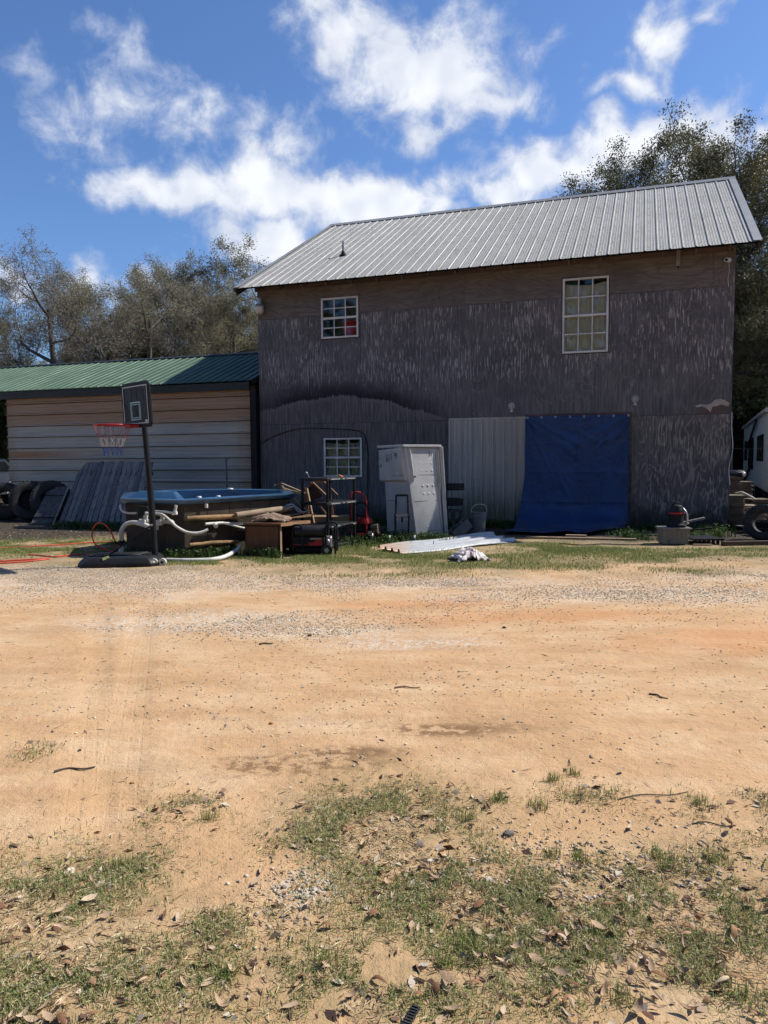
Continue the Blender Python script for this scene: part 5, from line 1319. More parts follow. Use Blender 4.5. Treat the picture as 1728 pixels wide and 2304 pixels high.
mb = MB(); mb.add([(-1.18, 11.651, .245), (-1.0, 11.651, .245), (-1.0, 11.651, .268), (-1.18, 11.651, .268)], [(0, 1, 2, 3)]); T.part('cream_label', mb, mat('cream_label', (.34, .29, .20), None, .6), pn)
mb = MB(); mb.add([(-1.43, 11.651, .165), (-1.22, 11.651, .160), (-1.22, 11.651, .170), (-1.43, 11.651, .175)], [(0, 1, 2, 3)]); T.part('stripe', mb, M_RED, pn)
mb = MB(); mb.bb((-1.42, 11.7, .03), (-1.0, 12.0, .13)); T.part('engine', mb, M_BLACK, bevel=.02)
mb = MB(); mb.bb((-.98, 11.72, .10), (-.86, 11.9, .28)); mb.cyl((-.93, 11.70, .20), (-.93, 11.78, .20), .05, 12); T.part('carburettor', mb, M_CHROME, bevel=.01)
mb = MB(); mb.tube([(-.93, 11.62, .085), (-.93, 11.68, .085)], .085, 20); wh = T.part('wheel', mb, M_RUBBER, smooth=40)
mb = MB(); mb.tube([(-.93, 11.612, .085), (-.93, 11.62, .085)], .035, 14); T.part('hub', mb, M_CHROME, wh, smooth=40)
mb = MB(); mb.tube(spline([(-.86, 11.72, .38), (-.74, 11.78, .42), (-.58, 11.86, .46), (-.54, 11.9, .45), (-.56, 11.92, .41), (-.70, 11.85, .27), (-.84, 11.8, .15)], 6), .014, 8); T.part('fold_handle', mb, M_BLACK, smooth=50)

for o in [T.e]: o.location += Vector((.06, -.44, 0))          # gen_shift: it stands in front of the cabinet's open side

# -- red pressure washer
T = Thing('pressure_washer', (-.38, 13.1, 0), 'red pressure washer with a tall tube handle beside the black shelf', 'pressure washer')
mb = MB(); mb.tube(spline([(-.57, 12.92, .12), (-.57, 12.95, .5), (-.57, 12.98, .82), (-.53, 13.0, .87), (-.43, 13.0, .87), (-.36, 13.0, .82), (-.31, 12.98, .74), (-.31, 12.95, .5), (-.31, 12.92, .12)], 5), .019, 8); T.part('handle', mb, M_RED, smooth=50)
mb = MB(); mb.bb((-.58, 12.88, .13), (-.06, 13.2, .17)); T.part('chassis', mb, M_RED, bevel=.01)
mb = MB(); mb.bb((-.50, 12.95, .18), (-.22, 13.2, .34)); T.part('engine', mb, M_BLACK, bevel=.02)
mb = MB(); mb.lathe([(0, .12), (.08, .115), (.125, .08), (.14, .0), (.14, -.01)], (-.34, 13.05, .34), 18); T.part('engine_cover', mb, M_RED, smooth=50)
mb = MB(); mb.cyl((-.22, 12.95, .26), (-.10, 12.9, .28), .055, 12); mb.cyl((-.18, 12.9, .2), (-.10, 12.86, .2), .04, 10); T.part('pump', mb, mat('brass_grey', (.20, .17, .12), None, .45, .5), smooth=40)
for x_, y_ in ((-.60, 12.95), (-.23, 12.86)):
    mb = MB(); mb.tube([(x_ - .03, y_ + .01, .105), (x_ + .03, y_ - .01, .105)], .105, 22); w_ = T.part('wheel', mb, M_RUBBER, smooth=40)
    mb = MB()
    for a in range(5): an = a * 1.2566; mb.bar((x_ + .032, y_ - .012, .105), (x_ + .032, y_ - .012 + .07 * math.cos(an), .105 + .07 * math.sin(an)), .014, .006)
    ring = [(x_ + .032, y_ - .012 + .072 * math.cos(a), .105 + .072 * math.sin(a)) for a in np.linspace(0, 2 * math.pi, 20, endpoint=False)]; mb.tube(ring, .006, 5, closed=True)
    T.part('wheel_spokes', mb, M_CHROME, w_)
mb = MB(); mb.lathe([(.10, -.04), (.14, -.04), (.14, .04), (.10, .04)], (-.40, 12.99, .58), 20, Matrix.Rotation(R(90), 3, 'X'), closed=True); T.part('hose_coil', mb, M_BLACK, smooth=40)

# -- white insulated bin standing on end
T = Thing('fish_bin', (.55, 13.7, 0), 'big dirty white plastic bin standing on end against the barn', 'bin')
m, kk, b = new_mat('dirty_white_plastic'); P = kk.coords(); n1 = kk.noise(P, 2.2, 6, .65); n2 = kk.noise(P, 60, 4, .7); n3 = kk.noise(kk.vec('MULTIPLY', P, (3, 3, .5)), 4, 5, .6)
col = kk.mix(kk.step(n1, .35, .7), (.40, .40, .40), (.31, .31, .32)); col = kk.mix(kk.step(n2, .55, .72, 0, .5), col, (.22, .215, .21)); col = kk.mix(kk.step(n3, .56, .75, 0, .4), col, (.24, .22, .19))
kk.put(b.inputs['Base Color'], col); b.inputs['Roughness'].default_value = .55; bump(kk, b, n2, .25, .006); M_BIN = m
b0 = [Vector(p) for p in ((.58, 13.06, .0), (1.10, 13.48, .0), (.68, 14.55, .0), (.06, 14.02, .0))]
b1 = [Vector(p) for p in ((.355, 13.16, 1.66), (1.0, 13.56, 1.66), (.6, 14.6, 1.64), (-.02, 14.06, 1.62))]
def binring(t, s=1.0, z=None):
    r_ = [a.lerp(c_, t) for a, c_ in zip(b0, b1)]; c_ = sum(r_, Vector()) / 4
    return [tuple(c_ + (p - c_) * s) if True else p for p in r_]
mb = MB(); mb.loft([binring(0, .97), binring(.02, 1.0), binring(.60, .99), binring(.64, 1.0), binring(.98, 1.0), binring(1.0, .99)])
body = T.part('bin_body', mb, M_BIN, smooth=25, bevel=.05, bseg=3)
up_ = (b1[0] - b0[0]).normalized()
def face(i, j, s, t, o):                    # point on a side face: i->j along, t up, o outwards
    lo = b0[i].lerp(b0[j], s); hi = b1[i].lerp(b1[j], s); p = lo.lerp(hi, t)
    d_ = (b0[j] - b0[i]).normalized(); n_ = d_.cross(up_).normalized(); return p + n_ * o
# upper bulge on the left face and corner
mb = MB(); pr = []
for t, o in ((.635, .02), (.655, .055), (.97, .05), (1.0, .05)):
    l_ = [face(3, 0, -.09, t, o), face(3, 0, .93, t, o), face(0, 1, .13, t, o * .8), face(0, 1, .20, t, -.01)]; l2 = [face(0, 1, .20, t, -.08), face(3, 0, -.09, t, -.08)]
    pr.append(l_ + l2)
mb.loft(pr); T.part('upper_bulge', mb, M_BIN, body, smooth=40, bevel=.012, bseg=2)
mb = MB(); rt = [Vector(p) for p in binring(1.0, 1.09)]; rt[3] += (rt[3] - rt[0]) * .15; mb.prism([(p.x, p.y) for p in rt], 1.655, 1.70); T.part('rim_lip', mb, M_BIN, body, bevel=.01, bseg=2)
mb = MB(); mb.bar(face(0, 1, 1.02, .0, .03), face(0, 1, 1.02, 1.0, .04), .07, .05); mb.bar(face(0, 1, .9, .0, .008), face(0, 1, .9, .97, .008), .03, .02); T.part('side_lip', mb, M_BIN, body, bevel=.008)
for t in (.10, .42, .70):
    for (i, j, s0, s1, o) in ((0, 1, .08, .84, .0), (3, 0, .06, .95, .0 if t < .6 else .052)):
        mb = MB(); mb.bar(face(i, j, s0, t, o + .002), face(i, j, s1, t, o + .002), .004, .008); T.part('groove', mb, mat('groove_dark', (.09, .09, .09), None, .8), body)
for t in (.04, .145, .225, .50, .585, .745, .825):
    for s in (.42, .58, .74):
        c_ = face(0, 1, s, t, .002); d_ = (b0[1] - b0[0]).normalized(); n_ = d_.cross(up_).normalized()
        mb = MB(); mb.lathe([(0, .006), (.014, .005), (.022, 0)], c_, 10, n_.to_track_quat('Z', 'Y').to_matrix()); T.part('stud', mb, M_BIN, body, smooth=50)
mb = MB(); mb.tube([face(0, 1, .16, .68, .02), face(0, 1, .16, .68, .06)], .014, 8); T.part('drain_plug', mb, M_BLACK, body)
def stencil(txt, p, i, j, size, m_):
    cu = bpy.data.curves.new('lettering', 'FONT'); cu.body = txt; cu.size = size; cu.extrude = .0006; cu.resolution_u = 2
    ob = bpy.data.objects.new('lettering_tmp', cu); C.objects.link(ob)
    me = bpy.data.meshes.new_from_object(ob.evaluated_get(bpy.context.evaluated_depsgraph_get())); bpy.data.objects.remove(ob); me.name = 'lettering'
    d_ = (b0[j] - b0[i]).normalized(); n_ = d_.cross(up_).normalized(); u_ = n_.cross(d_)
    me.transform(Matrix.Translation(p - T.loc) @ Matrix((d_, u_, n_)).transposed().to_4x4())
    o = link('lettering', me, m_, body); return o
M_INK = mat('stencil_ink', (.035, .035, .04), (.10, .10, .10), .8, scale=40, bst=0)
stencil('36', face(0, 1, .66, .90, .014), 0, 1, .12, M_INK); stencil('95', face(3, 0, .66, .885, .064), 3, 0, .15, M_INK); stencil('5', face(3, 0, .50, .89, .064), 3, 0, .12, M_INK)
stencil('3', face(3, 0, -.03, .885, .064), 3, 0, .10, M_INK); stencil('K', face(3, 0, -.01, .80, .064), 3, 0, .10, M_INK)
mb = MB(); q = [face(3, 0, .28, .86, .063), face(3, 0, .44, .86, .063), face(3, 0, .44, .945, .063), face(3, 0, .28, .945, .063)]; mb.add(q, [(0, 1, 2, 3)]); T.part('worn_stencil', mb, mat('worn_ink', (.06, .06, .065), (.38, .38, .38), .8, scale=14, bst=0), body)

# -- folding luggage cart in front of the bin
T = Thing('hand_cart', (.32, 12.98, 0), 'black folding hand cart leaning against the white bin', 'hand cart')
cx, cy = .315, 12.95
mb = MB(); mb.tube(spline([(cx - .11, cy + .05, .42), (cx - .10, cy + .09, .78), (cx - .085, cy + .10, .815), (cx + .085, cy + .10, .815), (cx + .10, cy + .09, .78), (cx + .11, cy + .05, .42)], 5), .016, 8); T.part('handle', mb, M_BLACK, smooth=50)
mb = MB(); mb.tube([(cx - .085, cy + .1, .818), (cx + .085, cy + .1, .818)], .023, 8); T.part('grip', mb, M_BLACK, smooth=50)
for s_ in (-1, 1):
    mb = MB(); mb.tube(spline([(cx + s_ * .12, cy + .05, .50), (cx + s_ * .12, cy, .14), (cx + s_ * .15, cy - .03, .10), (cx + s_ * .205, cy - .05, .05)], 4), .019, 8); T.part('side_tube', mb, M_BLACK, smooth=50)
    mb = MB(); mb.bar((cx + s_ * .11, cy - .02, .12), (cx, cy - .08, .07), .02); T.part('foot_arm', mb, M_BLACK)
    mb = MB(); x_ = cx + s_ * .215; mb.tube([(x_ - .016, cy - .05, .065), (x_ + .016, cy - .05, .065)], .065, 18); w_ = T.part('wheel', mb, M_PVC, smooth=40)
    mb = MB(); mb.tube([(x_ - .02, cy - .05, .065), (x_ + .02, cy - .05, .065)], .03, 12); T.part('hub', mb, M_BLACK, w_, smooth=40)
for z_, m_ in ((.475, M_CHROME), (.39, M_CHROME)): mb = MB(); mb.bar((cx - .12, cy + .035, z_), (cx + .12, cy + .035, z_), .012, .014); T.part('crossbar', mb, m_)
mb = MB(); mb.bar((cx, cy + .025, .44), (cx, cy + .02, .35), .03, .02); mb.bar((cx, cy + .02, .36), (cx, cy - .06, .06), .006); T.part('latch', mb, M_BLACK)

# -- two car tyres on a stand between bin and door
T = Thing('step_stool', (1.36, 14.75, 0), 'small grey wooden stool carrying two tyres beside the white bin', 'stool')
mb = MB(); mb.bb((1.16, 14.6, .40), (1.56, 14.95, .44)); T.part('seat', mb, M_WOODGREY, bevel=.004)
for x_ in (1.19, 1.38, 1.53):
    for y_ in (14.63, 14.92): mb = MB(); mb.bb((x_ - .02, y_ - .02, 0), (x_ + .02, y_ + .02, .398)); T.part('leg', mb, M_WOODGREY)
tyre((1.32, 14.80, .44 + .155), (0.02, 0, 1), .46, 'lower of two stacked tyres on the stool beside the white bin', .55)
tyre((1.34, 14.80, .44 + .45), (0.0, .03, 1), .46, 'upper of two stacked tyres on the stool beside the white bin', .55)
T = Thing('cinder_block', (1.45, 14.0, 0), 'tilted grey concrete block between the white bin and the bucket', 'block')
rt = Matrix.Rotation(.3, 3, 'Z') @ Matrix.Rotation(-.65, 3, 'Y')
for o_ in ((0, -.085, 0), (0, .085, 0)): mb = MB(); mb.box(Vector((1.42, 13.85, .14)) + rt @ Vector(o_), (.39, .03, .19), rt); T.part('face_shell', mb, mat('concrete', (.16, .155, .15), None, .95, bs=60, bst=.5))
for o_ in ((-.18, 0, 0), (0, 0, 0), (.18, 0, 0)): mb = MB(); mb.box(Vector((1.42, 13.85, .14)) + rt @ Vector(o_), (.03, .14, .19), rt); T.part('web', mb, mat('concrete', (.16, .155, .15), None, .95))
T = Thing('bucket', (1.81, 14.22, 0), 'grey plastic bucket with a yellow sticker before the metal door', 'bucket')
mb = MB(); c_ = (1.81, 14.22, 0); mb.lathe([(0, .02), (.115, .02), (.12, 0), (.125, .02), (.142, .34), (.152, .345), (.152, .37), (.147, .372), (.147, .41), (.158, .415), (.158, .43), (.146, .435), (.144, .42), (.12, .05), (0, .045)], c_, 28); T.part('pail', mb, mat('grey_plastic', (.18, .19, .20), (.14, .15, .16), .5, scale=4, dirt=(.09, .09, .08), damt=.3), smooth=35)
mb = MB(); mb.tube(spline([(1.66, 14.20, .40), (1.665, 14.17, .48), (1.72, 14.13, .56), (1.82, 14.12, .585), (1.92, 14.13, .56), (1.95, 14.17, .50), (1.96, 14.2, .40)], 5), .008, 6); T.part('bail_handle', mb, M_PVC, smooth=True)
mb = MB(); V = []
for a in (-.95, -.80, -.65):
    for z_ in (.12, .19, .26):
        r_ = .1225 + .0531 * (z_ - .02) + .003; hs = 1 - abs(z_ - .19) / .14; an = -.80 + (a + .80) * max(hs, .05) * 1.6; V.append((1.81 + r_ * math.cos(an), 14.22 + r_ * math.sin(an), z_))
mb.add(V, [(0, 3, 4, 1), (1, 4, 5, 2), (3, 6, 7, 4), (4, 7, 8, 5)]); T.part('sticker', mb, mat('yellow_sticker', (.55, .46, .03), None, .5, bst=0))

# -- metal roofing sheets on the grass
T = Thing('roof_sheet', (1.1, 12.4, 0), 'white ribbed metal sheet lying on the grass', 'metal sheet')
A0, A1, B0_, B1_ = Vector((-.10, 11.86, .035)), Vector((.30, 11.2, .012)), Vector((1.93, 13.75, .05)), Vector((2.28, 12.80, .02))
m, kk, b = new_mat('white_sheet'); P = kk.coords(); n1 = kk.noise(P, 4, 6, .65); X, Y, Z = kk.sep(P)
col = kk.mix(kk.step(n1, .4, .7), (.40, .41, .42), (.32, .33, .34)); col = kk.mix(kk.math('MULTIPLY', kk.step(kk.math('ADD', X, kk.math('MULTIPLY', n1, .9)), .0, -.7), .8), col, (.42, .25, .13))
kk.put(b.inputs['Base Color'], col); b.inputs['Roughness'].default_value = .4; b.inputs['Metallic'].default_value = .2
prof = []
for i in range(4): o_ = i / 4; prof += [(o_, .0), (o_ + .02, .045), (o_ + .075, .045), (o_ + .10, 0), (o_ + .17, 0)]
prof.append((1.0, .0)); V = []; n_ = len(prof)
for th in (0, -.002):
    for t in np.linspace(0, 1, 9):
        for (s, h_) in prof:
            jag = (.10 * ((s * 4) % 1 > .5) + .25 * s) * (t > .99) * 0
            tt = t * (1 + .035 * math.sin(s * 17)) if t == 1 else t
            p = A0.lerp(A1, s).lerp(B0_.lerp(B1_, s), tt); V.append(p + Vector((0, 0, h_ + th + .012 * math.sin(t * 9 + s * 2))))
F = []
for q in (0, 9 * n_):
    for r_ in range(8):
        for j in range(n_ - 1): a = q + r_ * n_ + j; F.append((a, a + 1, a + n_ + 1, a + n_))
mb = MB(); mb.add(V, F); T.part('sheet', mb, m)

# -- boards and sticks before the tarp
def plank(p, q, w_, t_, m_, label, name='plank', cat='plank'): mb = MB(); mb.bar(p, q, w_, t_); return tag(mb.build(name, m_, None, bevel=.003), label, cat)
plank((2.55, 13.45, .02), (4.40, 12.95, .02), .10, .03, M_WOODTAN, 'long thin plank on the ground below the tarp')
plank((3.3, 13.52, .03), (3.65, 13.42, .03), .10, .05, M_WOODTAN, 'short pale wood scrap on the hem of the tarp', 'wood_scrap', 'wood')
plank((4.55, 13.75, .02), (5.05, 12.75, .10), .05, .03, M_WOODGREY, 'grey stick leaning from the barn towards the tote', 'stick', 'stick')
plank((5.15, 12.9, .30), (5.6, 13.0, .38), .04, .04, mat('dull_pipe', (.20, .195, .17), None, .7), 'pale pipe end sticking out right of the tote', 'pipe', 'pipe')
plank((5.0, 13.3, .1), (5.9, 13.3, .18), .03, .03, M_BLACK, 'dark bar lying behind the tote', 'bar', 'bar')
mb = MB(); mb.tube(spline([(2.95, 12.5, .015), (3.2, 12.2, .02), (3.6, 12.35, .015), (3.9, 12.2, .02), (4.3, 12.25, .015)], 6), .009, 5); tag(mb.build('twig', M_BARKD), 'long dark twig on the ground before the tarp', 'twig')

# -- storage tote with a shop vacuum on it
T = Thing('tote', (4.81, 12.4, 0), 'grey plastic storage tote standing against the barn', 'tote')
M_TOTE = mat('tote_grey', (.20, .195, .185), (.16, .155, .15), .5, scale=4, dirt=(.10, .09, .07), damt=.35)
mb = MB(); mb.loft([[(4.60, 12.27, .01), (5.00, 12.23, .01), (5.03, 12.53, .01), (4.63, 12.57, .01)], [(4.58, 12.25, .26), (5.03, 12.21, .26), (5.06, 12.56, .26), (4.61, 12.60, .26)]]); T.part('tub', mb, M_TOTE, bevel=.012, bseg=2)
for i in range(6):
    x_ = 4.62 + i * .075; mb = MB(); y_ = 12.262 - (x_ - 4.6) * .09; mb.bar((x_, y_ + .004, .03), (x_ - .008, y_ - .016, .24), .02, .012); T.part('rib', mb, M_TOTE)
mb = MB(); mb.prism([(4.56, 12.235), (5.05, 12.19), (5.085, 12.58), (4.595, 12.62)], .255, .285); T.part('lid', mb, M_TOTE, bevel=.008)
T = Thing('shop_vacuum', (4.87, 12.4, .285), 'black shop vacuum with a red band standing on the grey tote', 'vacuum')
mb = MB(); mb.lathe([(0, .30), (.135, .30), (.15, .285), (.15, .31), (.125, .34), (.115, .36), (.12, .50), (.125, .505)], (4.87, 12.4, 0), 24); T.part('tank', mb, M_BLACK, smooth=40)
mb = MB(); mb.lathe([(.127, .505), (.13, .51), (.13, .525), (.127, .53)], (4.87, 12.4, 0), 24); T.part('red_band', mb, M_RED, smooth=40)
mb = MB(); mb.lathe([(.125, .53), (.12, .57), (.10, .60), (.095, .635), (.06, .655), (0, .66)], (4.87, 12.4, 0), 24); hd = T.part('motor_head', mb, M_PLASTIC_BK, smooth=40)
mb = MB(); mb.tube(spline([(4.80, 12.4, .64), (4.82, 12.36, .69), (4.87, 12.36, .695), (4.93, 12.4, .67), (4.94, 12.4, .63)], 5), .012, 7); T.part('handle', mb, M_BLACK, hd, smooth=True)
mb = MB(); mb.tube(spline([(4.95, 12.33, .60), (4.99, 12.28, .52), (5.0, 12.27, .42), (4.99, 12.28, .33)], 6), .018, 8); T.part('chrome_strip', mb, M_CHROME, smooth=True)
for a in (-2.2, -1.2, -.2): mb = MB(); mb.box((4.87 + .13 * math.cos(a), 12.4 + .13 * math.sin(a), .305), (.05, .05, .04)); T.part('caster', mb, M_BLACK, bevel=.008)
mb = MB(); mb.lathe([(0, .02), (.02, .018), (.025, 0)], (5.0, 12.25, .35), 10); T.part('pink_knob', mb, mat('pinkish', (.5, .3, .28), None, .5))
# black plastic tray
T = Thing('plastic_tray', (5.35, 12.45, 0), 'flat black plastic tray with cut edges beside the tote', 'tray')
mb = MB(); mb.bb((5.10, 12.25, .07), (5.62, 12.85, .095)); T.part('deck', mb, M_BLACK)
for i in range(7): mb = MB(); x_ = 5.13 + i * .076; mb.bb((x_, 12.27, .0), (x_ + .03, 12.32, .07)); T.part('foot', mb, M_BLACK)
plank((5.06, 12.16, .015), (5.35, 12.12, .015), .05, .02, M_WOODTAN, 'thin pale stick on the ground before the black tray', 'stick', 'stick')
plank((5.52, 12.12, .035), (7.2, 12.22, .035), .09, .07, mat('dark_timber', (.085, .062, .045), (.055, .04, .03), .9, scale=6, stretch=(.2, 1, 1)), 'long dark timber on the ground at the right edge', 'timber', 'timber')

# -- stacks of flat stones/boards by the barn corner
M_SLAB = mat('tan_slab', (.235, .19, .135), (.165, .13, .095), .85, scale=6, bst=.25, dirt=(.09, .07, .05), damt=.5)
M_SLAB2 = mat('brown_slab', (.15, .115, .085), (.10, .078, .058), .85, scale=6, bst=.25)
def stack(x, y, w_, d_, z0, n, t_, label, m_, rz=0.0, seed=1, jit=.02):
    r_ = random.Random(seed); T_ = Thing('board_stack', (x, y, z0), label, 'stack', 'stacks of short boards by the barn corner')
    for i in range(n):
        mb = MB(); z_ = z0 + i * t_; mb.box((x + r_.uniform(-jit, jit), y + r_.uniform(-jit, jit), z_ + t_ / 2), (w_ + r_.uniform(-.03, .02), d_, t_ - .006), rz + r_.uniform(-.05, .05)); T_.part('board', mb, m_, bevel=.004)
stack(6.98, 14.85, .30, .5, .12, 15, .038, 'board stack closest to the barn corner', M_SLAB2, -.3, 3)
stack(7.28, 14.9, .28, .5, .16, 9, .036, 'short uneven board stack in the middle of the pile', M_SLAB, -.2, 4)
stack(7.05, 14.15, .26, .4, .12, 7, .04, 'front board stack with pale ends', M_SLAB, -.1, 5)
stack(7.36, 14.35, .24, .4, .14, 6, .04, 'board stack right of the one with pale ends', M_SLAB2, .1, 6)
stack(7.72, 15.4, .42, .5, .3, 7, .04, 'wide board stack behind at the right', M_SLAB2, -.1, 7)
stack(7.28, 15.7, .36, .5, .3, 19, .038, 'tallest board stack behind the barn corner', M_SLAB2, -.25, 8)
stack(7.78, 16.3, .42, .5, .35, 14, .04, 'second tallest board stack toward the camper', M_SLAB2, -.25, 9)
T = Thing('pallet', (7.3, 15.2, 0), 'dark pallet under the board stacks', 'pallet')
for i in range(6): mb = MB(); mb.bb((6.85 + i * .22, 14.0, .085), (6.98 + i * .22, 16.5, .11)); T.part('slat', mb, M_WOODGREY)
for y_ in (14.1, 15.2, 16.3): mb = MB(); mb.bb((6.85, y_, .0), (8.1, y_ + .1, .084)); T.part('runner', mb, M_WOODGREY)
mb = MB(); mb.bb((7.55, 15.2, .0), (7.95, 16.5, .295)); tag(mb.build('wood_block', M_WOODGREY), 'grey block carrying the rear board stacks', 'block')
mb = MB(); mb.bb((7.12, 15.5, .11), (7.5, 15.9, .295)); tag(mb.build('wood_block', M_WOODGREY), 'grey block under the tallest board stack', 'block')
T = Thing('engine_part', (7.30, 15.6, 1.03), 'glossy black machine housing with a white knob on the tallest board stack', 'machine')
mb = MB(); mb.loft([[(7.12, 15.45, 1.03), (7.48, 15.45, 1.03), (7.48, 15.8, 1.03), (7.12, 15.8, 1.03)], [(7.10, 15.43, 1.10), (7.50, 15.43, 1.10), (7.50, 15.82, 1.10), (7.10, 15.82, 1.10)], [(7.15, 15.5, 1.17), (7.44, 15.5, 1.17), (7.44, 15.78, 1.17), (7.15, 15.78, 1.17)]]); T.part('housing', mb, mat('gloss_black', (.012, .012, .016), None, .15, bst=0), smooth=40, bevel=.02, bseg=2)
mb = MB(); mb.lathe([(0, .03), (.03, .025), (.04, 0), (.03, -.02)], (7.43, 15.41, 1.07), 14, Matrix.Rotation(R(90), 3, 'X')); T.part('white_knob', mb, M_VINYL, smooth=50)
mb = MB(); mb.tube(spline([(7.02, 14.9, .71), (7.12, 14.86, .735), (7.2, 14.84, .70), (7.3, 14.8, .64), (7.36, 14.8, .6)], 5), [.02] * 21, 8); tag(mb.build('pipe_fitting', M_PVC, None, True), 'white bent pipe fitting on the board stacks', 'pipe')
# milk crate, seen under the boards
T = Thing('milk_crate', (6.95, 13.6, 0), 'black milk crate in front of the board stacks', 'crate')
for a, b_ in (((6.78, 13.45, 0), (7.10, 13.47, .02)), ((6.78, 13.45, .24), (7.10, 13.47, .27)), ((6.78, 13.45, .11), (7.10, 13.47, .14))): mb = MB(); mb.bb(a, b_); T.part('band', mb, M_BLACK)
for i in range(6): mb = MB(); mb.bar((6.79 + i * .06, 13.46, .02), (6.79 + i * .06, 13.46, .24), .012); T.part('bar', mb, M_BLACK)
mb = MB(); mb.bb((6.78, 13.475, .0), (6.80, 13.78, .27)); mb.bb((7.08, 13.475, .0), (7.10, 13.78, .27)); mb.bb((6.80, 13.76, .0), (7.08, 13.78, .27)); T.part('side', mb, M_BLACK)
tyre((6.56, 12.85, .31), (-.72, -.68, .12), .46, 'dusty car tyre standing at the right edge before the boards', .68)

# -- camper trailer
T = Thing('camper', (13.5, 27.0, 0), 'white camper trailer with dark windows at the right edge', 'camper')
F0, F1 = Vector((10.55, 20.6, 0)), Vector((16.05, 33.4, 0)); cd = (F1 - F0).normalized(); co = Vector((cd.y, -cd.x, 0))
M_CAMP = mat('camper_white', (.50, .50, .485), (.44, .44, .43), .4, scale=1.2, dirt=(.3, .29, .26), damt=.3)
def cpn(s, z, o=0.0): return F0.lerp(F1, s) + co * o + Vector((0, 0, z))
mb = MB(); V = [cpn(0, .45), cpn(1, .45), cpn(1, 2.70), cpn(0, 2.70)]; V += [p + co * 2.4 for p in V]
mb.add(V, [(0, 1, 2, 3), (7, 6, 5, 4), (0, 4, 5, 1), (1, 5, 6, 2), (2, 6, 7, 3), (3, 7, 4, 0)]); bd = T.part('body', mb, M_CAMP, bevel=.06, bseg=2)
mb = MB(); mb.tube([cpn(-.002, 2.72, -.03), cpn(1.002, 2.72, -.03)], .07, 10); T.part('roof_gutter', mb, M_CAMP, smooth=40)
for s0, s1, z0, z1 in ((.76, .90, 1.28, 2.08), (.45, .67, .98, 2.1), (.10, .30, 1.3, 2.1)):
    mb = MB(); V = [cpn(s0, z0, -.004), cpn(s1, z0, -.004), cpn(s1, z1, -.004), cpn(s0, z1, -.004)]; V += [p - co * .02 for p in V]
    mb.add(V, [(0, 1, 2, 3), (7, 6, 5, 4), (0, 4, 5, 1), (1, 5, 6, 2), (2, 6, 7, 3), (3, 7, 4, 0)]); T.part('window', mb, mat('tinted_glass', (.01, .012, .016), None, .1, bst=0), bd)
for p, q in ((cpn(.30, 2.62, -.06), cpn(.70, 1.75, -.06)), (cpn(.46, 1.2, -.06), cpn(.80, .45, -.06))): mb = MB(); mb.bar(p, q, .06, .06); T.part('awning_arm', mb, M_BLACK)
mb = MB(); mb.bar(cpn(.0, .40, .3), cpn(1, .40, .3), .1, .12); T.part('chassis_rail', mb, M_BLACK)
for s_ in (.42, .52): mb = MB(); c_ = cpn(s_, .34, .14); mb.tube([c_ - co * .1, c_ + co * .1], .34, 22); T.part('wheel', mb, M_RUBBER, smooth=40)
for s_ in (.92, .08): mb = MB(); mb.bar(cpn(s_, 0, .3), cpn(s_, .36, .3), .08); T.part('jack_stand', mb, M_BLACK)

# -- wire fence in the gap, car under the carport
T = Thing('wire_fence', (13.5, 28.5, 0), 'grey pipe fence in the gap between barn and camper', 'fence')
for x_ in (11.2, 13.6, 16.0): mb = MB(); mb.cyl((x_, 29.2, 0), (x_, 29.2, 2.05), .03, 8); T.part('post', mb, M_CHROME)
for z_ in (1.75, .9): mb = MB(); mb.cyl((11.2, 29.2, z_), (16.0, 29.2, z_), .02, 8); T.part('rail', mb, M_CHROME)
T = Thing('parked_car', (-13.6, 24.0, 0), 'white car just showing at the left edge beyond the shed', 'car')
M_CARW = mat('white_car_paint', (.66, .66, .66), (.6, .6, .61), .25, scale=2, bst=0)
def cprof(x_, prof): return [(x_, y_, z_) for y_, z_ in prof]
pr = [(22.0, .35), (22.0, .75), (22.3, .98), (23.2, 1.08), (23.9, 1.52), (25.2, 1.56), (26.0, 1.15), (26.5, 1.05), (26.5, .35)]
mb = MB(); mb.loft([cprof(-14.5, pr), cprof(-12.72, pr)]); bd = T.part('body', mb, M_CARW, smooth=30, bevel=.07, bseg=3)
for x_ in (-12.715, -14.505): mb = MB(); mb.add([(x_, 23.4, 1.1), (x_, 23.95, 1.44), (x_, 25.1, 1.46), (x_, 25.7, 1.12)] , [(0, 1, 2, 3)]); T.part('window', mb, mat('tinted_glass', (.01, .012, .016), None, .1, bst=0), bd)
mb = MB(); mb.add([(-14.3, 23.3, 1.15), (-12.9, 23.3, 1.15), (-13.0, 23.85, 1.51), (-14.2, 23.85, 1.51)], [(0, 1, 2, 3)]); T.part('windscreen', mb, mat('tinted_glass', (.01, .012, .016), None, .1, bst=0), bd)
for x_ in (-12.85, -14.37):
    for y_ in (22.75, 25.6): mb = MB(); mb.tube([(x_ - .11, y_, .33), (x_ + .15, y_, .33)], .33, 22); T.part('wheel', mb, M_RUBBER, smooth=40)
for x_ in (-13.0, -14.2): mb = MB(); mb.bar((x_ - .15, 21.99, .72), (x_ + .15, 21.99, .72), .06, .14); T.part('headlight', mb, M_LENS)
mb = MB(); mb.bb((-14.3, 21.96, .38), (-12.9, 22.02, .55)); T.part('bumper', mb, M_BLACK, bevel=.02)

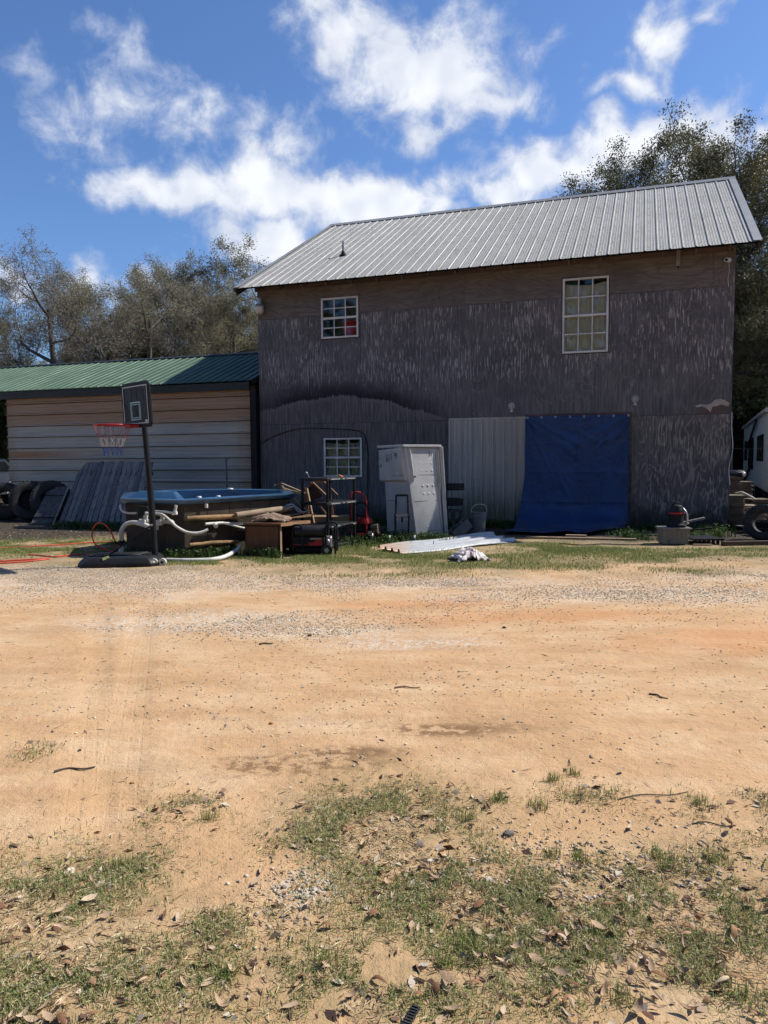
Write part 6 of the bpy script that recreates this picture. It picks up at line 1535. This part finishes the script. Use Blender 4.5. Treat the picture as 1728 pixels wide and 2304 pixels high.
# ================================================================ GRASS, LITTER, STONES
def leafy(name, c_list, rough=.7, back=.25):
    m, kk, b = new_mat(name)
    g_ = kk.n('ShaderNodeNewGeometry'); rp = kk.n('ShaderNodeValToRGB'); cr = rp.color_ramp; cr.interpolation = 'LINEAR'
    for i, (p_, c_) in enumerate(c_list):
        e_ = cr.elements[i] if i < 2 else cr.elements.new(p_)
        e_.position = p_; e_.color = (*c_, 1)
    kk.t.links.new(g_.outputs['Random Per Island'], rp.inputs[0])
    kk.put(b.inputs['Base Color'], rp.outputs[0]); b.inputs['Roughness'].default_value = rough; b.inputs['Specular IOR Level'].default_value = .25
    if back:
        tl = kk.n('ShaderNodeBsdfTranslucent'); kk.put(tl.inputs['Color'], rp.outputs[0]); mx_ = kk.n('ShaderNodeMixShader'); mx_.inputs[0].default_value = back
        kk.t.links.new(b.outputs[0], mx_.inputs[1]); kk.t.links.new(tl.outputs[0], mx_.inputs[2])
        kk.t.links.new(mx_.outputs[0], [n for n in kk.t.nodes if n.type == 'OUTPUT_MATERIAL'][0].inputs[0])
    return m
M_GRASS = leafy('grass_near', [(0, (.105, .18, .035)), (1, (.50, .42, .26)), (.45, (.175, .235, .065)), (.58, (.31, .28, .13)), (.75, (.45, .37, .20))])
M_GRASSF = leafy('grass_far', [(0, (.11, .175, .03)), (1, (.40, .33, .18)), (.5, (.17, .23, .055)), (.72, (.27, .26, .10))])
M_WEED = leafy('weeds', [(0, (.030, .060, .016)), (1, (.07, .11, .03)), (.5, (.045, .08, .02))])
def blades(name, pts, length, width, m_, label, cat, lean=.8, seed=1, z=None):
    r = np.random.default_rng(seed); n = len(pts)
    L = length * r.uniform(.45, 1.35, n); w = width * r.uniform(.6, 1.3, n); a = r.uniform(0, 2 * np.pi, n); ln = np.abs(r.normal(0, lean, n)).clip(.08, 1.35)
    x, y = pts[:, 0], pts[:, 1]; z0 = ground_z(x, y) - .002
    d = np.stack([np.cos(a), np.sin(a), np.zeros(n)], -1); s = np.stack([-np.sin(a), np.cos(a), np.zeros(n)], -1)
    base = np.stack([x, y, z0], -1)
    def at_(t): # arc bending over
        th = ln * t
        return base + d * (np.sin(th) * L * t)[:, None] + np.array([0, 0, 1.]) * (np.cos(th * .9) * L * t)[:, None]
    p1, p2 = at_(.55), at_(1.0); W = s * w[:, None]
    V = np.stack([base - W, base + W, p1 + W * .75, p1 - W * .75, p2 + W * .12, p2 - W * .12], 1).reshape(-1, 3)
    i = np.arange(n)[:, None] * 6
    F = np.concatenate([i + [0, 1, 2, 3], i + [3, 2, 4, 5]], 0)
    o = link(name, mesh_arrays(name, V, F), m_); return tag(o, label, cat, kind='stuff')
def scatter(blobs, per_m2, seed, clump=6.0, thr=.45, soft=True, sd=2.0):
    r = np.random.default_rng(seed); out = []
    for q in blobs:
        cx, cy, rx, ry = q[:4]; k_ = q[4] if len(q) > 4 else 1.0
        n = int(per_m2 * math.pi * rx * ry * k_ * 1.6)
        u = r.normal(0, .62, (n, 2)) * [rx, ry] + [cx, cy]
        c_ = fbm(u[:, 0] * clump + 3, u[:, 1] * clump + 5, 3, seed); keep = c_ > thr + r.normal(0, .045, n)
        out.append(u[keep])
    return np.concatenate(out)
FG = [(-1.11, 2.40, .28, .34), (-.85, 3.05, .20, .16, .5), (-.02, 2.98, .34, .26, .8), (.08, 2.60, .30, .28), (.56, 2.13, .56, .30, 1.1), (.34, 2.34, .40, .24), (-.71, 2.02, .45, .20, .9), (-.33, 2.30, .10, .10, .6), (-.54, 2.24, .10, .09), (.86, 3.10, .16, .11, .55), (1.21, 2.97, .15, .09, .6), (.44, 3.06, .10, .07, .6), (1.14, 2.50, .10, .12, .6), (1.0, 2.15, .2, .35), (-.26, 2.78, .18, .14, .7), (-.01, 1.95, .26, .13), (-.95, 1.95, .22, .15, 1.2), (.84, 2.52, .16, .09, .6), (-.95, 2.58, .18, .10, .7), (-1.76, 3.66, .10, .12, .3), (-1.75, 2.25, .4, .4), (1.7, 2.3, .4, .5), (1.58, 3.0, .1, .1, .5)]
tufts = [(.86, 3.32), (.75, 3.26), (.47, 3.06), (1.18, 2.57), (.98, 2.62), (.70, 2.60), (1.00, 2.55), (-.46, 2.02), (-.18, 2.06), (.60, 2.62), (1.3, 3.02), (.33, 2.9), (-.98, 2.62), (.63, 3.0), (.16, 2.05), (.25, 2.12), (.95, 1.9), (.62, 1.9), (-.72, 2.95)]
near = scatter(FG, 19000, 3, 8, .47)
r = np.random.default_rng(9)
tp = np.concatenate([np.array([[x, y]]) + r.normal(0, .02, (70, 2)) for x, y in tufts])
blades('grass', near, .021, .0014, M_GRASS, 'sparse trodden grass over the sandy foreground', 'grass', 1.1, 4)
blades('grass', tp, .045, .0014, M_GRASSF, 'small upright green grass tufts in the foreground sand', 'grass', .55, 5)
FAR = [(-5.9, 12.6, 1.5, .9, 1.3), (-4.6, 12.4, .5, .6, 1.0), (2.94, 11.6, 1.0, .5, 1.3), (-1.11, 11.0, 1.6, .5, .9), (.85, 10.7, 1.4, .6, .7), (4.39, 10.7, 1.2, .5, .7), (-2.3, 10.5, 1.2, .3, .7), (1.97, 9.9, 1.6, .35, .35), (4.34, 9.4, .9, .3, .3), (-.03, 9.3, 1.2, .25, .25), (-.6, 12.2, .8, .5, .9), (-5.74, 16.3, 1.1, .4, .6), (.6, 12.5, .8, .4, .7), (2.6, 12.3, .6, .4, .4), (-1.5, 10.9, .7, .2, 1.5), (5.5, 11.6, .8, .3, .5), (-7.6, 12.2, 1, .6, .8)]
far = scatter(FAR, 5200, 6, 1.9, .42)
blades('grass', far, .040, .003, M_GRASSF, 'short olive grass along the verge before the buildings', 'grass', .75, 7)
# weeds at the foot of walls and things
def line_pts(p, q, n, w_, seed): r_ = np.random.default_rng(seed); t = r_.uniform(0, 1, n)[:, None]; return np.array(p)[None] * (1 - t) + np.array(q)[None] * t + r_.normal(0, w_, (n, 2))
wb = lambda u, n_: (wl(u, n_).x, wl(u, n_).y)
WL = [(wb(.1, -.25), wb(4.5, -.3), 2600, .18), (wb(4.6, -.35), wb(6.1, -.4), 1500, .13), (wb(8.4, -.2), wb(10.1, -.3), 450, .12), ((-2.9, 10.85), (-2.2, 11.3), 260, .07), ((-7.1, 16.2), (-5.2, 15.7), 1500, .12), ((-.9, 12.6), (.4, 13.4), 1500, .35), ((.0, 13.2), (1.1, 13.0), 800, .12), ((-3.9, 11.2), (-3.0, 10.85), 250, .05), ((-2.1, 11.05), (-1.5, 10.95), 150, .05), ((4.3, 13.9), (4.6, 12.9), 180, .12), ((5.2, 13.2), (6.2, 13.5), 220, .15), ((7.2, 14.5), (8.2, 17), 500, .2)]
wp = np.concatenate([line_pts(a, b_, n, w_, 40 + i) for i, (a, b_, n, w_) in enumerate(WL)])
blades('weeds', wp, .14, .009, M_WEED, 'dark green weeds along the foot of the walls', 'weeds', .7, 12)
lp = np.concatenate([line_pts(a, b_, int(n * .8), w_ * .8, 80 + i) for i, (a, b_, n, w_) in enumerate(WL)])
r = np.random.default_rng(77); n = len(lp); c_ = np.stack([lp[:, 0], lp[:, 1], r.uniform(.02, .16, n)], -1)
a = r.normal(0, 1, (n, 3)) * [1, 1, .4]; a /= np.linalg.norm(a, axis=1)[:, None]; b_ = np.cross(a, r.normal(0, 1, (n, 3)) * [.4, .4, 1]); b_ /= np.linalg.norm(b_, axis=1)[:, None]; sz = r.uniform(.012, .03, n)[:, None]
tag(link('weed_leaves', mesh_arrays('weed_leaves', np.stack([c_ - a * sz, c_ + b_ * sz * .6, c_ + a * sz, c_ - b_ * sz * .6], 1).reshape(-1, 3), np.arange(n * 4).reshape(-1, 4)), M_WEED), 'small broad leaves of weeds along the walls', 'weeds', kind='stuff')

# fallen leaves: a folded, curled blade with pointed ends
def leaf_mesh(seed, curl, fold, narrow):
    r_ = random.Random(seed); V = []; n_ = 7
    for i in range(n_):
        t = i / (n_ - 1); x = (t - .5); w_ = narrow * math.sin(math.pi * t ** .85) ** .8 * .5 + .004; z = curl * (x * x * 4) * .5 + .03
        tw = (t - .5) * .5 * r_.uniform(.5, 1.2)
        for s_ in (-1, 0, 1): V.append((x, s_ * w_ * math.cos(fold), z + abs(s_) * w_ * math.sin(fold) + s_ * tw * w_))
    F = [(i * 3 + j, i * 3 + j + 1, i * 3 + j + 4, i * 3 + j + 3) for i in range(n_ - 1) for j in (0, 1)]
    # short stalk
    b0_ = len(V); V += [(-.5, -.008, .03 + curl * .5), (-.5, .008, .03 + curl * .5), (-.62, 0, .06 + curl * .5)]; F2 = [(b0_, b0_ + 1, b0_ + 2)]
    me = bpy.data.meshes.new('fallen_leaf'); me.from_pydata(V, [], F + F2); me.update()
    me.polygons.foreach_set('use_smooth', np.ones(len(me.polygons), bool)); return me
m, kk, b = new_mat('dry_leaf'); inf = kk.n('ShaderNodeObjectInfo'); rp = kk.n('ShaderNodeValToRGB'); cr = rp.color_ramp
for i, (p_, c_) in enumerate([(0, (.13, .065, .035)), (1, (.50, .39, .27)), (.3, (.24, .125, .065)), (.55, (.34, .20, .11)), (.8, (.42, .30, .19))]):
    e_ = cr.elements[i] if i < 2 else cr.elements.new(p_)
    e_.position = p_; e_.color = (*c_, 1)
kk.t.links.new(inf.outputs['Random'], rp.inputs[0]); P = kk.coords(); n1 = kk.noise(P, 9, 3, .6); bf = kk.n('ShaderNodeNewGeometry').outputs['Backfacing']
col = kk.mix(kk.step(n1, .45, .75, 0, .5), rp.outputs[0], (.10, .055, .035)); col = kk.mix(kk.math('MULTIPLY', bf, .5), col, (.44, .34, .23))
kk.put(b.inputs['Base Color'], col); b.inputs['Roughness'].default_value = .75; b.inputs['Specular IOR Level'].default_value = .15; M_DRY = m
LEAF = []
for i in range(7):
    me = leaf_mesh(i, [.25, .45, .7, .15, .55, .9, .35][i], [.25, .55, .8, .15, 1.0, .45, .7][i], [.42, .38, .34, .46, .36, .4, .30][i]); me.materials.append(M_DRY); LEAF.append(me)
r_ = random.Random(17)
LZ = [((.62, 2.02), (.36, .20), 92), ((1.0, 2.15), (.2, .28), 34), ((-.95, 1.98), (.25, .16), 34), ((-.5, 1.92), (.3, .1), 18), ((-1.1, 2.35), (.2, .2), 14), ((.2, 2.5), (.35, .3), 26), ((.8, 2.7), (.4, .3), 20), ((-.4, 2.5), (.4, .4), 12), ((.2, 1.88), (.25, .07), 18), ((.9, 3.1), (.5, .3), 12), ((-.2, 3.2), (.8, .3), 8)]
LAB = ['curled dry brown leaf on the grassy sand near the bottom right', 'curled dry brown leaf at the right end of the foreground grass', 'dry leaf in the foreground grass near the bottom left corner', 'dry leaf at the bottom edge left of the middle', 'dry leaf in the thin grass at the left side of the foreground', 'dry leaf in the middle of the foreground grass', 'dry leaf on bare sand right of the middle', 'dry leaf on the bare sand left of the middle', 'dry leaf at the bottom edge near the middle', 'dry leaf on the sand beyond the right hand grass', 'dry leaf on the sand beyond the foreground grass']
for (c_, s_, n), lab in zip(LZ, LAB):
    for i in range(n):
        x, y = r_.gauss(c_[0], s_[0]), max(1.62, r_.gauss(c_[1], s_[1])); L = r_.uniform(.028, .060)
        o = bpy.data.objects.new('fallen_leaf', LEAF[r_.randrange(7)]); C.objects.link(o)
        o.location = (x, y, float(ground_z(x, y)) + r_.uniform(.004, .014)); o.rotation_euler = (r_.gauss(0, .22) + (math.pi if r_.random() < .35 else 0), r_.gauss(0, .15), r_.uniform(0, 6.28)); o.scale = (L, L, L)
        if abs(o.rotation_euler[0]) > 2: o.location.z += L * .35
        tag(o, lab, 'leaf', 'fallen leaves over the foreground')
# litter too small to pick apart: leaf bits, twig bits, pebbles
def flakes(name, pts, smin, smax, m_, label, cat, seed, flat=.25, asp=.5):
    r = np.random.default_rng(seed); n = len(pts); c_ = np.stack([pts[:, 0], pts[:, 1], ground_z(pts[:, 0], pts[:, 1]) + .005], -1)
    a = r.normal(0, 1, (n, 3)) * [1, 1, flat]; a /= np.linalg.norm(a, axis=1)[:, None]; b_ = np.cross(a, r.normal(0, 1, (n, 3)) * [flat, flat, 1]); b_ /= np.linalg.norm(b_, axis=1)[:, None]
    sz = (smin + (smax - smin) * r.uniform(0, 1, n) ** 2.2)[:, None]; asp_ = asp * r.uniform(.5, 1.2, (n, 1))
    return tag(link(name, mesh_arrays(name, np.stack([c_ - a * sz, c_ + b_ * sz * asp_ + [0, 0, .003], c_ + a * sz, c_ - b_ * sz * asp_], 1).reshape(-1, 3), np.arange(n * 4).reshape(-1, 4)), m_), label, cat, kind='stuff')
M_BITS = leafy('leaf_bits', [(0, (.05, .03, .022)), (1, (.50, .44, .36)), (.4, (.15, .08, .05)), (.7, (.30, .20, .13))], .8, 0)
M_DARKBITS = leafy('bark_bits', [(0, (.03, .022, .018)), (1, (.14, .085, .05)), (.6, (.07, .045, .03))], .9, 0)
r = np.random.default_rng(5)
flakes('leaf_litter', np.concatenate([scatter([q[:4] for q in FG], 330, 21, 5, .3), scatter([(-5.5, 12.3, 2, 1.4), (0, 10.8, 4, .9), (4, 10.8, 2, .8), (-6.5, 15, 2.5, .9)], 75, 22, 2, .3)]), .008, .028, M_BITS, 'small leaf bits strewn over the ground', 'litter', 1, .35)
sp = np.stack([r.uniform(-4.5, 4.5, 950), 2.6 + 7.5 * r.uniform(0, 1, 950) ** 1.1], -1); sp = sp[fbm(sp[:, 0] * .9, sp[:, 1] * .9, 3, 55) > .42]
flakes('bark_litter', sp, .003, .015, M_DARKBITS, 'dark bits of bark and leaf strewn over the drive', 'litter', 2, .3, .35)
# twig bits: long thin slivers
sp = np.stack([r.uniform(-3.0, 3.0, 420), r.uniform(2.0, 7.5, 420)], -1)
flakes('twig_litter', sp, .015, .05, M_DARKBITS, 'thin twig bits on the sand', 'litter', 3, .08, .06)
M_STRAW = leafy('straw', [(0, (.30, .24, .13)), (1, (.56, .48, .31)), (.5, (.44, .36, .21))], .9, 0)
flakes('thatch', scatter(FG, 3600, 61, 6, .34), .008, .026, M_STRAW, 'dead straw matted in the foreground grass', 'thatch', 6, .12, .05)
flakes('thatch', scatter([q[:4] for q in FAR], 420, 62, 2, .36), .012, .035, M_STRAW, 'dead straw in the verge grass', 'thatch', 7, .15, .08)
def pebbles(name, pts, smin, smax, m_, label, seed):
    r = np.random.default_rng(seed); n = len(pts); s = (smin + (smax - smin) * r.uniform(0, 1, n) ** 3)[:, None, None]
    B = np.array([[1, 0, 0], [-.3, .9, 0], [-.8, -.5, 0], [.2, -.95, 0], [.1, .1, .75], [0, 0, -.5]]); V = B[None] * s * r.uniform(.6, 1.2, (n, 6, 1))
    a = r.uniform(0, 6.28, n); ca, sa = np.cos(a)[:, None], np.sin(a)[:, None]; V = np.stack([V[..., 0] * ca - V[..., 1] * sa, V[..., 0] * sa + V[..., 1] * ca, V[..., 2]], -1)
    V += np.stack([pts[:, 0], pts[:, 1], ground_z(pts[:, 0], pts[:, 1]) + .001], -1)[:, None]
    T_ = np.array([[0, 1, 4], [1, 2, 4], [2, 3, 4], [3, 0, 4], [1, 0, 5], [2, 1, 5], [3, 2, 5], [0, 3, 5]]); F = (np.arange(n)[:, None, None] * 6 + T_[None]).reshape(-1, 3)
    return tag(link(name, mesh_arrays(name, V.reshape(-1, 3), F), m_), label, 'gravel', kind='stuff')
M_PEB = leafy('pebbles', [(0, (.19, .165, .135)), (1, (.60, .51, .40)), (.4, (.31, .26, .20)), (.7, (.44, .36, .27))], .85, 0)
GR = [(-3.6, 8.9, 2.6, .8, 1.2), (-4.5, 9.9, 1.6, .5, 1.5), (.5, 8.6, 2.2, .45), (-1.6, 6.7, 1.2, .45), (-.5, 6.2, .9, .3), (2.9, 7.9, 2.0, .45), (-.25, 2.42, .2, .2, 2.2), (5, 9, 1.6, .5), (0, 7.4, 4, 1.2, .28), (0, 4.6, 3, 1.3, .10), (.7, 2.5, .5, .3, 1.2), (3.2, 12.6, 1.0, .4, 1.6), (-3.2, 10.0, 1.2, .25, 2)]
pebbles('gravel', scatter(GR, 1700, 31, 1.5, .45), .003, .013, M_PEB, 'pale gravel scattered over the drive', 4)

# single sticks and stones one can point at
def stick(p, q, w_, label, m_=M_BARKD, bend=.02):
    p, q = Vector((*p, float(ground_z(*p)) + w_)), Vector((*q, float(ground_z(*q)) + w_)); d_ = q - p; s_ = Vector((-d_.y, d_.x, 0)).normalized() * bend
    mb = MB(); mb.tube(spline([p, p.lerp(q, .35) + s_, p.lerp(q, .7) - s_ * .5, q], 4), [w_ * (1 - .5 * i / 12) for i in range(13)], 6); return tag(mb.build('stick', m_, None, True), label, 'stick', 'sticks lying on the drive')
stick((-1.56, 3.42), (-1.40, 3.50), .006, 'curled dark strip of bark at the left of the sand')
stick((.06, 4.60), (.22, 4.63), .006, 'reddish twig on the sand below the middle', M_WOODRED)
stick((1.62, 4.50), (1.70, 4.40), .006, 'short dark stick at the right of the sand')
stick((-.98, 5.75), (-.88, 5.79), .008, 'dark twig on the sand left of the middle')
stick((1.20, 2.83), (1.36, 2.81), .003, 'thin dark twig by the right hand grass')
stick((.98, 3.06), (1.30, 3.12), .003, 'thin twig crossing the right hand grass patch')
def stone(x, y, s_, label, c_=(.12, .11, .10), seed=1):
    me = bpy.data.meshes.new('stone'); bm = bmesh.new(); bmesh.ops.create_icosphere(bm, subdivisions=2, radius=1); q_ = random.Random(seed)
    for v in bm.verts: v.co *= q_.uniform(.8, 1.1); v.co.z *= .6
    bm.to_mesh(me); bm.free(); o = link('stone', me, mat('stone_%d' % seed, c_, None, .9, bst=.3)); o.location = (x, y, float(ground_z(x, y)) + s_ * .3); o.scale = (s_, s_ * .8, s_); tag(o, label, 'stone', 'single stones on the drive')
stone(-.63, 4.02, .014, 'small orange stone on the sand left of the middle', (.50, .20, .05), 2)
stone(.47, 2.78, .022, 'grey stone in the right half of the foreground grass', (.15, .13, .12), 3)
stone(-1.16, 3.32, .012, 'small yellowish stone on the sand at the left', (.45, .30, .12), 4)
stone(-.62, 6.05, .02, 'dark stone on the far sand left of the middle', (.06, .05, .045), 5)
stone(1.02, 6.3, .018, 'dark stone on the far sand right of the middle', (.06, .05, .045), 6)
stone(1.10, 2.46, .012, 'small dark pebble by the right hand tufts', (.08, .08, .085), 7)
T = Thing('rubber_strap', (.045, 1.86, .01), 'black ridged rubber strip at the bottom edge of the picture', 'strap')
mb = MB(); p, q = Vector((.015, 1.74, .012)), Vector((.075, 1.865, .014)); mb.bar(p, q, .022, .006); T.part('strip', mb, M_RUBBER)
for i in range(14): t = (i + .5) / 14; mb = MB(); c_ = p.lerp(q, t) + Vector((0, 0, .0045)); mb.box(c_, (.021, .004, .003), math.atan2(-(q - p).x, (q - p).y)); T.part('ridge', mb, M_RUBBER)

# unseen tree mass behind the camera, added to darken panes and wall fill
r = np.random.default_rng(91); n = 24000
c_ = np.stack([r.uniform(-45, 45, n), r.uniform(-22, -14, n), r.uniform(.0, 1, n) ** 1.3 * 16], -1); c_[:, 2] *= .6 + .4 * fbm(c_[:, 0] * .2, c_[:, 1] * .2, 3, 3) * 1.6
a = r.normal(0, 1, (n, 3)); a /= np.linalg.norm(a, axis=1)[:, None]; b_ = np.cross(a, r.normal(0, 1, (n, 3))); b_ /= np.linalg.norm(b_, axis=1)[:, None]; sz = r.uniform(.25, .5, n)[:, None]
tag(link('unseen_trees', mesh_arrays('unseen_trees', np.stack([c_ - a * sz, c_ + b_ * sz * .6, c_ + a * sz, c_ - b_ * sz * .6], 1).reshape(-1, 3), np.arange(n * 4).reshape(-1, 4)), L_GREEN), 'unseen dark trees behind the camera, added to dim walls and panes', 'unseen_trees', kind='stuff')
